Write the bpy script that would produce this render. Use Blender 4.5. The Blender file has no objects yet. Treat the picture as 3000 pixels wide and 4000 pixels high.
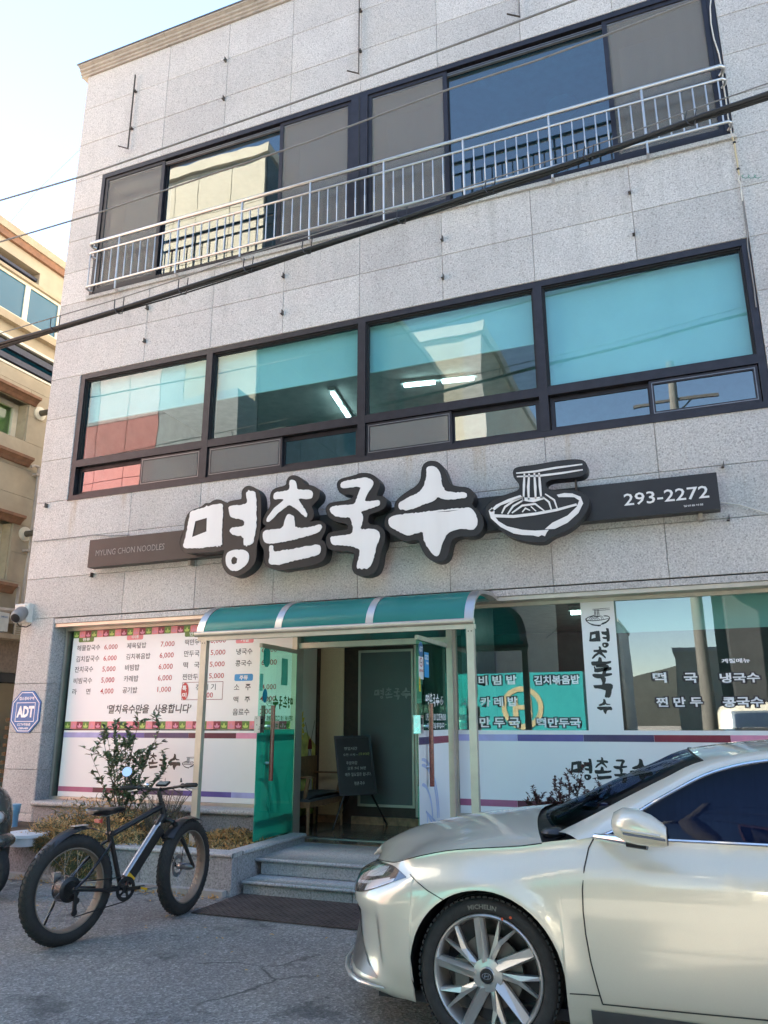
import bpy, bmesh, math, random
from math import sin, cos, pi, radians, sqrt, atan2
from mathutils import Vector, Matrix
random.seed(7)
SC = bpy.context.scene
COL = SC.collection
# ------------------------------------------------------------------ camera
F_PX, YAW, PITCH, ROLL = 3000.0, radians(21.672), radians(15.238), radians(-0.131)
CAM = Vector((0.0, -8.1, 1.55))
W_ = Vector((-sin(YAW)*cos(PITCH), cos(YAW)*cos(PITCH), sin(PITCH)))
_r = Vector((cos(YAW), sin(YAW), 0)); _u = _r.cross(W_)
R_ = _r*cos(ROLL)+_u*sin(ROLL); U_ = -_r*sin(ROLL)+_u*cos(ROLL)
cam_d = bpy.data.cameras.new('camera'); cam = bpy.data.objects.new('camera', cam_d); COL.objects.link(cam)
cam.matrix_world = Matrix(((R_.x, U_.x, -W_.x, CAM.x), (R_.y, U_.y, -W_.y, CAM.y), (R_.z, U_.z, -W_.z, CAM.z), (0, 0, 0, 1)))
cam_d.sensor_fit = 'VERTICAL'; cam_d.sensor_height = 36.0; cam_d.lens = 36.0*F_PX/4000.0
cam_d.clip_start = 0.05; cam_d.clip_end = 3000
SC.camera = cam
# ------------------------------------------------------------------ sky, sun, exposure
SUN_AZ, SUN_EL = atan2(-0.84, 0.54), radians(40)      # azimuth from +Y towards +X
SUN_DIR = Vector((sin(SUN_AZ)*cos(SUN_EL), cos(SUN_AZ)*cos(SUN_EL), sin(SUN_EL)))
wd = bpy.data.worlds.new('World'); SC.world = wd; wd.use_nodes = True
nt = wd.node_tree; bg = nt.nodes['Background']; sky = nt.nodes.new('ShaderNodeTexSky')
sky.sky_type = 'NISHITA'; sky.sun_disc = False; sky.sun_elevation = SUN_EL; sky.sun_rotation = SUN_AZ
sky.altitude = 50; sky.air_density = 1.0; sky.dust_density = 0.0; sky.ozone_density = 0.6
nt.links.new(sky.outputs[0], bg.inputs[0]); bg.inputs[1].default_value = 0.05
sun_d = bpy.data.lights.new('sun', 'SUN'); sun_d.energy = 5.0; sun_d.angle = radians(0.53); sun_d.color = (1.0, 0.91, 0.78)
sun = bpy.data.objects.new('sun', sun_d); COL.objects.link(sun)
sun.rotation_euler = (-SUN_DIR).to_track_quat('-Z', 'Y').to_euler(); sun.location = (-20, 30, 40)
SC.view_settings.view_transform = 'Standard'; SC.view_settings.look = 'None'
SC.view_settings.exposure = 3.48; SC.view_settings.gamma = 1.0; SC.view_settings.use_curve_mapping = False
SC.render.engine = 'CYCLES'
SC.cycles.use_denoising = True; SC.cycles.max_bounces = 12; SC.cycles.transparent_max_bounces = 24
SC.cycles.glossy_bounces = 5; SC.cycles.diffuse_bounces = 4; SC.cycles.sample_clamp_indirect = 6.0
SC.cycles.caustics_reflective = False; SC.cycles.caustics_refractive = False
# ------------------------------------------------------------------ pixel -> place
def ray(px, py): return W_ + R_*((px-1500)/F_PX) - U_*((py-2000)/F_PX)
def onY(px, py, Y=0.0):
    d = ray(px, py); return CAM + d*((Y-CAM.y)/d.y)
def onZ(px, py, Z=0.0):
    d = ray(px, py); return CAM + d*((Z-CAM.z)/d.z)
def onX(px, py, X):
    d = ray(px, py); return CAM + d*((X-CAM.x)/d.x)
# ------------------------------------------------------------------ materials
M = {}
class NT:
    def __init__(s, name):
        m = bpy.data.materials.new(name); m.use_nodes = True; s.m = m; s.t = m.node_tree; M[name] = m
        s.b = s.t.nodes['Principled BSDF']; s.out = s.t.nodes['Material Output']
    def n(s, typ, **kw):
        nd = s.t.nodes.new('ShaderNode'+typ)
        for k, v in kw.items():
            if k.startswith('i_'): nd.inputs[int(k[2:]) if k[2:].isdigit() else k[2:].replace('_', ' ')].default_value = v
            else: setattr(nd, k, v)
        return nd
    def l(s, a, b): s.t.links.new(a, b)
    def pos(s): return s.n('NewGeometry').outputs['Position']
    def obj(s): return s.n('TexCoord').outputs['Object']
    def noise(s, vec, scale, detail=3, rough=.55, sc3=None):
        if sc3:
            mp = s.n('Mapping'); mp.inputs['Scale'].default_value = sc3; s.l(vec, mp.inputs[0]); vec = mp.outputs[0]
        nd = s.n('TexNoise'); nd.inputs['Scale'].default_value = scale; nd.inputs['Detail'].default_value = detail
        nd.inputs['Roughness'].default_value = rough; s.l(vec, nd.inputs['Vector']); return nd.outputs['Fac']
    def vor(s, vec, scale, feat='F1'):
        nd = s.n('TexVoronoi', feature=feat); nd.inputs['Scale'].default_value = scale; s.l(vec, nd.inputs['Vector']); return nd
    def ramp(s, fac, stops, interp='LINEAR'):
        nd = s.n('ValToRGB'); cr = nd.color_ramp; cr.interpolation = interp
        while len(cr.elements) > 1: cr.elements.remove(cr.elements[-1])
        for i, (p, c) in enumerate(stops):
            e = cr.elements[0] if i == 0 else cr.elements.new(p)
            e.position = p; e.color = (c, c, c, 1) if isinstance(c, (int, float)) else (*c, 1)
        s.l(fac, nd.inputs[0]); return nd.outputs[0]
    def mix(s, fac, a, b, mode='MIX'):
        nd = s.n('MixRGB', blend_type=mode)
        for i, v in ((0, fac), (1, a), (2, b)):
            if hasattr(v, 'is_output'): s.l(v, nd.inputs[i])
            elif isinstance(v, (int, float)): nd.inputs[i].default_value = v if i == 0 else (v, v, v, 1)
            else: nd.inputs[i].default_value = (*v, 1)
        return nd.outputs[0]
    def math(s, op, a, b=0.0, clamp=False):
        nd = s.n('Math', operation=op, use_clamp=clamp)
        for i, v in ((0, a), (1, b)):
            if hasattr(v, 'is_output'): s.l(v, nd.inputs[i])
            else: nd.inputs[i].default_value = v
        return nd.outputs[0]
    def bump(s, h, strength=.3, dist=.01):
        nd = s.n('Bump'); nd.inputs['Strength'].default_value = strength; nd.inputs['Distance'].default_value = dist
        s.l(h, nd.inputs['Height']); s.l(nd.outputs[0], s.b.inputs['Normal']); return nd
    def set(s, **kw):
        for k, v in kw.items():
            k = {'col': 'Base Color', 'rough': 'Roughness', 'metal': 'Metallic', 'spec': 'Specular IOR Level', 'coat': 'Coat Weight', 'coatr': 'Coat Roughness',
                 'emc': 'Emission Color', 'ems': 'Emission Strength', 'sheen': 'Sheen Weight', 'trans': 'Transmission Weight', 'alpha': 'Alpha', 'sss': 'Subsurface Weight'}[k]
            if hasattr(v, 'is_output'): s.l(v, s.b.inputs[k])
            elif isinstance(v, (tuple, list)): s.b.inputs[k].default_value = (*v, 1)
            else: s.b.inputs[k].default_value = v
        return s
def pm(name, col, rough=.5, metal=0.0, var=.12, vs=6.0, bump=0.0, bs=80.0, spec=.5, coat=0.0, grime=0.0, emit=0.0, rvar=.12, obj=False):
    """plain procedural surface: colour with a little mottling, roughness wear, optional bump and grime"""
    s = NT(name); p = s.obj() if obj else s.pos()
    nf = s.noise(p, vs, 4)
    c = s.mix(s.ramp(nf, [(.3, 0.0), (.7, 1.0)]), tuple(x*(1-var) for x in col), tuple(min(1, x*(1+var)) for x in col))
    if grime:
        g = s.ramp(s.noise(p, vs*2.3, 5, .7), [(.48, 0.0), (.75, 1.0)])
        c = s.mix(s.math('MULTIPLY', g, grime), c, tuple(x*.35+.01 for x in col))
    s.set(col=c, metal=metal, spec=spec, coat=coat, coatr=.05)
    rn = s.noise(p, vs*5, 3)
    s.set(rough=s.math('ADD', s.math('MULTIPLY', rn, rvar*2), rough-rvar, True))
    if bump: s.bump(s.noise(p, bs, 3), bump, .004)
    if emit: s.set(emc=col, ems=emit)
    return s.m
def granite(name, base, rough=.75, dark=.5, streak=False, rand=.08, bumps=.35, fine=1.0):
    s = NT(name); p = s.pos()
    n1 = s.noise(p, 58*fine, 3, .75); v = s.vor(p, 62*fine)
    sp = s.ramp(n1, [(.30, dark*.9), (.43, .89), (.52, 1.02), (.66, 1.26)])
    c = s.mix(1.0, base, sp, 'MULTIPLY')
    vc = s.ramp(v.outputs['Color'], [(0.0, .55), (.25, .92), (.8, 1.14)])
    c = s.mix(.75, c, vc, 'MULTIPLY')
    big = s.ramp(s.noise(p, .8, 4, .6), [(.3, (.90, .895, .90)), (.5, (1, 1, 1)), (.72, (1.04, 1.02, .985))])
    c = s.mix(1.0, c, big, 'MULTIPLY')
    oi = s.n('ObjectInfo').outputs['Random']
    c = s.mix(1.0, c, s.ramp(oi, [(0.0, 1-rand), (1.0, 1+rand)]), 'MULTIPLY')
    dirt = s.ramp(s.noise(p, 3.2, 5, .65, (1, 1, .45)), [(.5, 0.0), (.78, .32)])
    c = s.mix(dirt, c, tuple(x*.62 for x in base))
    if streak:
        sep = s.n('SeparateXYZ'); s.l(p, sep.inputs[0])
        # run-off under the window sills: rusty drips with soft ends
        st = s.ramp(s.noise(p, 1.0, 4, .65, (2.6, 2.6, .22)), [(.56, 0.0), (.68, 1.0)])
        win = s.math('MULTIPLY', s.ramp(s.math('MULTIPLY', sep.outputs['Z'], .1), [(.36, 0.0), (.40, .35), (.459, 1.0), (.461, 0.0)]), st)
        c = s.mix(s.math('MULTIPLY', win, .7), c, (.34, .235, .12))
        st2 = s.ramp(s.noise(p, 1.0, 4, .6, (7, 7, .5)), [(.5, 0.0), (.75, 1.0)])
        w2 = s.ramp(s.math('MULTIPLY', sep.outputs['Z'], .1), [(.66, 0.0), (.70, .25), (.779, .8), (.781, 0.0)])
        c = s.mix(s.math('MULTIPLY', s.math('MULTIPLY', w2, st2), .5), c, (.21, .20, .18))
    s.set(col=c, rough=rough, spec=.35)
    s.bump(s.math('ADD', n1, s.math('MULTIPLY', v.outputs['Distance'], .5)), bumps, .004)
    return s.m
granite('granite_wall', (.49, .475, .46), .8, .5, True)
granite('granite_jamb', (.33, .345, .36), .7, .5)
granite('granite_low', (.30, .30, .305), .72, .38, rand=.08)
granite('granite_step', (.30, .315, .325), .38, .42, bumps=.12, rand=.04)
granite('granite_coping', (.42, .415, .40), .6, .55, bumps=.2, rand=.05)
pm('mortar', (.34, .325, .30), .9)
pm('frame_black', (.030, .028, .034), .42, .55, .2, 9, spec=.6, grime=.15)
pm('frame_edge', (.20, .20, .21), .4, .7)
pm('gasket', (.012, .012, .013), .6)
pm('stainless', (.50, .49, .47), .34, .85, .04, 3, rvar=.02)
pm('stainless_warm', (.52, .475, .40), .42, .55, .08, 5, grime=.12)
pm('chrome', (.80, .80, .81), .08, 1.0, .02, rvar=.02)
pm('room_wall', (.50, .49, .46), .9)
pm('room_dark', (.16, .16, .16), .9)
pm('room_floor', (.16, .13, .10), .5)
pm('blind', (.60, .60, .58), .85, 0, .07, 1.3)
pm('concrete', (.36, .35, .33), .9, 0, .15, 3, .2, 40, grime=.3)
pm('coping_stone', (.36, .33, .29), .8, 0, .12, 5, .2, 60, grime=.45)
s = NT('lamp_tube'); s.set(col=(.9, .9, .9), emc=(.93, 1.0, .98), ems=1.1)
def glass(name, tint, refl, fres=.9, wav=.02, wscale=.7, rough=0.0):
    """architectural pane: tinted see-through plus mirror reflection that grows at grazing angles"""
    s = NT(name); s.t.nodes.remove(s.b)
    p = s.pos()
    tr = s.n('BsdfTransparent'); tr.inputs[0].default_value = (*tint, 1)
    gl = s.n('BsdfGlossy'); gl.inputs['Roughness'].default_value = rough; gl.inputs[0].default_value = (.93, .97, .98, 1)
    bp = s.n('Bump'); bp.inputs['Strength'].default_value = wav; bp.inputs['Distance'].default_value = .1
    s.l(s.noise(p, wscale, 2, .5), bp.inputs['Height']); s.l(bp.outputs[0], gl.inputs['Normal'])
    lw = s.n('LayerWeight'); lw.inputs[0].default_value = .32
    f = s.math('ADD', s.math('MULTIPLY', lw.outputs['Fresnel'], fres), refl, True)
    f = s.math('MULTIPLY', f, s.math('SUBTRACT', 1.0, s.n('NewGeometry').outputs['Backfacing']))      # one coated face
    mx = s.n('MixShader'); s.l(f, mx.inputs[0]); s.l(tr.outputs[0], mx.inputs[1]); s.l(gl.outputs[0], mx.inputs[2])
    s.l(mx.outputs[0], s.out.inputs[0]); return s.m
glass('glass_teal', (.72, .93, .95), .045, 1.0, .03)
glass('glass_blue', (.42, .68, .80), .135, 1.0, .04)
glass('glass_sash', (.45, .74, .84), .14, 1.0, .03)
glass('glass_clear', (.86, .96, .94), .02, .6, .012)
glass('glass_shop', (.70, .90, .87), .12, .8, .018)
glass('glass_door', (.62, .93, .87), .03, .7, .01)
glass('glass_car', (.22, .28, .40), .006, .28, .002)
glass('glass_lens', (.85, .87, .9), .05, .9, .004)
glass('film_frost', (.5, .6, .6), .02, .3, .0)
s = NT('insect_screen'); s.t.nodes.remove(s.b)
df = s.n('BsdfDiffuse'); df.inputs[0].default_value = (.25, .24, .225, 1); tr = s.n('BsdfTransparent'); mx = s.n('MixShader'); mx.inputs[0].default_value = .62
wv = s.n('TexWave', wave_type='BANDS', bands_direction='X'); wv.inputs['Scale'].default_value = 160; s.l(s.pos(), wv.inputs[0])
s.l(s.ramp(wv.outputs[0], [(.2, .40), (.8, .60)]), mx.inputs[0])
s.l(tr.outputs[0], mx.inputs[1]); s.l(df.outputs[0], mx.inputs[2]); s.l(mx.outputs[0], s.out.inputs[0])
# asphalt
s = NT('asphalt'); p = s.pos()
n1 = s.noise(p, 62, 4, .8); n2 = s.vor(p, 48)
c = s.mix(1.0, (.25, .236, .215), s.ramp(n1, [(.30, .35), (.44, .82), (.56, 1.15), (.70, 2.3)]), 'MULTIPLY')
c = s.mix(.8, c, s.ramp(n2.outputs['Color'], [(.0, .6), (.6, 1.0), (.9, 1.5)]), 'MULTIPLY')
c = s.mix(1.0, c, s.ramp(s.noise(p, .55, 5, .6), [(.32, (.74, .75, .79)), (.5, (1, 1, 1)), (.7, (1.16, 1.13, 1.06))]), 'MULTIPLY')
oil = s.ramp(s.noise(p, 1.5, 5, .68), [(.57, 0.0), (.66, .66)])
c = s.mix(oil, c, (.05, .05, .05))
patch = s.ramp(s.noise(p, 4.5, 4, .6), [(.66, 0.0), (.72, .5)]); c = s.mix(patch, c, (.04, .04, .041))
wob = s.mix(.06, p, s.n('TexNoise', i_Scale=2.2).outputs['Color'], 'ADD') if False else p
nz = s.n('TexNoise'); nz.inputs['Scale'].default_value = 1.6; nz.inputs['Detail'].default_value = 5; s.l(p, nz.inputs['Vector'])
vm = s.n('VectorMath', operation='SCALE'); vm.inputs[3].default_value = .55; s.l(nz.outputs['Color'], vm.inputs[0]); va = s.n('VectorMath', operation='ADD'); s.l(p, va.inputs[0]); s.l(vm.outputs[0], va.inputs[1])
ck = s.n('TexVoronoi', feature='DISTANCE_TO_EDGE'); ck.inputs['Scale'].default_value = .62; s.l(va.outputs[0], ck.inputs['Vector'])
crk = s.math('MULTIPLY', s.ramp(ck.outputs['Distance'], [(0.0, .75), (.006, .55), (.012, 0.0)]), s.ramp(s.noise(p, .9, 3), [(.45, 0.0), (.6, 1.0)]))
c = s.mix(crk, c, (.03, .03, .03))
dust = s.ramp(s.noise(p, 2.4, 6, .7), [(.5, 0.0), (.8, .35)]); c = s.mix(dust, c, (.19, .175, .15))
s.set(col=c, rough=.82, spec=.35); s.bump(s.math('ADD', n1, s.math('MULTIPLY', n2.outputs['Distance'], .8)), .7, .006)
# ------------------------------------------------------------------ mesh building
class MB:
    def __init__(s): s.v = []; s.f = []
    def add(s, vs, fs):
        k = len(s.v); s.v += [tuple(v) for v in vs]; s.f += [tuple(i+k for i in f) for f in fs]; return s
    def box(s, x0, x1, y0, y1, z0, z1):
        vs = [(x, y, z) for z in (z0, z1) for y in (y0, y1) for x in (x0, x1)]
        return s.add(vs, [(0, 2, 3, 1), (4, 5, 7, 6), (0, 1, 5, 4), (2, 6, 7, 3), (0, 4, 6, 2), (1, 3, 7, 5)])
    def slab(s, x0, x1, y0, y1, z0, z1, c=.004):
        """box with its front (-Y) edge chamfered"""
        vs = [(x, y1, z) for z in (z0, z1) for x in (x0, x1)] + [(x, y0+c, z) for z in (z0, z1) for x in (x0, x1)] + [(x, y0, z) for z in (z0+c, z1-c) for x in (x0+c, x1-c)]
        return s.add(vs, [(0, 2, 3, 1), (0, 1, 5, 4), (2, 6, 7, 3), (0, 4, 6, 2), (1, 3, 7, 5), (4, 5, 9, 8), (6, 10, 11, 7), (4, 8, 10, 6), (5, 7, 11, 9), (8, 9, 11, 10)])
    def obox(s, c, ax, ay, az):
        c, ax, ay, az = Vector(c), Vector(ax), Vector(ay), Vector(az)
        vs = [c+ax*i+ay*j+az*k for k in (-1, 1) for j in (-1, 1) for i in (-1, 1)]
        return s.add(vs, [(0, 2, 3, 1), (4, 5, 7, 6), (0, 1, 5, 4), (2, 6, 7, 3), (0, 4, 6, 2), (1, 3, 7, 5)])
    def bar(s, a, b, w, h, up=(0, 0, 1)):
        a, b = Vector(a), Vector(b); d = (b-a); L = d.length; d.normalize(); up = Vector(up)
        sd = d.cross(up)
        if sd.length < 1e-4: sd = d.cross(Vector((1, 0, 0)))
        sd.normalize(); u2 = sd.cross(d)
        return s.obox((a+b)/2, d*L/2, sd*w/2, u2*h/2)
    def tube(s, pts, r, n=8, closed=False, cap=True, squash=None):
        pts = [Vector(p) for p in pts]; m = len(pts)
        rs = r if isinstance(r, (list, tuple)) else [r]*m
        k = len(s.v); prev = None
        for i, p in enumerate(pts):
            if closed: d = pts[(i+1) % m]-pts[i-1]
            else: d = pts[min(i+1, m-1)]-pts[max(i-1, 0)]
            d.normalize()
            if prev is None:
                a = Vector((0, 0, 1)) if abs(d.z) < .9 else Vector((1, 0, 0)); e1 = d.cross(a).normalized()
            else:
                e1 = prev-d*prev.dot(d)
                e1 = e1.normalized() if e1.length > 1e-6 else d.orthogonal().normalized()
            prev = e1; e2 = d.cross(e1)
            for j in range(n):
                t = 2*pi*j/n; s.v.append(tuple(p+(e1*cos(t)+e2*sin(t))*rs[i]))
        seg = m if closed else m-1
        for i in range(seg):
            a = k+i*n; b = k+((i+1) % m)*n
            for j in range(n): s.f.append((a+j, a+(j+1) % n, b+(j+1) % n, b+j))
        if cap and not closed:
            s.f.append(tuple(k+j for j in reversed(range(n)))); s.f.append(tuple(k+(m-1)*n+j for j in range(n)))
        return s
    def lathe(s, prof, o, axis, n=24, closed=False, a0=0.0, a1=2*pi):
        o = Vector(o); ax = Vector(axis).normalized(); e1 = ax.orthogonal().normalized(); e2 = ax.cross(e1)
        k = len(s.v); full = abs(a1-a0-2*pi) < 1e-6; cnt = n if full else n+1
        for i in range(cnt):
            t = a0+(a1-a0)*i/n; d = e1*cos(t)+e2*sin(t)
            for r, h in prof: s.v.append(tuple(o+d*r+ax*h))
        m = len(prof)
        for i in range(n):
            a = k+i*m; b = k+((i+1) % cnt)*m
            for j in range(m if closed else m-1):
                j2 = (j+1) % m; s.f.append((a+j, b+j, b+j2, a+j2))
        return s
    def prism(s, poly, y0, y1, fn=None):
        """outline (x,z) pulled from y0 (front) to y1 (back)"""
        fn = fn or (lambda x, z, y: (x, y, z)); m = len(poly); k = len(s.v)
        for y in (y0, y1):
            for x, z in poly: s.v.append(tuple(fn(x, z, y)))
        s.f.append(tuple(range(k, k+m))); s.f.append(tuple(range(k+2*m-1, k+m-1, -1)))
        for i in range(m):
            j = (i+1) % m; s.f.append((k+i, k+m+i, k+m+j, k+j))
        return s
    def grid(s, P, flip=False, closed=False):
        r = len(P); c = len(P[0]); k = len(s.v)
        for row in P:
            for p in row: s.v.append(tuple(p))
        for i in range(r-1):
            for j in range(c if closed else c-1):
                j2 = (j+1) % c
                q = (k+i*c+j, k+i*c+j2, k+(i+1)*c+j2, k+(i+1)*c+j)
                s.f.append(q[::-1] if flip else q)
        return s
    def sphere(s, c, r, n=10, m=7, sc=(1, 1, 1)):
        c = Vector(c); k = len(s.v)
        for i in range(m+1):
            a = -pi/2+pi*i/m
            for j in range(n):
                t = 2*pi*j/n; s.v.append((c.x+r*sc[0]*cos(a)*cos(t), c.y+r*sc[1]*cos(a)*sin(t), c.z+r*sc[2]*sin(a)))
        for i in range(m):
            for j in range(n): s.f.append((k+i*n+j, k+i*n+(j+1) % n, k+(i+1)*n+(j+1) % n, k+(i+1)*n+j))
        return s
    def mesh(s, name, smooth=False, clean=False):
        me = bpy.data.meshes.new(name); me.from_pydata(s.v, [], s.f)
        if clean or smooth:
            b = bmesh.new(); b.from_mesh(me); bmesh.ops.remove_doubles(b, verts=b.verts, dist=1e-5)
            bmesh.ops.recalc_face_normals(b, faces=b.faces); b.to_mesh(me); b.free()
        if smooth:
            me.polygons.foreach_set('use_smooth', [True]*len(me.polygons))
            if smooth != 'all': me.set_sharp_from_angle(angle=radians(40))
        return me
    def build(s, name, mat, parent=None, smooth=False, clean=False):
        return link(name, s.mesh(name, smooth, clean), mat, parent)
def link(name, me, mat=None, parent=None):
    if mat is not None:
        me.materials.clear(); me.materials.append(M[mat] if isinstance(mat, str) else mat)
    o = bpy.data.objects.new(name, me); COL.objects.link(o)
    if parent is not None: attach(o, parent)
    return o
_org = {}
def attach(o, parent):
    o.parent = parent
    loc = _org.get(parent.name, Vector((0, 0, 0)))
    if parent.type == 'EMPTY': o.matrix_parent_inverse = parent.matrix_basis.inverted()
def empty(name, loc=(0, 0, 0)):
    o = bpy.data.objects.new(name, None); o.empty_display_size = .2; o.location = loc; COL.objects.link(o); return o
def tag(o, label=None, cat=None, group=None, kind=None):
    if label: o['label'] = label
    if cat: o['category'] = cat
    if group: o['group'] = group
    if kind: o['kind'] = kind
    return o
def thing(name, label, cat, loc=(0, 0, 0), group=None): return tag(empty(name, loc), label, cat, group)
# ------------------------------------------------------------------ lettering
def text2d(body, bold=0.0, spacing=1.0, res=2):
    cu = bpy.data.curves.new('lettering', 'FONT'); cu.body = body; cu.size = 1.0; cu.offset = bold; cu.resolution_u = res
    cu.space_character = spacing; cu.fill_mode = 'FRONT' if hasattr(cu, 'fill_mode') else 'FRONT'
    o = bpy.data.objects.new('lettering', cu)
    me = bpy.data.meshes.new_from_object(o)
    vs = [(v.co.x, v.co.y) for v in me.vertices]; fs = [tuple(p.vertices) for p in me.polygons]
    bpy.data.objects.remove(o); bpy.data.curves.remove(cu); bpy.data.meshes.remove(me)
    return vs, fs
def put_text(mb, body, fn, x0, x1, z0, z1, bold=0.0, spacing=1.0, slant=0.0, res=2):
    """flat lettering filling the rectangle; fn(x,z) gives the point on its surface"""
    vs, fs = text2d(body, bold, spacing, res)
    if not vs: return
    xa = min(v[0] for v in vs); xb = max(v[0] for v in vs); za = min(v[1] for v in vs); zb = max(v[1] for v in vs)
    out = []
    for x, z in vs:
        u = (x-xa)/(xb-xa); w = (z-za)/(zb-za)
        out.append(fn(x0+(x1-x0)*u+slant*(z1-z0)*w, z0+(z1-z0)*w))
    mb.add(out, fs)
def put_outline(mb, body, fn, x0, x1, z0, z1, bold, fat):
    """fat copy of the lettering registered on the thin one"""
    vs, _ = text2d(body, bold); xa = min(v[0] for v in vs); xb = max(v[0] for v in vs); za = min(v[1] for v in vs); zb = max(v[1] for v in vs)
    v2, f2 = text2d(body, fat); mb.add([fn(x0+(x1-x0)*(x-xa)/(xb-xa), z0+(z1-z0)*(z-za)/(zb-za)) for x, z in v2], f2)
def poly_fill(mb, poly, fn):
    k = len(mb.v); mb.v += [tuple(fn(x, z)) for x, z in poly]; mb.f.append(tuple(range(k, k+len(poly))))
def fill_holes(outer, holes):
    """planar polygon with holes -> 2D triangles"""
    from mathutils.geometry import tessellate_polygon
    loops = [[Vector((x, z, 0)) for x, z in outer]]+[[Vector((x, z, 0)) for x, z in h] for h in holes]
    vs = [(v.x, v.y) for l in loops for v in l]
    return vs, [tuple(t) for t in tessellate_polygon(loops)]
pm('curtain', (.42, .43, .42), .9, 0, .1, 4)  # tone of the pale sheets added behind the third floor screens
# ================================================================== ground
g = MB(); g.add([(-400, -400, 0), (400, -400, 0), (400, 400, 0), (-400, 400, 0)], [(0, 1, 2, 3)])
tag(g.build('ground', 'asphalt'), kind='structure')
# ================================================================== restaurant building
BLD = thing('restaurant_building', 'three storey grey granite clad building with black framed windows and noodle shop below', 'building', (-2.5, 0, 0))
XJ = [-8.65, -8.08, -6.94, -5.81, -4.675, -3.555, -2.43, -1.30, -.15, .99, 2.13, 3.27]
ZJ = [2.925, 3.484, 4.037, 4.603, 5.244, 5.893, 6.543, 7.168, 7.80, 8.367, 8.941, 9.498, 10.063, 10.783, 11.498, 12.19]
J = .0024
def stone(x0, x1, z0, z1, mat='granite_wall', y0=0.0, y1=.032):
    MB().slab(x0+J, x1-J, y0+random.uniform(-.0012, .0012), y1, z0+J, z1-J).build('stone_panel', mat, BLD)
for i in range(len(ZJ)-1):
    z0, z1 = ZJ[i], ZJ[i+1]; xs = XJ[:]
    inwin = (4.603-.01 < z0 and z1 < 6.543+.01) or (7.80-.01 < z0 and z1 < 10.063+.01)
    if not inwin: xs = [x for x in XJ if x != -8.08]
    for a, b in zip(xs[:-1], xs[1:]):
        if inwin and a > -8.09 and b < 1.0: continue
        stone(a, b, z0, z1)
for a, b in ((2.05, 2.925), (1.418, 2.05), (.95, 1.418), (.42, .95), (-.05, .42)):
    stone(-8.65, -8.085, a, b)
    MB().add([(-8.075, .004, a+J), (-8.075, .25, a+J), (-8.075, .25, b-J), (-8.075, .004, b-J), (-8.10, .004, a+J), (-8.10, .25, a+J), (-8.10, .25, b-J), (-8.10, .004, b-J)],
             [(0, 1, 2, 3), (0, 3, 7, 4), (1, 5, 6, 2), (3, 2, 6, 7), (0, 4, 5, 1)]).build('jamb_stone', 'granite_jamb', BLD)
# wall core behind the stones, with the window openings left open
w = MB()
for x0, x1, z0, z1 in ((-8.64, 3.6, 10.07, 12.2), (-8.64, 3.6, 6.55, 7.79), (-8.64, 3.6, 2.94, 4.595), (-8.64, -8.11, 4.595, 6.55), (1.0, 3.6, 4.595, 6.55), (-8.64, -8.11, 7.79, 10.07),
                       (1.0, 3.6, 7.79, 10.07), (-8.64, -8.11, 0, 2.94), (3.3, 3.6, 0, 2.94)):
    w.box(x0, x1, .033, .30, z0, z1)
w.box(-8.62, -8.30, .30, 9, 0, 12.2).box(3.3, 3.6, .30, 9, 0, 12.2).box(-8.62, 3.6, 8.8, 9, 0, 12.2)
w.build('wall_core', 'mortar', BLD)
for z0, z1, nm in ((12.0, 12.2, 'roof'), (10.25, 10.35, 'ceiling'), (7.35, 7.70, 'floor_slab'), (6.85, 6.95, 'ceiling'), (4.15, 4.50, 'floor_slab'), (3.0, 3.1, 'ceiling')):
    MB().box(-8.3, 3.3, .30, 8.8, z0, z1).build(nm, 'room_wall' if nm != 'roof' else 'concrete', BLD)
MB().box(-8.3, 3.3, .30, 8.8, -.02, .272).build('shop_floor', 'room_floor', BLD)
for z0, z1 in ((7.70, 10.25), (4.50, 6.85)):
    MB().box(-8.3, 3.3, 4.2, 4.3, z0, z1).build('partition_wall', 'room_wall', BLD)
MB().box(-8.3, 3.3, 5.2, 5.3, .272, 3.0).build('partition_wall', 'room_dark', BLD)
# parapet coping: stepped moulding
prof = [(0.0, 12.19), (-.03, 12.19), (-.03, 12.225), (-.055, 12.235), (-.055, 12.27), (-.085, 12.28), (-.085, 12.32), (-.13, 12.34), (-.13, 12.365), (.35, 12.365), (.35, 12.2), (0.0, 12.2)]
xs = [-8.77, -7.0, -5.3, -3.6, -1.9, -.2, 1.5, 3.5]
for a, b in zip(xs[:-1], xs[1:]):
    m = MB(); k = len(prof)
    for X in (a+.004, b-.004):
        for y, z in prof: m.v.append((X, y, z))
    m.f = [tuple(range(k-1, -1, -1)), tuple(range(k, 2*k))]+[(i, (i+1) % k, k+(i+1) % k, k+i) for i in range(k)]
    m.build('coping_stone', 'coping_stone', BLD)
MB().box(-8.79, 3.52, -.145, .37, 12.368, 12.385).build('coping_flashing', 'frame_edge', BLD)
# small ledge under the third floor window and lintel band over the shop
for a, b in ((-8.12, -5.2), (-5.2, -2.2), (-2.2, 1.02)):
    MB().slab(a+.002, b-.002, -.035, .06, 7.795, 7.855).build('window_ledge', 'granite_coping', BLD)
for a, b in zip([-8.08]+XJ[2:-1], XJ[2:]):
    MB().slab(a+.002, b-.002, .012, .12, 2.845, 2.915, .004).build('lintel_stone', 'granite_wall', BLD)
MB().box(-8.08, 3.27, .03, .30, 2.80, 2.842).build('lintel_soffit', 'stainless_warm', BLD)
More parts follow.
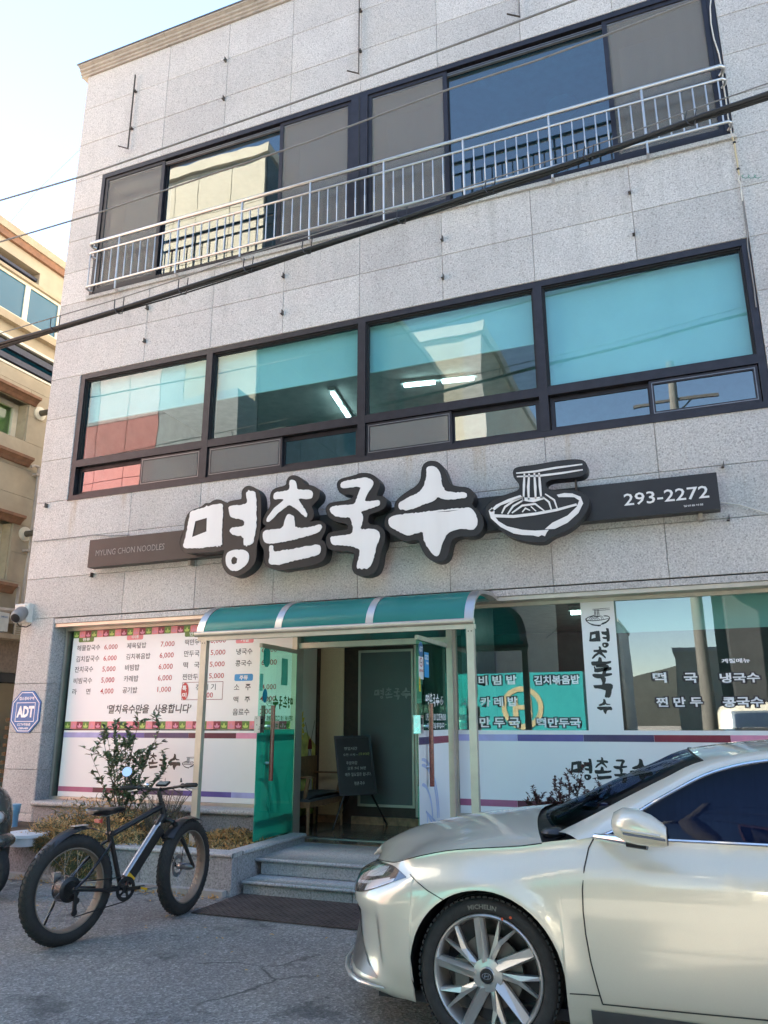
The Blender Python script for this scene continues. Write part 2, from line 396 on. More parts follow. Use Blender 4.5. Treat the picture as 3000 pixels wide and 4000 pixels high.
# ------------------------------------------------ third floor window
W3 = empty('ribbon_window', (-3.5, 0, 7.85)); attach(W3, BLD); W3['label'] = 'third floor window band with insect screens behind a steel railing'
def rect_frame(m, x0, x1, z0, z1, y0, y1, t, tb=None):
    tb = tb or t
    m.box(x0, x1, y0, y1, z1-t, z1).box(x0, x1, y0, y1, z0, z0+tb).box(x0, x0+t, y0+.001, y1-.001, z0+tb, z1-t).box(x1-t, x1, y0+.001, y1-.001, z0+tb, z1-t)
m = MB(); rect_frame(m, -8.10, .985, 7.856, 10.055, .0, .14, .075); m.box(-3.70, -3.45, -.004, .141, 7.93, 9.98); m.build('frame', 'frame_black', W3)
MB().box(-3.585, -3.565, -.010, -.003, 7.93, 9.98).build('mullion_groove', 'gasket', W3)
def sash(win, x0, x1, z0, z1, y, mat, t=.055, name='sash', inner=None, edge=False):
    m = MB(); rect_frame(m, x0, x1, z0, z1, y, y+.035, t); f = m.build(name, 'frame_black', win)
    MB().box(x0+t-.004, x1-t+.004, y+.014, y+.020, z0+t-.004, z1-t+.004).build('pane', mat, f)
    g = MB(); rect_frame(g, x0+t-.012, x1-t+.012, z0+t-.012, z1-t+.012, y+.002, y+.013, .016); g.build('gasket', 'gasket', f)
    if edge:
        e = MB(); rect_frame(e, x0+t-.020, x1-t+.020, z0+t-.020, z1-t+.020, y-.004, y+.004, .009); e.build('trim', 'frame_edge', f)
    return f
for x0, x1, sc in ((-8.02, -6.87, 1), (-6.90, -4.78, 0), (-4.84, -3.70, 1), (-3.45, -2.31, 1), (-2.36, -.21, 0), (-.29, .91, 1)):
    sash(W3, x0, x1, 7.93, 9.98, .07 if not sc else .018, 'insect_screen' if sc else 'glass_blue')
    if sc:
        MB().box(x0+.16, x1-.10, .34, .345, 7.9, 9.80).build('pale_sheet', 'curtain', W3)  # pale sheet added to show a lighter inner rectangle through the screen
        MB().box(x0+.04, x1-.04, .085, .091, 7.97, 9.94).build('pane', 'glass_blue', W3)
m = MB()
for z in (9.90, 9.93): m.box(-8.02, .91, .03, .068, z, z+.012)
m.build('track', 'frame_edge', W3)
# rooms behind: lamp
MB().box(-1.3, -1.29, .9, .91, 8, 8.01).build('ceiling_hook', 'room_wall', BLD)
m = MB(); m.lathe([(0.0, 0), (.20, 0), (.23, .02), (.23, .06), (0, .07)], (-1.0, 1.5, 10.18), (0, 0, 1), 24); m.build('ceiling_lamp', 'blind', BLD, True)
# ------------------------------------------------ balcony railing in front of it
RAIL = empty('window_railing', (-3.5, -.25, 7.9)); attach(RAIL, BLD)
yr = -.12
for z, r in ((8.70, .026), (8.525, .018), (7.945, .018)):
    a, b = -8.06, .96
    pts = [(a+.02, .0, z-.02), (a-.01, -.04, z-.01), (a-.015, yr+.03, z), (a+.02, yr, z), (b-.02, yr, z), (b+.015, yr+.03, z), (b+.01, -.04, z-.01), (b-.02, .0, z-.02)]
    MB().tube(pts, r, 10).build('rail', 'stainless', RAIL, True)
n = 66
bal = None
me_b = MB()
prof = [(.0095, 0), (.0095, .22), (.0125, .235), (.0095, .25), (.0125, .265), (.0095, .28), (.0125, .295), (.0095, .31), (.0095, .58)]
me_b.lathe([(r, h) for r, h in prof], (0, 0, 0), (0, 0, 1), 8); me_b = me_b.mesh('baluster', True)
me_p = MB().tube([(0, 0, 0), (0, 0, .755)], .016, 8).mesh('post', True)
xs = [-8.03+i*.1352 for i in range(67)]
for i, x in enumerate(xs):
    if i % 8 == 4:
        o = link('post', me_p.copy() if False else me_p, 'stainless', RAIL); o.location = (x, yr, 7.945)
        MB().tube([(x, yr, 7.945), (x, yr, 7.80), (x+.0, -.03, 7.785)], .015, 8).build('bracket', 'stainless', RAIL, True)
    else:
        o = link('baluster', me_b, 'stainless', RAIL); o.location = (x, yr, 7.945)
# ------------------------------------------------ second floor window
W2 = empty('ribbon_window', (-3.5, 0, 4.6)); attach(W2, BLD); W2['label'] = 'second floor window band with tinted panes over small sliding sashes'
m = MB(); rect_frame(m, -8.07, .985, 4.603, 6.54, .008, .16, .075, .06)
MUL = [-5.81, -3.52, -1.285]
for x in MUL: m.box(x-.05, x+.05, .004, .161, 4.66, 6.468)
m.box(-7.995, .91, .006, .158, 5.085, 5.185); m.build('frame', 'frame_black', W2)
xsw = [-7.995]+[v for x in MUL for v in (x-.05, x+.05)]+[.91]
for k in range(4):
    a, b = xsw[2*k], xsw[2*k+1]
    MB().box(a-.004, b+.004, .075, .081, 5.18, 6.47).build('pane', 'glass_teal', W2)
    g = MB(); rect_frame(g, a, b, 5.185, 6.465, .055, .074, .03); rect_frame(g, a, b, 5.187, 6.463, .030, .054, .014); g.build('gasket', 'gasket', W2)
    zb = 5.83 if k < 3 else 5.10
    MB().box(a-.03, b+.03, .17, .174, zb, 6.60).build('roller_blind', 'blind', W2)
    MB().tube([(a-.03, .172, zb), (b+.03, .172, zb)], .012, 8).build('blind_bar', 'blind', W2, True)
    mid = (a+b)/2+(.03 if k else .1)
    zz = (4.672, 5.078)
    if k % 2 == 0 or k == 3:
        L = (a+.01, mid, 'glass_sash', .085, False); R2 = (mid-.03, b-.01, 'glass_sash', .03, True)
    else:
        L = (a+.01, mid, 'glass_sash', .03, True); R2 = (mid-.03, b-.01, 'glass_sash', .085, False)
    if k == 2: L, R2 = (a+.01, mid, 'glass_sash', .03, True), (mid-.03, b-.01, 'glass_sash', .085, False)
    for x0, x1, mt, y, scr in (L, R2):
        f = sash(W2, x0, x1, zz[0], zz[1], y, mt, .045, edge=scr)
        if scr and k < 3: MB().box(x0+.05, x1-.05, y-.002, y+.002, zz[0]+.05, zz[1]-.05).build('screen', 'insect_screen', f)
MB().box(-8.07, .985, -.012, .012, 4.585, 4.602).build('sill_flashing', 'frame_black', W2)
# fluorescent lamps under the second floor ceiling
for x, y, ang in ((-5.2, 3.0, 100), (-3.35, 2.7, 8), (-.2, 2.0, 100)):
    L = empty('ceiling_lamp', (x, y, 6.8)); attach(L, BLD)
    d = Vector((cos(radians(ang)), sin(radians(ang)), 0))
    MB().bar(Vector((x, y, 6.82))-d*.62, Vector((x, y, 6.82))+d*.62, .10, .05).build('housing', 'room_wall', L)
    for sg in (-1, 1):
        MB().tube([Vector((x, y, 6.765))+d*sg*.06, Vector((x, y, 6.765))+d*sg*.56], .032, 8).build('tube', 'lamp_tube', L, True)
# ================================================================== shop front
pm('film_white', (.86, .87, .86), .35, 0, .015, 2, spec=.5)
pm('menu_white', (.90, .89, .89), .35, 0, .015, 2)
pm('ink_black', (.015, .015, .017), .4); pm('ink_dark', (.055, .055, .065), .4); pm('ink_red', (.50, .045, .05), .4)
pm('ink_crimson', (.24, .025, .05), .4); pm('ink_maroon', (.105, .018, .04), .4); pm('ink_magenta', (.40, .12, .22), .4)
pm('ink_purple', (.075, .05, .135), .4); pm('ink_violet', (.13, .10, .34), .4); pm('ink_lavender', (.42, .42, .72), .4)
pm('ink_pink', (.80, .26, .29), .4); pm('ink_green', (.11, .22, .045), .4); pm('ink_leaf', (.50, .66, .16), .4); pm('ink_rose', (.75, .30, .44), .4)
pm('ink_blue', (.03, .30, .66), .35); pm('ink_white', (.86, .86, .86), .4); pm('ink_navy', (.010, .12, .34), .35); pm('ink_paleblue', (.48, .56, .78), .4)
pm('ink_yellow', (.80, .72, .04), .4); pm('ink_shadow', (.022, .022, .03), .4)
pm('wood_red', (.20, .045, .03), .28, 0, .3, 30, coat=.5); pm('lock_metal', (.62, .63, .64), .3, 1.0, .05)
SH = 1.455; YG = .27                                   # frosted film top, glass plane
def P(px, py, y=YG-.006): q = onY(px, py, y); return q.x, q.z
LW = empty('shop_window', (-6.2, .27, .6)); attach(LW, BLD); LW['label'] = 'left shop window covered with the price list'
RW = empty('shop_window', (.4, .27, .6)); attach(RW, BLD); RW['label'] = 'right shop window with white dish names and frosted lower half'
for win, x0, x1, muls in ((LW, -8.07, -4.42, ()), (RW, -2.50, 3.29, (2.0,))):
    m = MB(); rect_frame(m, x0, x1, .575, 2.80, YG-.03, YG+.05, .035)
    for xm in muls: m.box(xm-.02, xm+.02, YG-.028, YG+.048, .61, 2.765)
    m.build('frame', 'stainless_warm', win)
    ed = [x0+.035]+[v for xm in muls for v in (xm-.02, xm+.02)]+[x1-.035]
    for a, b in zip(ed[::2], ed[1::2]): MB().box(a-.003, b+.003, YG, YG+.008, .607, 2.768).build('pane', 'glass_clear' if win is LW else 'glass_shop', win)
MB().box(-7.95, -4.46, YG-.004, YG-.0015, .612, SH-.012).build('frosted_film', 'film_white', LW)
MB().box(-7.95, -4.46, YG-.004, YG-.0015, SH+.005, 2.757).build('menu_film', 'menu_white', LW)
MB().box(-2.46, 1.975, YG-.004, YG-.0015, .612, SH).build('frosted_film', 'film_white', RW)
MB().box(2.025, 3.25, YG-.004, YG-.0015, .612, SH).build('frosted_film', 'film_white', RW)
# colour bars on the films
def bar_row(win, edges, z0, z1, mats, y=YG-.0062):
    for a, b, mt in zip(edges[:-1], edges[1:], mats): MB().box(a+.0008, b-.0008, y, y+.0015, z0, z1).build('colour_bar', mt, win)
lx = lambda px, py: P(px, py)[0]
bar_row(LW, [-7.95, lx(393, 2875), lx(563, 2875), lx(736, 2875), lx(922, 2878), -4.46], 1.352, 1.415, ['ink_lavender', 'ink_violet', 'ink_purple', 'ink_maroon', 'ink_rose'])
bar_row(LW, [-7.95, lx(362, 3080), lx(480, 3085), lx(715, 3090), lx(903, 3095), -4.46], .675, .735, ['ink_magenta', 'ink_maroon', 'ink_purple', 'ink_violet', 'ink_lavender'])
bar_row(RW, [-2.46, lx(2021, 2880), lx(2279, 2880), lx(2555, 2880), lx(2854, 2880), 1.975], 1.345, 1.412, ['ink_lavender', 'ink_violet', 'ink_purple', 'ink_crimson', 'ink_rose'])
bar_row(RW, [-2.46, lx(2021, 3130), lx(2300, 3140), .3, 1.0, 1.975], .69, .755, ['ink_magenta', 'ink_maroon', 'ink_purple', 'ink_violet', 'ink_lavender'])
# floral tile borders on the menu
def petal(mb, cx, cz, ang, L, wd, y):
    pts = []
    for i in range(9):
        t = i/8; pts.append((t*L, wd*sin(pi*t)**.8))
    pts = pts+[(a, -b) for a, b in pts[-2:0:-1]]
    d = (cos(ang), sin(ang)); n2 = (-sin(ang), cos(ang))
    poly_fill(mb, [(cx+d[0]*a+n2[0]*b, cz+d[1]*a+n2[1]*b) for a, b in pts], lambda x, z: (x, y, z))
def border(z0, z1, flower, seq):
    h = z1-z0; x = -7.95; i = 0; fl = {}
    wtile = h*1.10
    while x < -4.47:
        x1 = min(x+wtile, -4.46); c = seq[i % 3]
        tile_ = MB().box(x+.0006, x1-.0006, YG-.0062, YG-.0045, z0, z1).build('border_tile', c, LW)
        if x1-x > wtile*.9:
            mb = MB()
            up = flower[3]; cz = z0+h*(.16 if up > 0 else .84)
            for a in (35, 90, 145): petal(mb, (x+x1)/2, cz, radians(a)*(1 if up > 0 else -1), h*(.62 if a == 90 else .5), h*.13, YG-.0072)
            mb.build('flower', {'ink_green': flower[0], 'ink_pink': flower[1], 'ink_crimson': flower[2]}[c], LW)
        x = x1; i += 1
border(2.665, 2.757, ('ink_leaf', 'ink_rose', 'ink_rose', 1), ['ink_green', 'ink_pink', 'ink_crimson'])
border(1.462, 1.555, ('ink_leaf', 'ink_rose', 'ink_rose', 1), ['ink_green', 'ink_pink', 'ink_crimson'])
# price list
zb = lambda x, y: (150+.6329*x, 2350+.6329*y)
YT = YG-.0062
dark, red, white = ('menu_lettering', 'ink_dark'), ('price_lettering', 'ink_red'), ('badge_lettering', 'ink_white')
def menu(kind, body, x0, y0, x1, y1, bold=.008, slant=0.0, y=YT):
    mb = MB(); a = P(*zb(x0, y0)); b = P(*zb(x1, y1)); put_text(mb, body, lambda x, z: (x, y, z), a[0], b[0], a[1], b[1], bold, 1.0, slant); mb.build(kind[0], kind[1], LW)
for t, *c in [('해물칼국수', 238, 305, 383, 264), ('김치칼국수', 231, 374, 378, 331), ('잔치국수', 223, 438, 340, 398), ('비빔국수', 216, 507, 333, 468), ('라      면', 207, 574, 322, 536),
              ('제육덮밥', 545, 291, 667, 250), ('김치볶음밥', 540, 358, 692, 316), ('비빔밥', 533, 427, 624, 386), ('카레밥', 526, 495, 618, 455), ('공기밥', 518, 566, 611, 526),
              ('떡만두국', 904, 271, 1025, 228), ('만두국', 898, 341, 995, 299), ('떡   국', 893, 412, 995, 370), ('찐만두', 888, 484, 985, 444), ('갱 시 기', 970, 548, 1095, 507),
              ('냉국수', 1221, 328, 1322, 286), ('콩국수', 1215, 400, 1318, 360), ('소   주', 1206, 549, 1311, 508), ('맥   주', 1203, 622, 1307, 584), ('음료수', 1198, 702, 1303, 660)]: menu(dark, t, *c)
for t, *c in [('6,000', 405, 300, 490, 262), ('6,000', 400, 370, 484, 331), ('5,000', 393, 437, 477, 398), ('5,000', 386, 506, 470, 466), ('4,000', 380, 574, 464, 535),
              ('7,000', 753, 283, 841, 243), ('6,000', 747, 353, 836, 312), ('6,000', 741, 423, 830, 382), ('6,000', 736, 493, 825, 452), ('1,000', 733, 563, 819, 524),
              ('6,000', 1062, 261, 1158, 222), ('5,000', 1062, 335, 1155, 295), ('5,000', 1057, 407, 1150, 368), ('5,000', 1052, 479, 1146, 440), ('7,000', 987, 599, 1078, 560),
              ('6,000', 1378, 318, 1474, 280), ('6,000', 1376, 398, 1472, 355), ('4,000', 1376, 548, 1468, 508), ('4,000', 1366, 621, 1465, 582), ('2,000', 1366, 700, 1462, 660)]: menu(red, t, *c, .004)
menu(dark, "'멸치육수만을  사용합니다'", 418, 692, 940, 630, .022, .12)
for t, mt, *c in [('면류', 'ink_green', 248, 252, 345, 213), ('식사류', 'ink_pink', 545, 238, 648, 196), ('만두', 'ink_green', 903, 218, 1012, 172), ('계절', 'ink_pink', 1218, 258, 1330, 210), ('주류', 'ink_blue', 1209, 491, 1325, 445)]:
    a = P(*zb(c[0], c[1])); b = P(*zb(c[2], c[3])); r = .02
    pts = [(x+r*cos(t_), z+r*sin(t_)) for x, z, s0 in ((b[0]-r, b[1]-r, 0), (a[0]+r, b[1]-r, 90), (a[0]+r, a[1]+r, 180), (b[0]-r, a[1]+r, 270)) for t_ in [radians(s0+k*22.5) for k in range(5)]]
    mb = MB(); poly_fill(mb, pts, lambda x, z: (x, YT+.0008, z)); mb.build('menu_badge', mt, LW)
    menu(white, t, c[0]+.27*(c[2]-c[0]), c[1]-8, c[2]-.27*(c[2]-c[0]), c[3]+10, .03)
# special of the day box
a = P(*zb(882, 608)); b = P(*zb(1141, 492)); m = MB(); rect_frame(m, a[0], b[0], a[1], b[1], YT, YT+.001, .006); m.build('special_frame', 'ink_crimson', LW)
a = P(*zb(878, 608)); b = P(*zb(930, 500)); m = MB(); poly_fill(m, [((a[0]+b[0])/2+(b[0]-a[0])/2*cos(t), (a[1]+b[1])/2+(b[1]-a[1])/2*sin(t)) for t in [2*pi*k/28 for k in range(28)]], lambda x, z: (x, YT-.0006, z)); m.build('special_oval', 'ink_red', LW)
menu(white, '특', 888, 552, 915, 518, .03, y=YT-.0012); menu(white, '미', 888, 592, 915, 562, .03, y=YT-.0012)
# ------------------------------------------------ brush lettering, traced as outlines
Z1 = lambda x, y: (600+.66305*x, 1750+.66305*y)
Z2 = lambda x, y: (1500+.84388*x, 1700+.84388*y)
BR = {}      # letter -> (tracing map, [(outer, [holes])], black outline)
BR['myeong'] = (Z1, [([(218, 372), (262, 362), (305, 350), (312, 338), (322, 346), (345, 334), (372, 332), (400, 326), (410, 340), (406, 352), (409, 375), (406, 430), (405, 480), (402, 540), (405, 572), (396, 570), (392, 584), (384, 572), (376, 586), (366, 576), (350, 583), (330, 581), (290, 588), (240, 592), (185, 592), (172, 575), (183, 552), (200, 470), (212, 400)], [[(247, 432), (315, 412), (312, 492), (228, 525)]]),
    ([(545, 262), (555, 258), (560, 245), (566, 254), (598, 255), (603, 280), (606, 330), (607, 430), (600, 500), (588, 560), (560, 576), (556, 568), (548, 583), (541, 572), (530, 574), (532, 518), (470, 515), (455, 500), (447, 490), (455, 474), (470, 466), (533, 462), (536, 428), (500, 418), (470, 412), (452, 405), (446, 380), (440, 345), (475, 337), (510, 338), (548, 328), (553, 310), (547, 290)], []),
    ([(440, 612), (470, 600), (505, 598), (535, 600), (558, 616), (564, 640), (558, 670), (540, 695), (512, 715), (490, 726), (458, 724), (440, 706), (428, 688), (424, 655), (428, 630)], [[(458, 662), (466, 645), (478, 640), (494, 652), (490, 678), (474, 686), (462, 682)]])],
    [(150, 560), (165, 510), (180, 480), (182, 430), (205, 378), (240, 358), (285, 345), (305, 322), (330, 326), (350, 308), (382, 301), (410, 310), (428, 328), (448, 312), (500, 303), (520, 300), (517, 255), (532, 232), (556, 220), (590, 228), (618, 252), (632, 290), (634, 420), (626, 510), (606, 575), (606, 640), (596, 680), (560, 722), (510, 752), (465, 758), (428, 738), (402, 690), (400, 645), (420, 598), (380, 610), (300, 616), (200, 620), (165, 606)])
BR['chon'] = (Z1, [([(800, 195), (812, 186), (835, 192), (843, 215), (846, 246), (885, 246), (922, 246), (940, 262), (936, 290), (928, 298), (900, 302), (852, 296), (862, 318), (905, 380), (905, 402), (896, 410), (872, 388), (850, 366), (822, 346), (796, 334), (765, 360), (730, 385), (715, 405), (690, 428), (680, 436), (664, 434), (668, 412), (684, 390), (712, 352), (748, 324), (772, 302), (738, 300), (712, 305), (705, 290), (712, 262), (750, 258), (795, 250), (803, 230)], []),
    ([(785, 395), (800, 388), (815, 396), (828, 402), (832, 440), (834, 472), (905, 468), (950, 458), (982, 448), (994, 462), (988, 478), (975, 496), (930, 512), (880, 526), (820, 542), (750, 556), (690, 566), (660, 560), (648, 545), (642, 515), (648, 490), (680, 480), (724, 478), (762, 470), (772, 430)], []),
    ([(680, 582), (690, 572), (706, 576), (704, 598), (714, 612), (740, 606), (790, 600), (850, 588), (930, 574), (975, 568), (986, 585), (984, 612), (972, 630), (900, 650), (850, 658), (800, 672), (735, 690), (712, 686), (690, 688), (676, 672), (684, 640)], [])],
    [(640, 430), (655, 385), (690, 340), (684, 300), (690, 258), (720, 232), (780, 222), (782, 192), (796, 168), (822, 158), (856, 166), (880, 188), (888, 216), (930, 218), (962, 232), (982, 262), (974, 300), (945, 328), (930, 345), (946, 380), (940, 418), (915, 435), (960, 424), (1000, 434), (1018, 458), (1008, 500), (985, 540), (1010, 552), (1020, 590), (1012, 650), (975, 680), (900, 700), (800, 712), (755, 722), (700, 714), (660, 696), (645, 655), (650, 600), (625, 565), (620, 515), (632, 480), (665, 458), (645, 450)])
BR['guk'] = (Z1, [([(1100, 208), (1130, 192), (1190, 182), (1250, 172), (1285, 185), (1298, 205), (1285, 235), (1266, 258), (1250, 290), (1242, 316), (1300, 310), (1332, 306), (1334, 332), (1326, 340), (1290, 354), (1250, 366), (1218, 376), (1235, 396), (1232, 440), (1214, 482), (1270, 476), (1308, 478), (1334, 500), (1330, 545), (1312, 575), (1300, 640), (1280, 695), (1266, 705), (1255, 716), (1240, 706), (1226, 718), (1214, 706), (1200, 714), (1196, 690), (1212, 630), (1216, 596), (1150, 576), (1100, 572), (1060, 574), (1044, 556), (1040, 522), (1080, 518), (1130, 512), (1170, 506), (1176, 470), (1166, 430), (1154, 406), (1110, 410), (1070, 402), (1044, 382), (1036, 356), (1062, 340), (1120, 336), (1184, 332), (1196, 296), (1214, 250), (1222, 228), (1160, 234), (1104, 238)], [])],
    [(1075, 212), (1095, 182), (1150, 168), (1190, 158), (1215, 146), (1262, 146), (1300, 160), (1328, 190), (1336, 222), (1318, 262), (1308, 284), (1346, 278), (1374, 300), (1372, 340), (1345, 366), (1290, 384), (1266, 396), (1262, 450), (1310, 450), (1350, 470), (1366, 505), (1358, 570), (1336, 610), (1330, 680), (1308, 732), (1268, 752), (1220, 756), (1180, 742), (1166, 700), (1180, 640), (1180, 612), (1100, 604), (1045, 604), (1018, 582), (1012, 540), (1022, 505), (1060, 488), (1140, 480), (1144, 448), (1080, 436), (1035, 416), (1010, 372), (1020, 335), (1050, 318), (1160, 306), (1180, 272), (1120, 276), (1090, 262)])
BR['su'] = (Z2, [([(195, 152), (212, 142), (240, 146), (256, 166), (262, 182), (268, 230), (284, 260), (340, 266), (382, 264), (385, 290), (350, 292), (310, 300), (270, 296), (248, 284), (240, 298), (215, 312), (185, 318), (150, 336), (118, 344), (100, 350), (88, 342), (74, 346), (66, 330), (70, 312), (90, 302), (120, 284), (152, 270), (176, 250), (192, 215), (198, 180)], []),
    ([(20, 388), (40, 374), (80, 366), (200, 354), (330, 338), (372, 336), (398, 334), (416, 350), (430, 375), (434, 410), (424, 428), (410, 440), (370, 432), (330, 438), (296, 452), (280, 480), (268, 505), (262, 532), (254, 556), (240, 562), (222, 548), (206, 524), (190, 500), (182, 470), (180, 444), (140, 458), (112, 466), (90, 458), (60, 440), (36, 430), (22, 415)], [[(240, 356), (300, 350), (350, 346), (300, 354)]])],
    [(0, 400), (10, 370), (50, 352), (46, 318), (66, 290), (110, 258), (150, 235), (170, 205), (172, 155), (186, 128), (212, 117), (248, 120), (275, 145), (292, 190), (304, 226), (345, 238), (390, 240), (416, 262), (418, 300), (402, 322), (440, 348), (462, 392), (460, 430), (438, 462), (400, 472), (350, 466), (312, 484), (304, 520), (294, 566), (268, 586), (235, 588), (198, 568), (172, 525), (156, 478), (112, 494), (70, 482), (28, 455), (5, 430)])
def strokes(pl, wdt):
    """polyline -> outline polygon of that width (2D)"""
    L, Rr = [], []
    for i, p in enumerate(pl):
        a = pl[max(i-1, 0)]; b = pl[min(i+1, len(pl)-1)]; dx, dy = b[0]-a[0], b[1]-a[1]; l = sqrt(dx*dx+dy*dy) or 1
        ww = wdt*(.6 if i in (0, len(pl)-1) else 1); L.append((p[0]-dy/l*ww/2, p[1]+dx/l*ww/2)); Rr.append((p[0]+dy/l*ww/2, p[1]-dx/l*ww/2))
    return L+Rr[::-1]
bowl = [([(485, 350), (500, 335), (512, 352), (510, 372), (530, 398), (570, 422), (640, 438), (700, 442), (762, 438), (752, 452), (745, 468), (730, 462), (715, 470), (690, 464), (640, 462), (600, 455), (540, 425), (495, 385)], []),
        ([(745, 435), (780, 405), (850, 372), (892, 332), (904, 302), (880, 287), (808, 287), (800, 276), (835, 268), (872, 270), (910, 285), (922, 315), (900, 360), (850, 405), (790, 434)], []),
        ([(508, 366), (600, 370), (700, 358), (800, 340), (890, 316), (895, 325), (800, 352), (700, 371), (600, 383), (515, 380)], []), ([(632, 277), (575, 296), (520, 322), (488, 352), (500, 356), (540, 325), (590, 306), (642, 290)], [])]
for pl, wd_ in (([(612, 176), (700, 168), (790, 152), (918, 135)], 9), ([(615, 192), (720, 188), (820, 176), (920, 160)], 9), ([(650, 178), (648, 230), (646, 300)], 11), ([(672, 178), (668, 240), (670, 300)], 12), ([(696, 176), (700, 240), (702, 296)], 12), ([(718, 174), (722, 235), (728, 292)], 12),
                ([(545, 362), (560, 332), (600, 304), (648, 286)], 9), ([(572, 366), (598, 328), (650, 298)], 9), ([(732, 284), (764, 310), (776, 348)], 9), ([(746, 272), (788, 300), (802, 340)], 9), ([(592, 360), (640, 326), (700, 318), (744, 352)], 9), ([(640, 356), (655, 338), (676, 348)], 8), ([(680, 330), (704, 352)], 8), ([(640, 296), (690, 300), (738, 290)], 22)):
    bowl.append((strokes(pl, wd_), []))
BR['bowl'] = (Z2, bowl, [(463, 350), (480, 315), (530, 285), (585, 268), (628, 252), (624, 222), (600, 198), (594, 165), (612, 146), (690, 138), (800, 118), (880, 110), (925, 114), (944, 140), (938, 178), (900, 196), (750, 206), (750, 246), (790, 256), (850, 250), (910, 258), (945, 285), (952, 322), (935, 360), (905, 398), (850, 442), (790, 462), (765, 478), (745, 495), (700, 497), (640, 488), (585, 472), (530, 435), (485, 390)])
# normalised copies (sign plane metres) for the printed logos
YS = -.36
BRN = {k: ([([(onY(*zf(*p), YS).x, onY(*zf(*p), YS).z) for p in o], [[(onY(*zf(*p), YS).x, onY(*zf(*p), YS).z) for p in h] for h in hs]) for o, hs in parts],
           [(onY(*zf(*p), YS).x, onY(*zf(*p), YS).z) for p in out]) for k, (zf, parts, out) in BR.items()}
def logo(mb, fn, x0, x1, zc, order=('myeong', 'chon', 'guk', 'su', 'bowl'), squeeze=1.0):
    """whole brush logo fitted between x0 and x1 around height zc"""
    al = [p for k in order for o, h in BRN[k][0] for p in o]
    xa, xb = min(p[0] for p in al), max(p[0] for p in al); zm = (min(p[1] for p in al)+max(p[1] for p in al))/2; s_ = (x1-x0)/(xb-xa)
    for k in order:
        for o, hs in BRN[k][0]:
            vs, fs = fill_holes(o, hs); mb.add([fn(x0+(x-xa)*s_, zc+(z-zm)*abs(s_)*squeeze) for x, z in vs], fs)
lg = MB(); logo(lg, lambda x, z: (x, YT, z), P(525, 2990)[0], P(760, 2990)[0], P(640, 2976)[1]); lg.build('logo_print', 'ink_black', LW)
lg = MB(); logo(lg, lambda x, z: (x, YT, z), P(2228, 3010)[0], P(2650, 3010)[0], P(2370, 3008)[1]); lg.build('logo_print', 'ink_black', RW)
# white banner film and dish names on the right window
YF = YG-.004
q = lambda px, py: P(px, py, YF)
zc7 = lambda x, y: (1800+.7233*x, 2250+.7233*y)
a = q(2264, 2330)[0]; b = q(2395, 2330)[0]
MB().box(a, b, YF-.001, YF+.001, SH, 2.765).build('banner_film', 'film_white', RW)
bn = MB()
cx = (a+b)/2
logo(bn, lambda x, z: (x, YF-.003, z), cx-.13, cx+.13, P(*zc7(722, 225), YF)[1], ('bowl',))
for k, yy, hh in (('myeong', 335, .215), ('chon', 450, .205), ('guk', 568, .20), ('su', 705, .15)):
    logo(bn, lambda x, z: (x, YF-.003, z), cx-hh*.5, cx+hh*.5, P(*zc7(745, yy), YF)[1], (k,))
bn.build('banner_lettering', 'ink_black', RW)
for t, x0, y0, x1, y1 in [('비 빔 밥', 97, 590, 300, 535), ('카 레 밥', 107, 705, 305, 652), ('만 두 국', 103, 818, 318, 762), ('김치볶음밥', 397, 588, 640, 533), ('떡만두국', 412, 818, 646, 765),
                          ('떡', 1040, 578, 1108, 520), ('국', 1208, 578, 1275, 522), ('찐 만 두', 1058, 708, 1303, 652), ('냉국수', 1402, 578, 1612, 520), ('콩국수', 1418, 708, 1632, 652), ('계절메뉴', 1408, 472, 1560, 443)]:
    A = P(*zc7(x0, y0), YF); B = P(*zc7(x1, y1), YF)
    wt, sh_ = MB(), MB(); put_text(wt, t, lambda x, z: (x, YF-.003, z), A[0], B[0], A[1], B[1], .03)
    if t != '계절메뉴': put_outline(sh_, t, lambda x, z: (x, YF-.0015, z), A[0], B[0], A[1], B[1], .03, .14); sh_.build('lettering_outline', 'ink_shadow', RW)
    wt.build('dish_lettering', 'ink_white', RW)
# roller blind at the top right and lamps inside the shop
MB().box(-.85, 3.2, YG+.10, YG+.104, 2.44, 2.80).build('roller_blind', 'blind', RW)
for x, y in ((-.9, 2.0), (-.95, 3.6), (1.6, 2.4)):
    L = empty('ceiling_lamp', (x, y, 2.9)); attach(L, BLD)
    MB().box(x-.55, x+.55, y-.05, y+.05, 2.92, 2.97).build('housing', 'room_wall', L)
    for sg in (-1, 1): MB().tube([(x+sg*.04, y, 2.895), (x+sg*.52, y, 2.895)], .028, 8).build('tube', 'lamp_tube', L, True)
for x in (-2.3, -.2, 1.4):
    T = empty('dining_table', (x, 2.6, .28)); attach(T, BLD)
    MB().box(x-.5, x+.5, 2.2, 2.9, .96, 1.0).build('table_top', 'coping_stone', T)
    for dx in (-.42, .42):
        for dy in (2.27, 2.83): MB().box(x+dx-.02, x+dx+.02, dy-.02, dy+.02, .28, .96).build('leg', 'frame_black', T)
# sill and low wall under the shop windows
for x0, x1 in ((-8.075, -6.9), (-6.9, -5.7), (-5.7, -4.46), (-2.48, -1.3), (-1.3, 0), (0, 1.2), (1.2, 2.3), (2.3, 3.27)):
    m = MB(); m.tube([(x0+.002, -.03, .545), (x1-.002, -.03, .545)], .03, 12); m.box(x0+.002, x1-.002, -.03, .30, .516, .574); m.build('sill_stone', 'granite_coping', BLD, True)
    MB().slab(x0+.003, x1-.003, .0, .24, .0, .512).build('plinth_stone', 'granite_low', BLD)
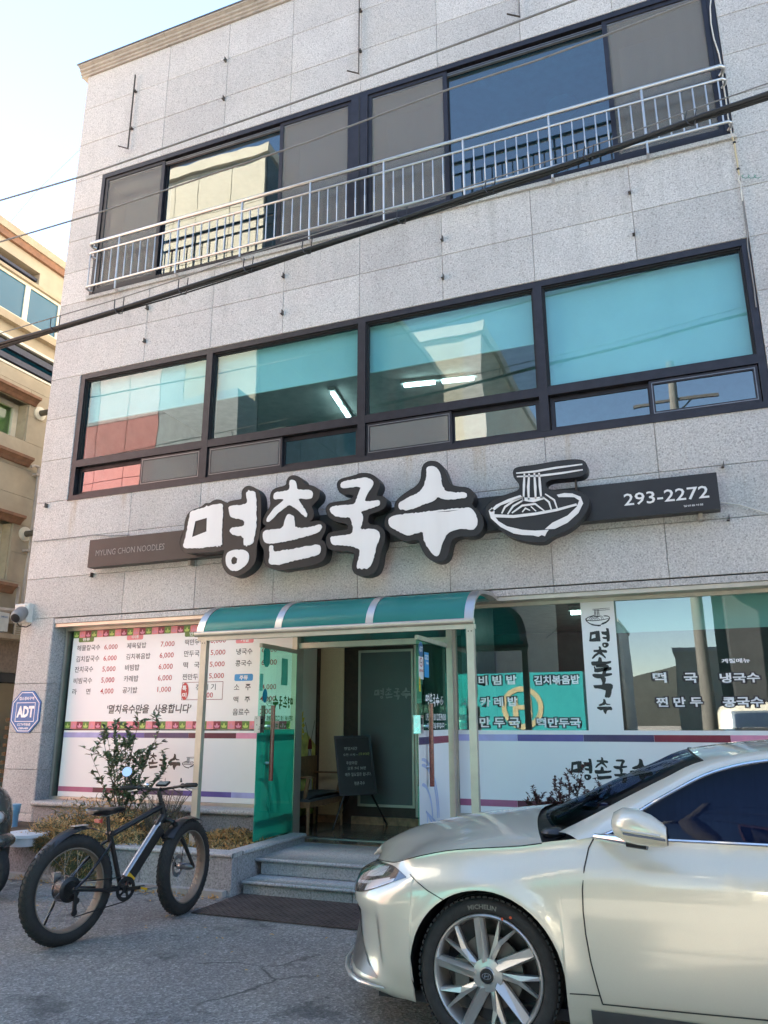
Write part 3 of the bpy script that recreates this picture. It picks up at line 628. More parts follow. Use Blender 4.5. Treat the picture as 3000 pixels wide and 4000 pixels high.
# ------------------------------------------------ entrance: posts, transom, doors, vestibule
ENT = empty('entrance', (-3.5, .2, .28)); attach(ENT, BLD)
m = MB(); m.box(-4.47, -4.405, .16, .33, .28, 2.80).box(-2.545, -2.48, .16, .33, .28, 2.80).box(-4.405, -2.545, .20, .30, 2.395, 2.46).box(-4.405, -2.545, .20, .30, 2.76, 2.80); m.build('door_frame', 'stainless_warm', ENT)
MB().box(-4.405, -2.545, .245, .253, 2.46, 2.76).build('transom_pane', 'glass_shop', ENT)
MB().box(-2.60, -2.55, .17, .30, .28, 2.39).build('dark_jamb', 'gasket', ENT)
pm('mural_sky', (.80, .81, .76), .6, 0, .06, 2); pm('mural_field', (.82, .74, .20), .6, 0, .4, 7); pm('mural_grass', (.34, .42, .10), .6, 0, .4, 14); pm('sunflower', (.88, .66, .06), .6, 0, .2, 20)
pm('sunflower_core', (.07, .035, .012), .7); pm('mill_red', (.30, .035, .02), .6); pm('wallpaper', (.72, .60, .40), .8, 0, .06, 60, .2, 90)
pm('dark_wood', (.045, .026, .018), .45, 0, .25, 18); pm('skirting', (.33, .20, .11), .35, 0, .4, 16); pm('door_dark', (.11, .12, .12), .35, 0, .05, 3)
pm('floor_tile', (.20, .15, .105), .16, 0, .4, 7, spec=.6); pm('grout', (.22, .19, .15), .9)
vx0, vx1, vb = -4.80, -2.42, 1.58
MB().box(vx0-.06, vx0, .34, vb+.1, .28, 2.95).build('side_wall', 'mural_sky', ENT)
MB().box(vx1, vx1+.05, .34, vb+.1, .28, 2.95).build('side_wall', 'door_dark', ENT)
MB().box(vx0, vx1, vb, vb+.06, .28, 2.95).build('back_wall', 'dark_wood', ENT)
MB().box(vx0, vx1, .34, vb, 2.62, 2.68).build('vestibule_ceiling', 'blind', ENT)
MB().box(vx0+.02, -4.43, vb-.02, vb-.001, .38, 2.6).build('wallpaper_panel', 'wallpaper', ENT)
MB().box(vx0+.001, vx0+.02, vb-.10, vb-.02, .28, 2.6).build('corner_trim', 'dark_wood', ENT)
for x0, x1 in ((vx0+.02, -4.44), (-4.30, -3.85), (-3.85, -3.4), (-3.4, -2.95), (-2.95, -2.45)): MB().box(x0+.003, x1-.003, vb-.035, vb-.003, .283, .375).build('skirting_tile', 'skirting', ENT)
MB().box(vx0+.001, vx0+.014, .36, vb-.1, .283, .40).build('skirting_board', 'dark_wood', ENT)
IDR = empty('inner_door', (-3.7, vb, .4)); attach(IDR, BLD)
m = MB(); rect_frame(m, -4.20, -3.42, .50, 2.47, vb-.055, vb-.01, .03); m.build('frame', 'stainless_warm', IDR)
MB().box(-4.17, -3.45, vb-.035, vb-.028, .53, 2.44).build('pane', 'door_dark', IDR)
lg = MB(); logo(lg, lambda x, z: (x, vb-.04, z), -3.98, -3.46, 1.90, ('myeong', 'chon', 'guk', 'su')); pm('ink_ghost', (.30, .31, .30), .5); lg.build('logo_print', 'ink_ghost', IDR)
MB().box(-3.40, -3.30, vb-.08, vb-.01, .40, 2.6).build('steel_post', 'stainless_warm', ENT)
# mural on the side wall: field, sunflower, windmill
mu = lambda y, z: (vx0+.004, y, z)
def mural(mat, polys, dx=0.0, name='mural_print'):
    m = MB()
    for pl in polys: poly_fill(m, pl, lambda y, z: (vx0+.003+dx, y, z))
    m.build(name, mat, ENT)
mural('mural_field', [[(.36, .40), (vb-.1, .40), (vb-.1, 1.25), (1.2, 1.42), (.95, 1.30), (.7, 1.4), (.36, 1.3)]])
mural('mural_grass', [[(y, .40), (y+.05, .40), (y+.03+random.uniform(-.03, .03), random.uniform(.6, 1.15))] for y in [.4+.035*i for i in range(31)]], .001)
sf = []
for i in range(16):
    t = 2*pi*i/16; c_ = (.98, 1.50); d = (cos(t), sin(t)); n_ = (-d[1], d[0])
    sf.append([(c_[0]+d[0]*.07, c_[1]+d[1]*.10), (c_[0]+d[0]*.13+n_[0]*.035, c_[1]+d[1]*.17+n_[1]*.035), (c_[0]+d[0]*.19, c_[1]+d[1]*.26), (c_[0]+d[0]*.13-n_[0]*.035, c_[1]+d[1]*.17-n_[1]*.035)])
mural('sunflower', sf, .002)
mural('sunflower_core', [[(.98+.08*cos(t), 1.50+.12*sin(t)) for t in [2*pi*k/16 for k in range(16)]]], .003)
mural('mural_sky', [[(1.22, .62), (1.40, .62), (1.36, 1.22), (1.27, 1.22)]], .003)
mural('mill_red', [[(1.25, 1.20), (1.38, 1.20), (1.36, 1.30), (1.31, 1.34), (1.27, 1.30)]], .004)
mural('sunflower_core', [strokes([(1.31, 1.24), (1.31+.20*cos(t), 1.24+.42*sin(t))], .018) for t in (radians(50), radians(135), radians(230), radians(310))], .005)
# tiled floor
for i in range(5):
    for j in range(5):
        x0, y0 = -4.80+i*.48, -.02+j*.33
        MB().box(x0+.003, min(x0+.477, vx1), y0+.003, min(y0+.327, vb), .275, .284).build('floor_tile', 'floor_tile', ENT)
MB().box(-4.47, -2.48, .22, .29, .28, .292).build('threshold', 'stainless', ENT)
def door_leaf(name, label, hinge, free, sgn, out):
    """tempered glass leaf standing open from hinge to free end (plan points); out = side that faced the street"""
    hx, hy = hinge; fx, fy = free; d = Vector((fx-hx, fy-hy, 0)); L = d.length; d.normalize(); nrm = Vector((-d.y, d.x, 0))*sgn
    D = empty(name, (hx, hy, .3)); attach(D, BLD); D['label'] = label
    o = Vector((hx, hy, 0))
    pt = lambda u, z, off=0.0: o+d*u+nrm*off+Vector((0, 0, z))
    def sheet(nm, mat, u0, u1, z0, z1, off, th=.003):
        MB().obox((pt(u0, z0, off)+pt(u1, z1, off))/2, d*(u1-u0)/2, nrm*th/2, Vector((0, 0, (z1-z0)/2))).build(nm, mat, D)
    sheet('pane', 'glass_door', .01, L, .335, 2.33, 0, .012)
    sheet('top_rail', 'stainless_warm', 0, L, 2.33, 2.375, 0, .035); sheet('bottom_rail', 'stainless_warm', 0, L, .315, .34, 0, .03)
    sheet('skirt', 'gasket', .02, L-.02, .285, .313, 0, .02)
    for off in (.06, -.06):
        MB().tube([pt(L*.76, .94, off), pt(L*.76, 1.72, off)], .024, 12).build('handle', 'wood_red', D, True)
        for z in (1.12, 1.50): MB().tube([pt(L*.76, z, 0), pt(L*.76, z, off)], [.018, .009], 8).build('handle_mount', 'lock_metal', D, True)
    MB().obox(pt(L-.03, 1.52), d*.045, nrm*.035, Vector((0, 0, .085))).build('lock', 'lock_metal', D)
    MB().obox(pt(L-.012, 1.55), d*.02, nrm*.04, Vector((0, 0, .03))).build('lock_bolt', 'gasket', D)
    return D, pt, L, sheet
LD, lpt, LL, lsheet = door_leaf('glass_door', 'left glass door leaf swung open with mirrored print', (-4.40, .16), (-4.37, -.74), 1, -1)
RD, rpt, RL, rsheet = door_leaf('glass_door', 'right glass door leaf swung open with opening hours', (-2.53, .10), (-2.535, -.86), -1, 1)
glass('film_green', (.16, .50, .43), .01, .2, 0.0); glass('film_green2', (.10, .34, .34), .01, .2, 0.0)
s = NT('film_frost_green'); s.set(col=(.13, .50, .47), rough=.35)
tl = s.n('BsdfTranslucent'); tl.inputs[0].default_value = (.25, .85, .74, 1); mx = s.n('MixShader'); mx.inputs[0].default_value = .5
s.l(s.b.outputs[0], mx.inputs[1]); s.l(tl.outputs[0], mx.inputs[2]); s.l(mx.outputs[0], s.out.inputs[0])
s = NT('film_frost_dark'); s.set(col=(.035, .22, .22), rough=.35)
tl = s.n('BsdfTranslucent'); tl.inputs[0].default_value = (.06, .34, .34, 1); mx = s.n('MixShader'); mx.inputs[0].default_value = .5
s.l(s.b.outputs[0], mx.inputs[1]); s.l(tl.outputs[0], mx.inputs[2]); s.l(mx.outputs[0], s.out.inputs[0])
# left leaf: we see the inside of the film, print reversed
lsheet('frosted_film', 'film_frost_green', .012, LL-.004, .36, 1.462, -.0085)
lsheet('colour_bar', 'film_frost_dark', .012, LL-.004, 1.345, 1.41, -.0105); lsheet('colour_bar', 'film_frost_dark', .012, LL-.004, .47, .55, -.0105)
s_off = -.0125
def leaf_text(pt, mb, body, u0, u1, z0, z1, off, bold=.02): put_text(mb, body, lambda x, z: pt(x, z, off), u0, u1, z0, z1, bold)
def arcs(pt, L, off, mb, rev):
    cu, cz = (L*.92, .62)
    U = (lambda u: u)
    for r in (.50, .455, .30):
        pl = [(cu+r*1.0*cos(t), cz+r*1.15*sin(t)) for t in [radians(90+i*9) for i in range(11)]]
        poly_fill(mb, strokes(pl, .035), lambda x, z: pt(max(.02, x), z, off))
    for r0, w_, h_ in ((.0, .30, .24), (.0, .20, .13)):
        pl = [(cu-.10, cz+.10+r0), (cu-.10-w_*.9, cz-.02), (cu-.10-w_*.9, cz-.24), (cu-.05, cz-.24)]
        poly_fill(mb, strokes(pl, .03), lambda x, z: pt(max(.02, x), z, off))
    poly_fill(mb, strokes([(cu-.28, cz-.1), (cu-.05, cz-.1)], .03), lambda x, z: pt(x, z, off)); poly_fill(mb, strokes([(cu-.14, cz-.24), (cu-.14, cz+.06)], .03), lambda x, z: pt(x, z, off))
m = MB(); arcs(lpt, LL, s_off, m, True); m.build('crest_print', 'film_frost_dark', LD)
m = MB(); leaf_text(lpt, m, 'OPEN AM 11:00  CLOSE PM 08:00', .06, .70, 1.555, 1.615, -.009, .03); m.build('door_lettering', 'ink_green', LD); m = MB(); leaf_text(lpt, m, '매주 일요일 휴무입니다', .14, .68, 1.475, 1.53, -.009, .03)
m.build('door_lettering', 'ink_green', LD); m = MB(); logo(m, lambda x, z: lpt(x, z, -.009), .06, .72, 1.76, squeeze=1.0); m.build('logo_print', 'ink_green', LD)
# right leaf: outside of the film faces the camera
rsheet('frosted_film', 'film_white', .012, RL-.004, .36, 1.462, -.0085); rsheet('colour_bar', 'ink_crimson', .012, RL*.62, 1.33, 1.40, -.0105); rsheet('colour_bar', 'ink_purple', RL*.62, RL-.004, 1.33, 1.40, -.0105)
mir = lambda u: RL-u
m = MB(); arcs(rpt, RL, -.0105, m, False); m.build('crest_print', 'ink_paleblue', RD)
m = MB(); rp = lambda x, z: rpt(RL-x, z, -.0085)
put_text(m, 'OPEN AM 11:00  CLOSE PM 08:00', rp, .22, .88, 1.555, 1.625, .03); m.build('door_lettering', 'ink_white', RD); m = MB(); put_text(m, '매주 일요일 휴무입니다', rp, .26, .82, 1.475, 1.535, .03)
m.build('door_lettering', 'ink_white', RD); m = MB(); logo(m, rp, .22, .80, 1.76); m.build('logo_print', 'ink_white', RD)
rp2 = lambda x, z: rpt(RL-x, z, -.0095); rp3 = lambda x, z: rpt(RL-x, z, -.0110)
def sticker(D, fn, fn2, cx, cz, w_, h_, mat, texts, name='sticker', octo=False):
    m = MB(); c = min(w_, h_)*.29
    poly = [(cx-w_/2+c, cz-h_/2), (cx+w_/2-c, cz-h_/2), (cx+w_/2, cz-h_/2+c), (cx+w_/2, cz+h_/2-c), (cx+w_/2-c, cz+h_/2), (cx-w_/2+c, cz+h_/2), (cx-w_/2, cz+h_/2-c), (cx-w_/2, cz-h_/2+c)] if octo else [(cx-w_/2, cz-h_/2), (cx+w_/2, cz-h_/2), (cx+w_/2, cz+h_/2), (cx-w_/2, cz+h_/2)]
    poly_fill(m, poly, fn); o = m.build(name, mat, D)
    for t, mt, x0, x1, z0, z1 in texts:
        mm = MB(); put_text(mm, t, fn2, cx+x0*w_, cx+x1*w_, cz+z0*h_, cz+z1*h_, .03); mm.build('sticker_print', mt, o)
    return o
def nosmoke(o, fn2, cx, cz, r):
    m = MB(); n = 24; k = 0
    ring = [(cx+r*cos(t), cz+r*sin(t)) for t in [2*pi*i/n for i in range(n)]]; inn = [(cx+r*.78*cos(t), cz+r*.78*sin(t)) for t in [2*pi*i/n for i in range(n)]]
    vs = [fn2(*p) for p in ring]+[fn2(*p) for p in inn]; m.add(vs, [(i, (i+1) % n, n+(i+1) % n, n+i) for i in range(n)])
    poly_fill(m, strokes([(cx-r*.6, cz+r*.6), (cx+r*.6, cz-r*.6)], r*.2), fn2); m.build('sticker_print', 'ink_red', o)
    m = MB(); poly_fill(m, strokes([(cx-r*.55, cz-r*.05), (cx+r*.55, cz-r*.05)], r*.25), fn2); m.build('sticker_print', 'ink_black', o)
sticker(RD, rp2, rp3, .10, 2.24, .13, .15, 'ink_navy', [('ADT', 'ink_white', -.38, .38, -.15, .2)], octo=True)
o = sticker(RD, rp2, rp3, .10, 2.06, .14, .22, 'ink_white', [('금연시설', 'ink_red', -.4, .4, -.18, -.06)]); nosmoke(o, rp3, .10, 2.115, .045)
sticker(RD, rp2, rp3, .27, 2.10, .14, .25, 'ink_blue', [('CESCO', 'ink_white', -.44, .44, .2, .4), ('Member', 'ink_white', -.1, .42, .02, .14)])
sticker(RD, rp2, rp3, .055, 1.90, .05, .14, 'ink_yellow', [('밀\n어\n요', 'ink_red', -.25, .25, -.4, .4)])
lp2 = lambda x, z: lpt(LL-x, z, -.0095); lp3 = lambda x, z: lpt(LL-x, z, -.0110)
o = sticker(LD, lp2, lp3, .60, 2.10, .16, .30, 'ink_white', []); nosmoke(o, lp3, .60, 2.16, .06)
m = MB(); poly_fill(m, [(.52, 1.95), (.68, 1.95), (.68, 2.03), (.52, 2.03)], lp3); m.build('sticker_print', 'ink_red', o)
sticker(LD, lp2, lp3, .16, 2.24, .15, .22, 'film_frost_dark', [], octo=True)
sticker(LD, lp2, lp3, .06, 1.96, .07, .18, 'ink_white', [('폐\n세\n요', 'ink_dark', -.25, .25, -.4, .4)])
m = MB(); poly_fill(m, [(.15+.055*cos(t), 1.82+.075*sin(t)) for t in [2*pi*k/20 for k in range(20)]], lp2); o = m.build('sticker', 'ink_blue', LD)
m = MB(); poly_fill(m, [(.15+.038*cos(t), 1.82+.052*sin(t)) for t in [2*pi*k/20 for k in range(20)]], lp3); m.build('sticker_print', 'ink_white', o)
# ------------------------------------------------ entrance steps
STP = thing('entrance_steps', 'two speckled grey granite steps up to the open glass doors', 'steps', (-3.3, -.7, 0))
sx0, sx1 = -4.11, -2.3
def tread(x0, x1, y0, y1, z, th=.035):
    m = MB(); m.tube([(x0+.002, y0+th/2, z-th/2), (x1-.002, y0+th/2, z-th/2)], th/2, 12); m.box(x0+.002, x1-.002, y0+th/2, y1, z-th, z); m.build('tread_slab', 'granite_step', STP, True)
for a, b in ((sx0, -2.99), (-2.99, sx1)): tread(a, b, -1.36, -1.0, .125)
for a, b in ((sx0, -3.0), (-3.0, sx1)): MB().slab(a+.003, b-.003, -1.33, -1.02, 0, .088).build('riser_stone', 'granite_step', STP)
for a, b in ((sx0, -2.95), (-2.95, sx1)): MB().slab(a+.012, b-.012, -1.035, -.6, .128, .238).build('riser_stone', 'granite_step', STP)
for a, b in ((sx0-.04, -2.75), (-2.75, sx1)): tread(a, b, -1.07, -.022, .276, .036)
MB().box(sx0+.02, sx1-.02, -.9, .0, .0, .236).build('step_core', 'concrete', STP)
# diamond plate on the ground in front
pm('rusty_plate', (.105, .078, .070), .5, .55, .35, 5, grime=.5)
PL = thing('checker_plate', 'rusty brown diamond pattern steel plate lying before the granite steps', 'steel plate', (-3.3, -1.7, 0))
MB().box(-4.12, -2.1, -2.12, -1.335, .004, .012).build('plate', 'rusty_plate', PL)
m = MB(); r_ = 0
for i in range(int(2.02/.035)):
    for j in range(int(.78/.035)):
        cx_, cy_ = -4.10+i*.035, -2.10+j*.035; a_ = radians(45 if (i+j) % 2 else -45); d = Vector((cos(a_), sin(a_), 0))*.016; n_ = Vector((-sin(a_), cos(a_), 0))*.005
        c_ = Vector((cx_, cy_, .012)); t_ = Vector((cx_, cy_, .0155))
        m.add([c_-d, c_-n_, c_+d, c_+n_, t_-d*.5, t_+d*.5], [(0, 1, 4), (1, 2, 5, 4), (2, 3, 5), (3, 0, 4, 5)])
o = m.build('tread_lugs', 'rusty_plate', PL); o['kind'] = 'stuff'
# ------------------------------------------------ granite planters
def planter(label, x0, x1, y0, zt, skip_right=False):
    T = thing('granite_planter', label, 'planter', ((x0+x1)/2, y0/2, 0))
    n = max(1, round((x1-x0)/.95)); st = (x1-x0)/n
    for i in range(n):
        MB().slab(x0+i*st+.003, x0+(i+1)*st-.003, y0, y0+.09, 0, zt-.04).build('wall_stone', 'granite_low', T)
        m = MB(); m.tube([(x0+i*st+.002, y0+.0, zt-.02), (x0+(i+1)*st-.002, y0+.0, zt-.02)], .02, 10); m.box(x0+i*st+.002, x0+(i+1)*st-.002, y0, y0+.17, zt-.04, zt); m.build('coping_slab', 'granite_coping', T, True)
    for xa, xb in ((x1-.09, x1), (x0, x0+.09)):
        m = MB(); m.box(xa+.003, xb-.003, y0+.093, -.02, 0, zt-.042); m.build('wall_stone', 'granite_low', T)
    m = MB(); m.tube([(x1-.0, y0+.175, zt-.02), (x1-.0, -.02, zt-.02)], .02, 10); m.box(x1-.15, x1, y0+.175, -.02, zt-.04, zt-.001); m.build('coping_slab', 'granite_coping', T, True)
    MB().box(x0+.09, x1-.09, y0+.09, -.015, .02, zt-.05).build('soil', 'soil', T)
    MB().box(x0-.02, x1-.05, y0-.075, y0+.01, -.01, .055).build('footing', 'concrete', T)
    return T
pm('soil', (.075, .055, .036), .95, 0, .4, 12, .6, 60)
planter('grey granite planter with dry creeping plants left of the steps', -8.3, -4.15, -1.47, .37)
planter('grey granite planter right of the steps behind the parked car', -2.28, 3.2, -1.30, .37)
# ------------------------------------------------ canopy
s = NT('polycarbonate'); p = s.pos()
sp = s.ramp(s.noise(p, 28, 5, .75), [(.60, 0.0), (.68, .55)])
c = s.mix(s.ramp(s.noise(p, 2.2, 3), [(.3, 0.0), (.7, 1.0)]), (.045, .26, .245), (.06, .32, .295)); c = s.mix(sp, c, (.02, .075, .06))
s.set(col=c, rough=.22, spec=.6)
tl = s.n('BsdfTranslucent'); tl.inputs[0].default_value = (.10, .70, .60, 1); mx = s.n('MixShader'); mx.inputs[0].default_value = .5
s.l(s.b.outputs[0], mx.inputs[1]); s.l(tl.outputs[0], mx.inputs[2]); s.l(mx.outputs[0], s.out.inputs[0])
CAN = thing('entrance_canopy', 'curved teal plastic canopy on two steel posts over the entrance', 'canopy', (-3.4, -.9, .3))
def cprof(k=1.0, off=0.0):
    pts = [(.02, 2.835), (-.25, 2.845), (-.45, 2.83)]
    for i in range(1, 9):
        t = radians(90-i*10.5); pts.append((-.52-.49*cos(t), 2.43+.39*sin(t)))
    return [(y, z+off) for y, z in pts]
cp = cprof()
rx = [-4.985, -4.02, -2.985, -1.955]
for a, b in zip(rx[:-1], rx[1:]):
    m = MB(); m.grid([[(x, y, z) for y, z in cp] for x in (a+.01, (a+b)/2, b-.01)]); m.grid([[(x, y+.004, z-.005) for y, z in cp] for x in (a+.01, (a+b)/2, b-.01)], True); m.build('panel', 'polycarbonate', CAN, True)
for i, x in enumerate(rx):
    w_ = .045 if i in (0, 3) else .04
    m = MB(); m.grid([[(x+dx, y-.002, z+dz) for y, z in cp] for dx, dz in ((-w_, -.028), (-w_, .008), (w_, .008), (w_, -.028), (-w_, -.028))]); m.build('rib', 'stainless', CAN, True)
y0, z0 = cp[-1]
MB().tube([(-5.03, y0-.02, z0-.005), (-1.90, y0-.02, z0-.005)], .028, 12).build('gutter_pipe', 'stainless_warm', CAN, True)
MB().box(-5.0, -1.90, y0-.012, y0+.05, z0-.075, z0-.033).build('front_beam', 'stainless_warm', CAN)
MB().box(-5.0, -1.93, .0, .035, 2.80, 2.86).build('wall_rail', 'stainless', CAN)
for x, zf in ((-4.92, .30), (-1.945, .30)):
    MB().box(x-.035, x+.035, y0-.01, y0+.05, zf, z0-.075).build('post', 'stainless_warm', CAN)
    for dx in (-.015, .015): MB().tube([(x+dx, y0-.013, z0-.10), (x+dx, y0-.009, z0-.10)], .006, 8).build('screw', 'gasket', CAN)
for i, x in enumerate((-4.02, -2.985)): MB().box(x-.015, x+.015, -.60, .0, 2.74, 2.78).build('stay', 'frame_black', CAN)
# ================================================================== sign
pm('sign_black', (.022, .021, .022), .42, .2, .25, 3, grime=.1); pm('sign_side', (.014, .014, .016), .5); 
s = NT('sign_acrylic'); p = s.pos(); c = s.mix(s.ramp(s.noise(p, 1.2, 4, .6, (3, 1, .5)), [(.35, 0.0), (.75, .5)]), (.78, .765, .75), (.66, .63, .60)); s.set(col=c, rough=.35)
pm('sign_grey', (.20, .20, .20), .45)
SG = thing('restaurant_sign', 'long black sign bar with white brush lettering and noodle bowl emblem', 'sign', (-3.5, -.2, 3.5))
MB().box(-7.40, .385, -.20, -.06, 3.535, 3.91).build('backing_bar', 'sign_black', SG)
for x in (-5.85, -3.6, -1.2, .2):
    MB().box(x-.02, x+.02, -.10, .0, 3.47, 3.534).build('mount', 'coping_stone', SG)
LAB = {'myeong': 'first brush syllable', 'chon': 'second brush syllable', 'guk': 'third brush syllable', 'su': 'fourth brush syllable'}
from mathutils.geometry import tessellate_polygon
def smooth_poly(pl, it=2):
    for _ in range(it): pl = [q_ for a_, b_ in zip(pl, pl[1:]+pl[:1]) for q_ in ((a_[0]*.75+b_[0]*.25, a_[1]*.75+b_[1]*.25), (a_[0]*.25+b_[0]*.75, a_[1]*.25+b_[1]*.75))]
    return pl
def ragged(pl, amp=.006):
    out = []
    for a_, b_ in zip(pl, pl[1:]+pl[:1]):
        L = sqrt((b_[0]-a_[0])**2+(b_[1]-a_[1])**2); n = max(1, int(L/.018)); nx, nz = -(b_[1]-a_[1])/(L or 1), (b_[0]-a_[0])/(L or 1)
        for i in range(n):
            t = i/n; e = random.uniform(-amp, amp) if i else 0; out.append((a_[0]+(b_[0]-a_[0])*t+nx*e, a_[1]+(b_[1]-a_[1])*t+nz*e))
    return out
for k in ('myeong', 'chon', 'guk', 'su', 'bowl'):
    parts, out = BRN[k]; out = smooth_poly(out, 2)
    m = MB(); n = len(out); vs, fs = fill_holes(out, [])
    m.add([(x, YS+.004, z) for x, z in vs], fs); m.add([(x, YS+.16, z) for x, z in vs], fs)
    o = m.build('letter' if k != 'bowl' else 'bowl_emblem', 'sign_black', SG)
    m = MB(); m.grid([[(x, YS, z) for x, z in out], [(x, YS+.156, z) for x, z in out]], closed=True); m.build('letter_edge', 'sign_side', o, True)
    m = MB()
    for pl, hs in parts:
        if k != 'bowl': pl = ragged(smooth_poly(pl, 1) if k != 'bowl' else pl)
        vs, fs = fill_holes(pl, hs); kk = len(pl)
        m.add([(x, YS-.004, z) for x, z in vs], fs); m.grid([[(x, YS-.004, z) for x, z in pl], [(x, YS+.003, z) for x, z in pl]], closed=True)
    m.build('letter_face', 'sign_acrylic', o)
m = MB(); z3 = lambda x, y: onY(.9042*x, 1200+.9042*y, -.2)
a = z3(413, 1076); b = z3(712, 1020); put_text(m, 'MYUNG CHON NOODLES', lambda x, z: (x, -.203, z), a.x, b.x, a.z, b.z, .0); m.build('sign_lettering', 'sign_grey', SG)
m = MB(); a = onY(*Z2(1113, 328), -.2); b = onY(*Z2(1500, 232), -.2); put_text(m, '293-2272', lambda x, z: (x, -.203, z), a.x, b.x, a.z, b.z, .01); m.build('sign_lettering', 'sign_acrylic', SG); m = MB()
a = onY(*Z2(1388, 333), -.2); b = onY(*Z2(1476, 316), -.2); put_text(m, '일반음식점', lambda x, z: (x, -.203, z), a.x, b.x, a.z, b.z, .01); m.build('sign_lettering', 'sign_acrylic', SG)
q_ = onY(*Z2(885, 200), -.3); MB().tube([(q_.x, -.28, q_.z+.05), (q_.x, -.25, q_.z-.16), (q_.x, -.19, q_.z-.2)], .012, 8).build('stay', 'sign_black', SG)
# ================================================================== small things on the facade
pm('bracket_steel', (.11, .10, .09), .55, .6, .3, 20, grime=.4); pm('plastic_white', (.62, .62, .58), .5, 0, .08, 6, grime=.15); pm('plastic_grey', (.20, .20, .20), .4); pm('cable_black', (.012, .012, .013), .55)
pm('cable_grey', (.20, .19, .18), .7); pm('cable_white', (.60, .57, .50), .6)
c1 = lambda x, y: (.9042*x, .9042*y); c2 = lambda x, y: (1500+.9042*x, .9042*y)
spots = [(c1(970, 258), 'left of two tabs above the leftmost clear pane, upper'), (c1(962, 424), 'lower tab right above the left half of the third floor window'), (c1(632, 1328), 'upper of the two tabs left under the railing'), (c1(620, 1472), 'lower of the two tabs left under the railing'),
         (c1(1220, 1190), 'upper of two tabs under the middle of the railing'), (c1(1215, 1350), 'lower of two tabs under the middle of the railing'), (c2(247, 1030), 'upper tab above the third pane of the second floor window'),
         (c2(250, 1195), 'lower tab above the third pane of the second floor window'), (c2(1056, 825), 'upper tab under the right part of the railing'), (c2(1074, 1005), 'lower tab under the right part of the railing'),
         ((1500+.9042*1458, 1200+.9042*680), 'tab above the right end of the sign bar'), ((1500+.9042*1482, 1200+.9042*910), 'tab below the right end of the sign bar'), ((.9042*195, 1200+.9042*857), 'rusty stub at the left corner below the second floor window'), ((.9042*392, 1200+.9042*1157), 'tab below the left end of the sign bar')]
for (px, py), lb in spots:
    q_ = onY(px, py, -.03); m = MB()
    m.box(q_.x-.004, q_.x+.022, -.062, .001, q_.z-.03, q_.z-.024).box(q_.x+.018, q_.x+.022, -.062, .001, q_.z-.0239, q_.z+.03)
    tag(m.build('wall_bracket', 'bracket_steel'), 'small rusty steel '+('angle ' if 'tab' in lb else '')+lb, 'bracket', 'small steel wall brackets')
def angle_strip(top, bot, foot, label, extra):
    T = thing('angle_strip', label, 'metal strip', (onY(*bot, -.05).x, 0, onY(*bot).z)); a = onY(*top, -.05); b = onY(*bot, -.05)
    MB().bar((a.x, -.05, a.z), (a.x, -.05, b.z), .03, .006).build('strip', 'bracket_steel', T)
    MB().bar((a.x, -.055, b.z+.004), (a.x-.16, -.10, b.z+.07), .025, .006).build('foot', 'bracket_steel', T)
    for e in extra:
        q_ = onY(*e, -.03); MB().box(a.x-.008, a.x+.03, -.06, .0, q_.z-.012, q_.z+.012).build('clip', 'bracket_steel', T)
angle_strip(c1(585, 322), c1(548, 645), None, 'tall rusty steel strip on the granite near the upper left corner', [c1(580, 395), c1(563, 556)])
angle_strip((1404, -70), c1(1548, 320), None, 'tall rusty steel strip on the granite above the middle of the third floor window', [c1(1552, 47), c1(1553, 220)])
angle_strip((2022, -90), c2(572, 80), None, 'tall rusty steel strip on the granite above the right clear pane', [])
# white cable down the right window edge, ending in a tangle
q_ = [onY(2600+.2411*x, .2411*y, -.03) for x, y in ((740, -60), (722, 120), (735, 380), (780, 620), (860, 860), (900, 1060), (920, 1180), (930, 1340), (955, 1480), (980, 1640))]
q2 = [onY(2600+.2411*x, 400+.2411*y, -.03) for x, y in ((985, 60), (1010, 240), (1045, 400), (1080, 560), (1115, 650), (1130, 800), (1160, 960), (1175, 1080), (1195, 1180), (1180, 1260), (1215, 1300), (1225, 1420), (1245, 1600))]
q3 = [onY(2650+.211*x, 850+.211*y, -.02) for x, y in ((1245, 120), (1275, 360), (1285, 560), (1340, 900), (1400, 1300), (1440, 1660))]
pm('sleeve_cream', (.50, .42, .26), .6)
WC = thing('wall_cable', 'white cable running down the right edge of the upper windows', 'cable', (q2[-1].x, 0, q2[-1].z))
MB().tube(q_+q2[1:], .008, 6).build('cable', 'cable_white', WC, True); MB().tube(q2[3:9], .010, 6).build('sleeve', 'sleeve_cream', WC, True); MB().tube([q2[-1]]+q3, .007, 6).build('lower_cable', 'cable_grey', WC, True)
for i in (4, 7): MB().sphere(q2[i], .018, 8, 6).build('tie', 'cable_black', WC, True)
cl = []
for i in range(26):
    t = i*.75; cl.append(q2[9]+Vector((.03+.007*i+.02*cos(t), -.01, .03+.02*sin(t)-.002*i)))
pm('wire_green', (.03, .22, .14), .5); MB().tube(cl, .003, 5).build('green_wire', 'wire_green', WC, True)
# feeder wire of the sign, left and right
tag(MB().tube([onY(.9042*x, 1200+.9042*y, -.02) for x, y in ((148, 1012), (240, 1004), (340, 992), (405, 984), (470, 988), (560, 984))], .006, 6).build('sign_feeder_wire', 'cable_grey', None, True), 'thin grey wire along the granite above the left end of the sign', 'wire')
tag(MB().tube([onY(1500+.9042*x, 1200+.9042*y, -.03) for x, y in ((1455, 842), (1500, 850), (1533, 853), (1580, 868), (1659, 890), (1760, 905))], .007, 6).build('sign_feeder_wire', 'cable_white', None, True), 'thin pale wire from the right end of the sign bar', 'wire')
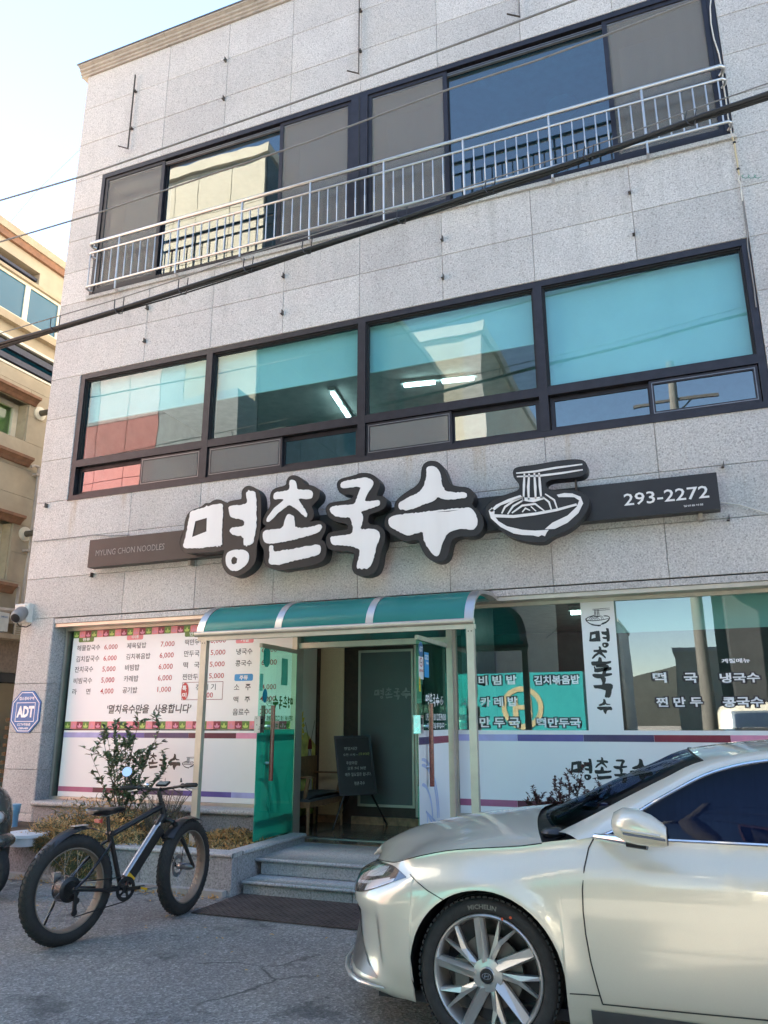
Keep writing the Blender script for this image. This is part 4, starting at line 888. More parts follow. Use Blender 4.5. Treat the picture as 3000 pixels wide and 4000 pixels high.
# security plaque
q_ = onY(100, 2780, -.012); PQ = thing('security_plaque', 'blue octagonal alarm company plaque on the left granite pillar', 'plaque', (q_.x, 0, q_.z))
def octo(w_, h_, c): return [(-w_+c, -h_), (w_-c, -h_), (w_, -h_+c), (w_, h_-c), (w_-c, h_), (-w_+c, h_), (-w_, h_-c), (-w_, -h_+c)]
ow, oh = .25, .27
MB().prism([(q_.x+x, q_.z+z) for x, z in octo(ow, oh, .145)], -.018, -.002).build('plate', 'ink_navy', PQ)
def ring(mb, a, b, y):
    n = len(a); vs = [(q_.x+x, y, q_.z+z) for x, z in a]+[(q_.x+x, y, q_.z+z) for x, z in b]; mb.add(vs, [(i, (i+1) % n, n+(i+1) % n, n+i) for i in range(n)])
m = MB(); ring(m, octo(ow-.018, oh-.018, .138), octo(ow-.027, oh-.027, .134), -.0195); rect = lambda w_, h_: [(-w_, -h_), (w_, -h_), (w_, h_), (-w_, h_)]
ring(m, [(x, z-.005) for x, z in rect(.165, .125)], [(x, z-.005) for x, z in rect(.157, .117)], -.0195); m.build('border', 'ink_white', PQ)
m = MB(); fnp = lambda x, z: (q_.x+x, -.0195, q_.z+z)
put_text(m, 'ADT', fnp, -.145, .150, -.075, .075, .05); m.build('lettering', 'ink_white', PQ); m = MB(); put_text(m, '캡스경비구역', fnp, -.13, .13, .150, .195, .02); m.build('lettering', 'ink_white', PQ); m = MB(); put_text(m, 'CCTV작동중', fnp, -.115, .115, -.185, -.145, .02); m.build('lettering', 'ink_white', PQ); m = MB(); put_text(m, '1588-6400', fnp, -.085, .085, -.228, -.200, .02); m.build('lettering', 'ink_white', PQ)
# camera and junction box on the corner
q_ = onY(100, 2410, -.05); CC = thing('security_camera', 'white junction box with grey dome lens camera at the building corner', 'camera', (q_.x, 0, q_.z))
bx_ = onY(95, 2396, -.04)
MB().slab(bx_.x-.14, bx_.x+.12, -.10, -.002, bx_.z-.13, bx_.z+.13, .02).build('junction_box', 'plastic_white', CC)
MB().box(bx_.x+.0, bx_.x+.075, -.112, -.099, bx_.z-.05, bx_.z+.11).build('cover', 'plastic_white', CC)
h = onY(72, 2402, -.2)
m = MB(); m.lathe([(0, -.12), (.075, -.12), (.09, -.08), (.09, .05), (.075, .09), (.06, .10)], (h.x, -.19, h.z), (.25, -.75, -.5), 20); m.build('housing', 'plastic_grey', CC, True)
m = MB(); m.lathe([(0, .095), (.062, .095), (.062, .101), (0, .112)], (h.x, -.19, h.z), (.25, -.75, -.5), 20); m.build('lens', 'ink_black', CC, True)
MB().tube([(h.x+.03, -.10, h.z+.05), (h.x+.02, -.16, h.z+.04)], .035, 10).build('neck', 'plastic_grey', CC, True)
MB().tube([(h.x, -.22, h.z-.08), (h.x+.03, -.2, h.z-.15), (h.x+.08, -.12, h.z-.16), (h.x+.10, -.06, h.z-.12)], .008, 6).build('lead', 'cable_black', CC, True)
# ================================================================== overhead cables along the street
def cable(pix, y, r, n=6): return MB().tube([onY(a, b, y) for a, b in pix], r, n)
yc = -1.9
OB = thing('overhead_cable', 'bundle of thick black communication cables sagging across the facade', 'cable', (0, yc, 7))
main = [(-1400, 1750), (-700, 1545), (-200, 1402), (0, 1342), (200, 1283), (450, 1211), (700, 1135), (950, 1053), (1200, 972), (1450, 893), (1700, 812), (1950, 728), (2200, 644), (2500, 540), (2750, 452), (3000, 368), (3200, 300), (3800, 92), (4600, -190), (5400, -480)]
up = lambda o, dx=0: [(a, b+o+(.6*sin(a*.006+dx)*6)) for a, b in main]
for o, r, dx in ((0, .022, 0), (9, .014, 1.3), (17, .009, 2.2)): cable(up(o, dx), yc+o*.002, r).build('cable', 'cable_black', OB, True)
mess = [(-1400, 1708), (-700, 1503), (-200, 1360), (0, 1302), (210, 1240), (460, 1168), (700, 1090), (950, 1000), (1200, 925), (1450, 848), (1700, 770), (1950, 690), (2200, 610), (2500, 505), (2750, 412), (3000, 325), (3200, 260), (3800, 52), (4600, -230), (5400, -520)]
cable(mess, yc, .006).build('messenger_wire', 'cable_grey', OB, True)
for px in (205, 455, 705, 960, 1190, 1560, 1905, 2290, 2690):
    i = max(k for k in range(len(main)) if main[k][0] <= px); f = (px-main[i][0])/(main[i+1][0]-main[i][0]); ym = main[i][1]+f*(main[i+1][1]-main[i][1]); yt = ym-40
    a = onY(px-6, yt, yc); b = onY(px-2, ym+10, yc-.03); c_ = onY(px+22, ym+16, yc); d = onY(px+30, yt-8, yc)
    MB().tube([a, a.lerp(b, .6)+Vector((-.02, 0, 0)), b, (b+c_)/2+Vector((0, 0, -.01)), c_, c_.lerp(d, .5), d], .006, 6).build('hanger', 'cable_black', OB, True)
for pix, y, r, lb in (([(-1400, 1170), (-600, 955), (-100, 812), (0, 783), (330, 686), (700, 558), (1100, 418), (1500, 276), (1900, 130), (2300, -20), (3200, -360), (4400, -820)], -2.2, .011, 'upper thin grey power wire crossing in front of the third floor'),
                      ([(-1400, 1345), (-600, 1122), (-100, 975), (0, 945), (400, 826), (800, 690), (1200, 556), (1500, 443), (1750, 350), (2100, 235), (2360, 140), (2720, 0), (2900, -70), (3600, -340), (4600, -720)], -2.05, .010, 'lower thin grey power wire crossing the third floor panes')):
    tag(cable(pix, y, r).build('power_wire', 'cable_grey', None, True), lb, 'wire', 'thin power wires over the facade')
tag(MB().tube([onY(a, b, 6) for a, b in ((-120, 1040), (40, 868), (150, 740), (300, 596), (420, 470))], .010, 5).build('power_wire', 'cable_grey', None, True), 'thin wire slanting up against the sky behind the left corner', 'wire', 'thin power wires over the facade')
# ================================================================== neighbour building on the left
pm('ochre_wall', (.42, .345, .245), .85, 0, .10, 2.5, .15, 60, grime=.12); pm('ochre_low', (.29, .215, .16), .9, 0, .2, 25, .5, 40); pm('ochre_trim', (.42, .33, .22), .8, 0, .1, 4, grime=.3)
pm('brown_mould', (.24, .115, .06), .7, 0, .2, 8, grime=.3); pm('frame_cream', (.74, .67, .53), .5); pm('steel_navy', (.035, .04, .065), .5, .2); pm('pipe_pvc', (.44, .37, .31), .5); pm('vent_metal', (.16, .145, .12), .4, .7)
pm('brick_tan', (.32, .17, .09), .85, 0, .3, 30)
NX = -11.0
s = NT('pane_blue'); s.set(col=(.012, .10, .17), rough=.08, spec=.5, coat=0.0)
NB = thing('neighbour_building', 'ochre rendered house with blue windows left of the granite building', 'building', (-13, 4, 0))
def sidepanel(y0, y1, z0, z1, mat='ochre_wall'): MB().add([(NX+.02, y0+J, z0+J), (NX+.02, y1-J, z0+J), (NX+.02, y1-J, z1-J), (NX+.02, y0+J, z1-J), (NX-.03, y0+J, z0+J), (NX-.03, y1-J, z0+J), (NX-.03, y1-J, z1-J), (NX-.03, y0+J, z1-J)],
    [(0, 1, 2, 3), (0, 3, 7, 4), (1, 5, 6, 2), (3, 2, 6, 7), (0, 4, 5, 1)]).build('wall_panel', mat, NB)
zr = lambda px, py: onX(px, py, NX).z
yy = lambda px, py: onX(px, py, NX).y
YA, YB = -.35, 8.0
pc = lambda x, y: (.3617*x, 850+.3617*y)         # crop helpers
pd = lambda x, y: (.27125*x, 1600+.27125*y)
pe = lambda x, y: (.27125*x, 2200+.27125*y)
roof_z = 10.30
op_top = zr(*pc(430, 590)); op_bot = zr(*pc(440, 750)); op_y1 = yy(*pc(440, 650))
w3t = zr(*pc(620, 930)); w3b = zr(*pc(600, 1345)); w3y = yy(*pc(640, 1000)); ledge_b = zr(*pc(600, 1425))
bt = zr(*pc(590, 1590)); bb = zr(*pc(565, 1815))
core = MB()
core.box(NX-8, NX-.45, YA, YB, 0, bb).box(NX-8, NX-.03, YA, YB, bt, op_bot-.02).box(NX-8, NX-.03, op_y1, YB, op_bot-.02, roof_z).box(NX-.35, NX-.03, YA, op_y1, op_top, roof_z)
core.box(NX-8, NX-.6, YA, YB, bb, bt); core.build('wall_core', 'ochre_wall', NB)
MB().box(NX-8.1, NX+.07, YA-.1, YB, roof_z, roof_z+.16).build('roof_coping', 'ochre_trim', NB)
MB().box(NX-.30, NX+.04, YA-.05, YB, roof_z-.14, roof_z).build('fascia', 'brown_mould', NB)
MB().box(NX-.2, NX-.08, YA, op_y1, op_bot+.42*(op_top-op_bot), op_bot+.62*(op_top-op_bot)).build('terrace_rail', 'steel_navy', NB)
# third floor window of the neighbour
for (y0, y1) in ((YA, yy(*pc(275, 900))), (yy(*pc(275, 900)), w3y)):
    f = empty('window', (NX, y0, w3b)); attach(f, NB)
    m = MB(); fr = .055
    for a, b, c_, d in ((y0, y1, w3t-fr, w3t), (y0, y1, w3b, w3b+fr), (y0, y0+fr, w3b+fr, w3t-fr), (y1-fr, y1, w3b+fr, w3t-fr)): m.box(NX-.02, NX+.03, a, b, c_, d)
    m.build('frame', 'frame_cream', f); MB().box(NX+.0, NX+.006, y0+fr, y1-fr, w3b+fr, w3t-fr).build('pane', 'pane_blue', f)
MB().box(NX-.05, NX+.09, YA, w3y+.02, w3t, w3t+.06).build('ledge', 'ochre_trim', NB)
MB().box(NX-.05, NX+.10, YA, YB, ledge_b, w3b-.005).build('ledge', 'ochre_trim', NB)
MB().box(NX-.05, NX+.06, YA, YB, bt, bt+.05).build('ledge', 'frame_cream', NB)
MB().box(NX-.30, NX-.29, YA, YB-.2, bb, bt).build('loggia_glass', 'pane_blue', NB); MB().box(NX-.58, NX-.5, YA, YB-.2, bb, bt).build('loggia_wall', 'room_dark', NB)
for f0, f1 in ((.12, .36), (.62, .88)): MB().box(NX-.06, NX+.02, YA, YB, bb+f0*(bt-bb), bb+f1*(bt-bb)).build('loggia_rail', 'steel_navy', NB)
MB().box(NX-.02, NX+.03, YA, YB, bb-.04, bb).build('ledge', 'frame_cream', NB)
# lower walls as panels with joints
zj = [bb-.045, zr(*pc(540, 1965)), zr(*pd(685, 215)), zr(*pd(640, 578)), zr(*pd(590, 955)), zr(*pd(548, 1332)), zr(*pd(500, 1720)), zr(*pd(455, 2115)), zr(*pe(395, 305))]
ywin = yy(*pd(330, 600)); ywin2 = yy(*pd(150, 1900))
for i in range(len(zj)-1):
    zt_, zb_ = zj[i], zj[i+1]
    sidepanel(ywin if 1 <= i <= 2 else (ywin2 if i >= 6 else YA), YB, zb_, zt_)
    if 1 <= i <= 2: pass
sidepanel(yy(*pe(95, 250)) if False else YA, YB, 3.2, zj[-1])
for za_, zb_, yw_ in ((zj[1], zr(*pc(250, 1990)), ywin), (zr(*pd(330, 690)), zj[3], ywin), (zj[6], zr(*pd(190, 1640)), ywin2), (zr(*pe(90, 300)), zj[8], ywin2)):
    if za_-zb_ > .02: sidepanel(YA, yw_, zb_, za_)
def nwin(ytop, zt_, zb_, lab):
    y1 = ytop; f = empty('window', (NX, y1, zb_)); attach(f, NB)
    MB().box(NX-.28, NX-.27, YA, y1-.02, zb_, zt_).build('pane', 'glass_green', f); MB().box(NX-.40, NX-.39, YA, y1, zb_-.1, zt_+.1).build('curtain', 'blind', f)
    m = MB(); m.box(NX-.30, NX-.22, y1-.13, y1-.02, zb_, zt_).box(NX-.30, NX-.22, YA, y1-.13, zb_, zb_+.08).box(NX-.30, NX-.22, YA, y1-.13, zt_-.08, zt_); m.build('frame', 'frame_cream', f)
    MB().box(NX-.30, NX-.02, y1-.015, y1, zb_, zt_).build('reveal', 'ochre_trim', f)
    for z, dn in ((zt_, 0), (zb_, 1)):
        m = MB(); pr = [(0, .0), (.05, 0), (.08, .05), (.13, .09), (.17, .10), (.17, .15), (0, .15)] if not dn else [(0, -.16), (.06, -.16), (.09, -.10), (.14, -.06), (.17, -.05), (.17, 0), (0, 0)]
        k = len(pr); e = .22
        for Y in (YA, y1+e*.6):
            for a, b in pr: m.v.append((NX+a-(.0 if Y < y1 else .0), Y, z+b))
        m.f = [tuple(range(k)), tuple(range(2*k-1, k-1, -1))]+[(i, k+i, k+(i+1) % k, (i+1) % k) for i in range(k)]; m.build('moulding', 'brown_mould', f)
glass('glass_green', (.70, .82, .62), .05, .6, .02)
nwin(ywin, zr(*pc(250, 1990)), zr(*pd(330, 690)), 0); nwin(ywin2, zr(*pd(190, 1640)), zr(*pe(90, 300)), 1)
# openings behind the two windows: dark room behind the curtain plane
for px, py, lb in (*[(*pd(585, 62), 0)], *[(*pd(370, 1795), 1)]):
    q_ = onX(px-8, py, NX); V = empty('exhaust_vent', (NX, q_.y, q_.z)); attach(V, NB)
    m = MB(); m.lathe([(0, .0), (.13, 0), (.13, .03), (.06, .05)], (NX+.02, q_.y, q_.z), (1, 0, 0), 20); m.build('flange', 'frame_cream', V, True)
    m = MB(); m.lathe([(.055, .04), (.055, .34), (.065, .34), (.065, .38), (.045, .38), (.045, .30), (0, .30)], (NX+.02, q_.y, q_.z), (1, 0, 0), 16); m.build('duct', 'vent_metal', V, True)
def pipe(pts, r=.028): MB().tube([onX(*p_, NX+.10) for p_ in pts], r, 8).build('gas_pipe', 'pipe_pvc', NB, True)
pipe([pd(450, 820), pd(500, 808), pd(550, 825), pd(560, 850), pd(545, 1000), pd(500, 1400), pd(430, 2000), pe(395, 0), pe(350, 300), pe(320, 540), pe(325, 575), pe(360, 590)])
pipe([pe(180, 335), pe(240, 330), pe(270, 350), pe(250, 500), pe(235, 590), pe(250, 612), pe(350, 628)]); pipe([pe(-40, 665), pe(120, 680), pe(300, 700)], .045)
for p_ in (pd(490, 945), pd(350, 2035)): q_ = onX(*p_, NX+.03); MB().box(NX+.01, NX+.13, q_.y-.04, q_.y+.12, q_.z-.02, q_.z+.02).build('pipe_clip', 'pipe_pvc', NB)
a = onX(*pe(0, 1080), NX+.2); MB().box(NX-.02, NX+.55, YA, yy(*pe(285, 1095))+.3, zr(*pe(200, 1100))-.06, zr(*pe(200, 1085))).build('service_ledge', 'ochre_trim', NB)
MB().box(NX-.03, NX+.30, YA, YB, zr(*pe(150, 1600)), zr(*pe(150, 1105))).build('band_wall', 'ochre_low', NB)
MB().box(NX-.03, NX+.34, YA, YB, zr(*pe(100, 1730)), zr(*pe(150, 1605))-.004).build('dark_lintel', 'gasket', NB)
for k in range(14):
    for r_ in range(10):
        pass
m_b = MB().box(0, .06, 0, .19, 0, .06).mesh('brick')
for r_ in range(20):
    for k in range(6):
        o = link('brick', m_b, 'brick_tan', NB); o.location = (NX-.10+random.uniform(-.004, .004), 2.2+k*.20+(.1 if r_ % 2 else 0), .3+r_*.07)
# outdoor unit on its ledge
q_ = onX(*pe(60, 880), NX+.45); AC = thing('air_conditioner', 'white outdoor air conditioner unit on the ochre house', 'air conditioner', (NX+.3, q_.y-.4, zr(*pe(200, 1085))))
zl = zr(*pe(200, 1085)); y1_ = onX(*pe(85, 900), NX+.3).y; ztop = onX(*pe(100, 720), NX+.3).z
MB().box(NX+.05, NX+.35, y1_-.85, y1_, zl+.05, ztop).build('casing', 'plastic_white', AC)
for yf in (y1_-.75, y1_-.15): MB().box(NX+.06, NX+.34, yf, yf+.06, zl, zl+.049).build('foot', 'plastic_grey', AC)
m = MB(); put_text(m, 'SAMSUNG', lambda x, z: (NX+.352, x, z), y1_-.17, y1_-.03, ztop-.09, ztop-.06, .02); m.build('lettering', 'ink_navy', AC)
GR = thing('window_grille', 'steel grille beside the outdoor unit on the ochre house', 'grille', (NX+.1, y1_+.3, zl))
ga, gb = onX(*pe(205, 800), NX+.12), onX(*pe(290, 1075), NX+.12)
for k in range(9): MB().bar((NX+.14, ga.y, zl+.02+k*(ga.z-zl-.02)/8), (NX+.14, gb.y+.1, zl+.02+k*(ga.z-zl-.02)/8), .02, .02).build('bar', 'stainless_warm', GR)
for Y in (ga.y, gb.y+.1): MB().bar((NX+.15, Y, zl), (NX+.15, Y, ga.z), .025, .025, (0, 1, 0)).build('upright', 'stainless_warm', GR)
# ================================================================== the street behind the camera (seen in the panes)
pm('opp_cream', (.46, .425, .335), .8, 0, .05, 1.5, .1, 30); pm('opp_red', (.46, .12, .10), .6, 0, .06, 2); pm('opp_pink', (.52, .38, .36), .6, 0, .05, 2); pm('opp_grey', (.26, .29, .30), .6, 0, .06, 2); pm('opp_brown', (.14, .065, .055), .7, 0, .1, 2); pm('opp_dark', (.045, .045, .048), .75, 0, .15, 1.5)
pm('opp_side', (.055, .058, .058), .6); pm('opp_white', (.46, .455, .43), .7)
OP = thing('opposite_building', 'tall building with cream red and grey facade panels across the street', 'building', (-20, -14, 0))
MB().box(-34, -10.14, -25, -8.06, 0, 17.55).build('wall_core', 'mortar', OP)
MB().box(-34.1, -10.0, -25.1, -7.9, 17.55, 17.85).build('roof_coping', 'opp_cream', OP)
strips = [(-10.12, -11.3, 'opp_cream'), (-11.3, -12.45, 'opp_cream'), (-12.45, -13.25, 'opp_grey'), (-13.25, -14.3, None), (-14.3, -15.4, None), (-15.4, -16.7, 'mix'), (-16.7, -18, 'mix'), (-18, -19.3, 'opp_grey'), (-19.3, -20.6, 'opp_cream'), (-20.6, -22, 'opp_cream'), (-22, -23.5, 'opp_pink'), (-23.5, -25, 'opp_red')]
zz = [0, 1.6, 3.2, 4.8, 6.4, 8.1, 9.85, 11.5, 13.0, 14.5, 16.0, 17.53]
for x1, x0, mt in strips:
    for z0, z1 in zip(zz[:-1], zz[1:]):
        c_ = mt or ('opp_red' if z0 < 9.8 else 'opp_pink' if z0 < 12.9 else 'opp_cream')
        if mt == 'mix': c_ = 'opp_red' if z0 < 9.8 else 'opp_grey' if z0 < 12.9 else 'opp_cream'
        if mt == 'opp_grey' and z0 > 12.9: c_ = 'opp_cream'
        MB().box(x0+.01, x1-.01, -8.06, -8.0, z0+.01, z1-.01).build('facade_panel', c_, OP)
MB().box(-12.3, -10.05, -8.0, -7.1, 8.1, 9.7).build('balcony', 'opp_grey', OP)
for y0 in [-8.1-i*2.4 for i in range(7)]:
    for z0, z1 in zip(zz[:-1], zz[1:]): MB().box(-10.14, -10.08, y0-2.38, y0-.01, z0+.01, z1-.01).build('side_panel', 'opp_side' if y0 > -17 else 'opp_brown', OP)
    if y0 < -9:
        for z0 in (3.6, 6.8, 10.2, 13.4): MB().box(-10.10, -10.06, y0-1.6, y0-.7, z0, z0+1.5).build('window', 'glass_car', OP)
OB2 = thing('opposite_building', 'beige stone block standing farther down the side street', 'building', (-14, -35, 0))
MB().box(-22, -8.6, -45, -27, 0, 21.0).build('wall_core', 'opp_cream', OB2); MB().box(-22.2, -8.4, -45.2, -26.8, 21.0, 21.6).build('roof_coping', 'opp_white', OB2)
MB().box(-9.6, -8.55, -27.06, -26.95, 0, 20.9).build('corner_strip', 'opp_white', OB2)
for k in range(5): MB().box(-8.62, -8.55, -30-k*2.5, -29-k*2.5, 14, 16).build('window', 'glass_car', OB2)
OB3 = thing('opposite_building', 'dark brick block at the right corner of the side street', 'building', (8, -18, 0))
MB().box(.9, 20, -26, -13.5, 0, 7.6).build('wall_core', 'opp_dark', OB3); MB().box(.8, 20.1, -26.1, -13.4, 7.6, 7.9).build('roof_coping', 'opp_brown', OB3)
for i in range(6):
    for z0 in (1.2, 4.6): MB().box(2.0+i*2.6, 3.3+i*2.6, -13.5, -13.44, z0, z0+1.5).build('window', 'glass_car', OB3)
far = [(-14, -5.9, -62, -52, 15, 'opp_brown', 'brown block far down the side street'), (-13, -6.6, -84, -70, 11, 'opp_grey', 'grey block at the far end of the side street'), (-1.5, 8, -75, -60, 7, 'opp_cream', 'low cream building far down the side street on its right')]
for x0, x1, y0, y1, z, mt, lb in far:
    T = thing('street_building', lb, 'building', ((x0+x1)/2, y1, 0)); MB().box(x0, x1, y0, y1, 0, z).build('wall', mt, T); MB().box(x0-.15, x1+.15, y0-.15, y1+.15, z, z+.3).build('roof_coping', 'opp_white', T)
m = MB(); H = [[(x, -260-30*j, (14+10*sin(x*.011+1)+6*sin(x*.037))*(0 if j == 0 else 1.0 if j < 3 else 0)) for x in range(-260, 260, 20)] for j in range(4)]
pm('hill_green', (.02, .021, .017), .9, 0, .3, .05); m.grid(H); tag(m.build('hills', 'hill_green', None, True), kind='structure')
# utility pole behind the camera
pm('pole_concrete', (.13, .125, .115), .9)
PO = thing('utility_pole', 'concrete utility pole with crossarms and transformer at the side street corner', 'utility pole', (.2, -12.4, 0))
MB().tube([(.2, -12.4, 0), (.2, -12.4, 11)], [.17, .11], 12).build('shaft', 'pole_concrete', PO, True)
for z in (7.2, 8.6, 9.8): MB().bar((-.9, -12.4, z), (1.3, -12.4, z), .08, .08).build('crossarm', 'bracket_steel', PO)
MB().tube([(-.15, -12.5, 6.2), (-.15, -12.5, 6.9)], .22, 14).build('transformer', 'plastic_white', PO, True)
for k, (x1, y1, z1) in enumerate(((-9, -30, 8.5), (-8.5, -50, 8), (-10, -9, 8), (-8.5, -40, 6.5), (12, -12.6, 8))):
    pts = [Vector((.2-.3*k+.5, -12.4, 9.85-.3*k)).lerp(Vector((x1, y1, z1)), t/8)-Vector((0, 0, .8*sin(pi*t/8))) for t in range(9)]; MB().tube(pts, .02, 5).build('wire', 'cable_black', PO, True)
# teal parcel truck and pale van parked opposite
pm('truck_teal', (.03, .34, .36), .4, 0, .04, 2, coat=.3); pm('van_cream', (.62, .60, .50), .3, .2, .03, 2, coat=.8); pm('tyre', (.022, .022, .023), .8, 0, .25, 30, .3, 120); pm('truck_orange', (.45, .40, .24), .5)
TR = thing('parcel_truck', 'teal parcel box truck parked across the street', 'truck', (-4.5, -10.9, 0))
MB().box(-7.0, -2.45, -11.7, -10.0, .78, 2.66).build('cargo_box', 'truck_teal', TR); MB().box(-7.0, -2.45, -11.65, -10.05, .55, .77).build('chassis', 'gasket', TR)
m = MB(); m.prism([(-8.75, .5), (-7.1, .5), (-7.1, 1.95), (-8.15, 1.95), (-8.7, 1.25)], -10.1, -11.6); m.build('cab', 'opp_white', TR); m = MB(); m.prism([(-8.5, 1.25), (-7.4, 1.25), (-7.4, 1.85), (-8.15, 1.85)], -10.09, -10.095); m.build('cab_window', 'glass_car', TR)
for x in (-8.0, -3.6):
    for y in (-10.15, -11.55): m = MB(); m.lathe([(0, -.1), (.30, -.1), (.34, -.07), (.34, .07), (.30, .1), (0, .1)], (x, y, .34), (0, 1, 0), 24); m.build('wheel', 'tyre', TR, True)
m = MB(); n = 28; c0 = (-3.9, 1.85)
vs = [(c0[0]+r_*cos(2*pi*i/n), -9.99, c0[1]+r_*sin(2*pi*i/n)) for r_ in (.50, .38) for i in range(n)]; m.add(vs, [(i, (i+1) % n, n+(i+1) % n, n+i) for i in range(n)]); put_text(m, 'H', lambda x, z: (x, -9.99, z), -3.68, -4.12, 1.62, 2.08, .05); m.build('emblem', 'truck_orange', TR)
VN = thing('parked_van', 'cream van parked across the street behind the photographer', 'van', (3, -11, 0))
def vsec(x, zr_, w_, y=-11.2): return [(x, y-w_*.86, .3), (x, y-w_, .55), (x, y-w_, 1.05), (x, y-w_*.80, zr_-.12), (x, y-w_*.62, zr_), (x, y+w_*.62, zr_), (x, y+w_*.80, zr_-.12), (x, y+w_, 1.05), (x, y+w_, .55), (x, y+w_*.86, .3)]
m = MB(); m.grid([vsec(*t) for t in ((.35, 1.72, .80), (.42, 1.86, .86), (.8, 1.93, .92), (2.6, 1.95, .94), (3.6, 1.90, .93), (4.5, 1.25, .90), (5.1, 1.0, .86), (5.25, .75, .80))]); m.build('body', 'van_cream', VN, True)
m = MB(); m.grid([[(x, -11.2+.955*(1-(.02 if z < 1.2 else .17)), z) for z in (1.1, 1.75)] for x in (.62, 1.6, 2.6, 3.55)]); m.build('side_glass', 'glass_car', VN)
for x in (1.15, 4.3):
    for y in (-10.35, -12.05): m = MB(); m.lathe([(0, -.1), (.30, -.1), (.34, -.07), (.34, .07), (.30, .1), (0, .1)], (x, y, .34), (0, 1, 0), 24); m.build('wheel', 'tyre', VN, True)
# ================================================================== the parked sedan
s = NT('car_paint'); p = s.pos()
fl = s.vor(p, 900); c = s.mix(s.ramp(fl.outputs['Color'], [(0.0, 0.0), (1.0, 1.0)]), (.60, .56, .465), (.66, .62, .52))
s.set(col=c, metal=.2, rough=.28, coat=1.0, coatr=.03, spec=.5)
pm('car_black', (.012, .012, .013), .35, 0, .1, coat=.3); pm('car_trim', (.15, .15, .145), .35, .7); pm('seam_dark', (.02, .02, .019), .7); pm('rim_silver', (.52, .515, .50), .30, .6, .02, 3, rvar=.01); pm('rim_grey', (.17, .17, .17), .38, .8); pm('disc_steel', (.13, .125, .12), .45, .8); pm('lamp_led', (.75, .75, .74), .2, .4)
pm('glass_navy', (.075, .105, .17), .6); pm('rubber_mark', (.55, .09, .03), .6)
YC = -3.11
CAR = thing('parked_sedan', 'champagne silver sedan parked in front of the shop, facing left', 'car', (.5, YC, 0))
def crom(tab, x):
    """smooth 1D table lookup"""
    if x <= tab[0][0]: return tab[0][1]
    if x >= tab[-1][0]: return tab[-1][1]
    for i in range(len(tab)-1):
        if tab[i][0] <= x <= tab[i+1][0]: break
    x0, y0 = tab[i]; x1, y1 = tab[i+1]; h = x1-x0; t = (x-x0)/h
    m0 = (y1-tab[i-1][1])/(x1-tab[i-1][0]) if i > 0 else (y1-y0)/h
    m1 = (tab[i+2][1]-y0)/(tab[i+2][0]-x0) if i+2 < len(tab) else (y1-y0)/h
    return (2*t**3-3*t**2+1)*y0+(t**3-2*t**2+t)*h*m0+(-2*t**3+3*t**2)*y1+(t**3-t**2)*h*m1
OUTL = [(2.93, 0), (2.92, .35), (2.88, .62), (2.74, .80), (2.4, .895), (1.8, .928), (1.0, .935), (.2, .937), (-.5, .936), (-1.0, .932), (-1.35, .922), (-1.58, .89), (-1.75, .81), (-1.87, .69), (-1.96, .52), (-2.03, .30), (-2.06, 0)]
_cx = [(float(i), o[0]) for i, o in enumerate(OUTL)]; _cw = [(float(i), o[1]) for i, o in enumerate(OUTL)]
NU = len(OUTL)-1
def plan(u): return crom(_cx, u), max(0.0, crom(_cw, u))
ZT = [(-2.07, .715), (-1.97, .765), (-1.85, .79), (-1.67, .812), (-1.45, .868), (-1.27, .905), (-.9, .945), (-.74, .972), (-.55, .995), (0, 1.0), (1.0, 1.0), (2.0, 1.02), (2.6, 1.06), (2.93, 1.02)]
XF, XR, RA, WR = -1.09, 1.795, .388, .353
def sst(a, b, x):
    t = min(1, max(0, (x-a)/(b-a))); return t*t*(3-2*t)
SIDE = [(.17, -.075), (.20, -.05), (.27, -.030), (.31, -.012), (.42, -.002), (.55, .004), (.70, .006), (.82, .0)]
NOSE = [(.15, -.14), (.185, -.05), (.215, .012), (.245, .02), (.285, -.012), (.36, -.02), (.47, -.012), (.56, .0), (.60, .004), (.66, -.012), (.72, -.05), (.78, -.11)]
def off(x, z, zt):
    so = crom(SIDE, z); d = zt-z
    if d < .18: so = min(so, -.085*(1-sst(0, .17, d))+so*sst(0, .17, d))
    no = crom(NOSE, z)
    if d < .06: no -= .05*(1-d/.06)**2
    b = sst(-1.50, -1.86, x) if x < -1.5 else 0.0
    b = sst(1.50, 1.86, -x)
    o = so*(1-b)+no*b
    o -= .022*sst(.30, .36, z)*(1-sst(.545, .572, z))*sst(1.66, 1.72, -x)*(1-sst(1.96, 2.03, -x))
    for xc in (XF, XR):
        r = sqrt((x-xc)**2+(z-WR)**2); o += .020*math.exp(-((r-RA)/.06)**2) if r >= RA-.01 else .02
    rr = sst(2.3, 2.85, x); o -= rr*.05*sst(.75, 1.05, z)
    return o
def surf(u, z, side=-1, extra=0.0):
    x, w_ = plan(u); e = .02
    xa, wa = plan(max(0, u-e)); xb, wb = plan(min(NU, u+e)); tx, tw = xb-xa, wb-wa; L = sqrt(tx*tx+tw*tw) or 1
    nx, nw = tw/L, -tx/L
    o = off(x, z, crom(ZT, x))+extra
    return Vector((x+nx*o, YC+side*max(0, w_+nw*o), z))
def u_of(x):
    lo, hi = 0.0, float(NU)
    for _ in range(40):
        m_ = (lo+hi)/2
        if plan(m_)[0] > x: lo = m_
        else: hi = m_
    return (lo+hi)/2
def zbot(x):
    z = .185
    for xc in (XF, XR):
        d = abs(x-xc)
        if d < RA: z = max(z, WR+sqrt(RA*RA-d*d))
        elif d < RA+.002: z = max(z, .185)
    if x < -1.5: z = .185-.02*sst(1.5, 1.8, -x)
    return z
us = [i*NU/150 for i in range(151)]
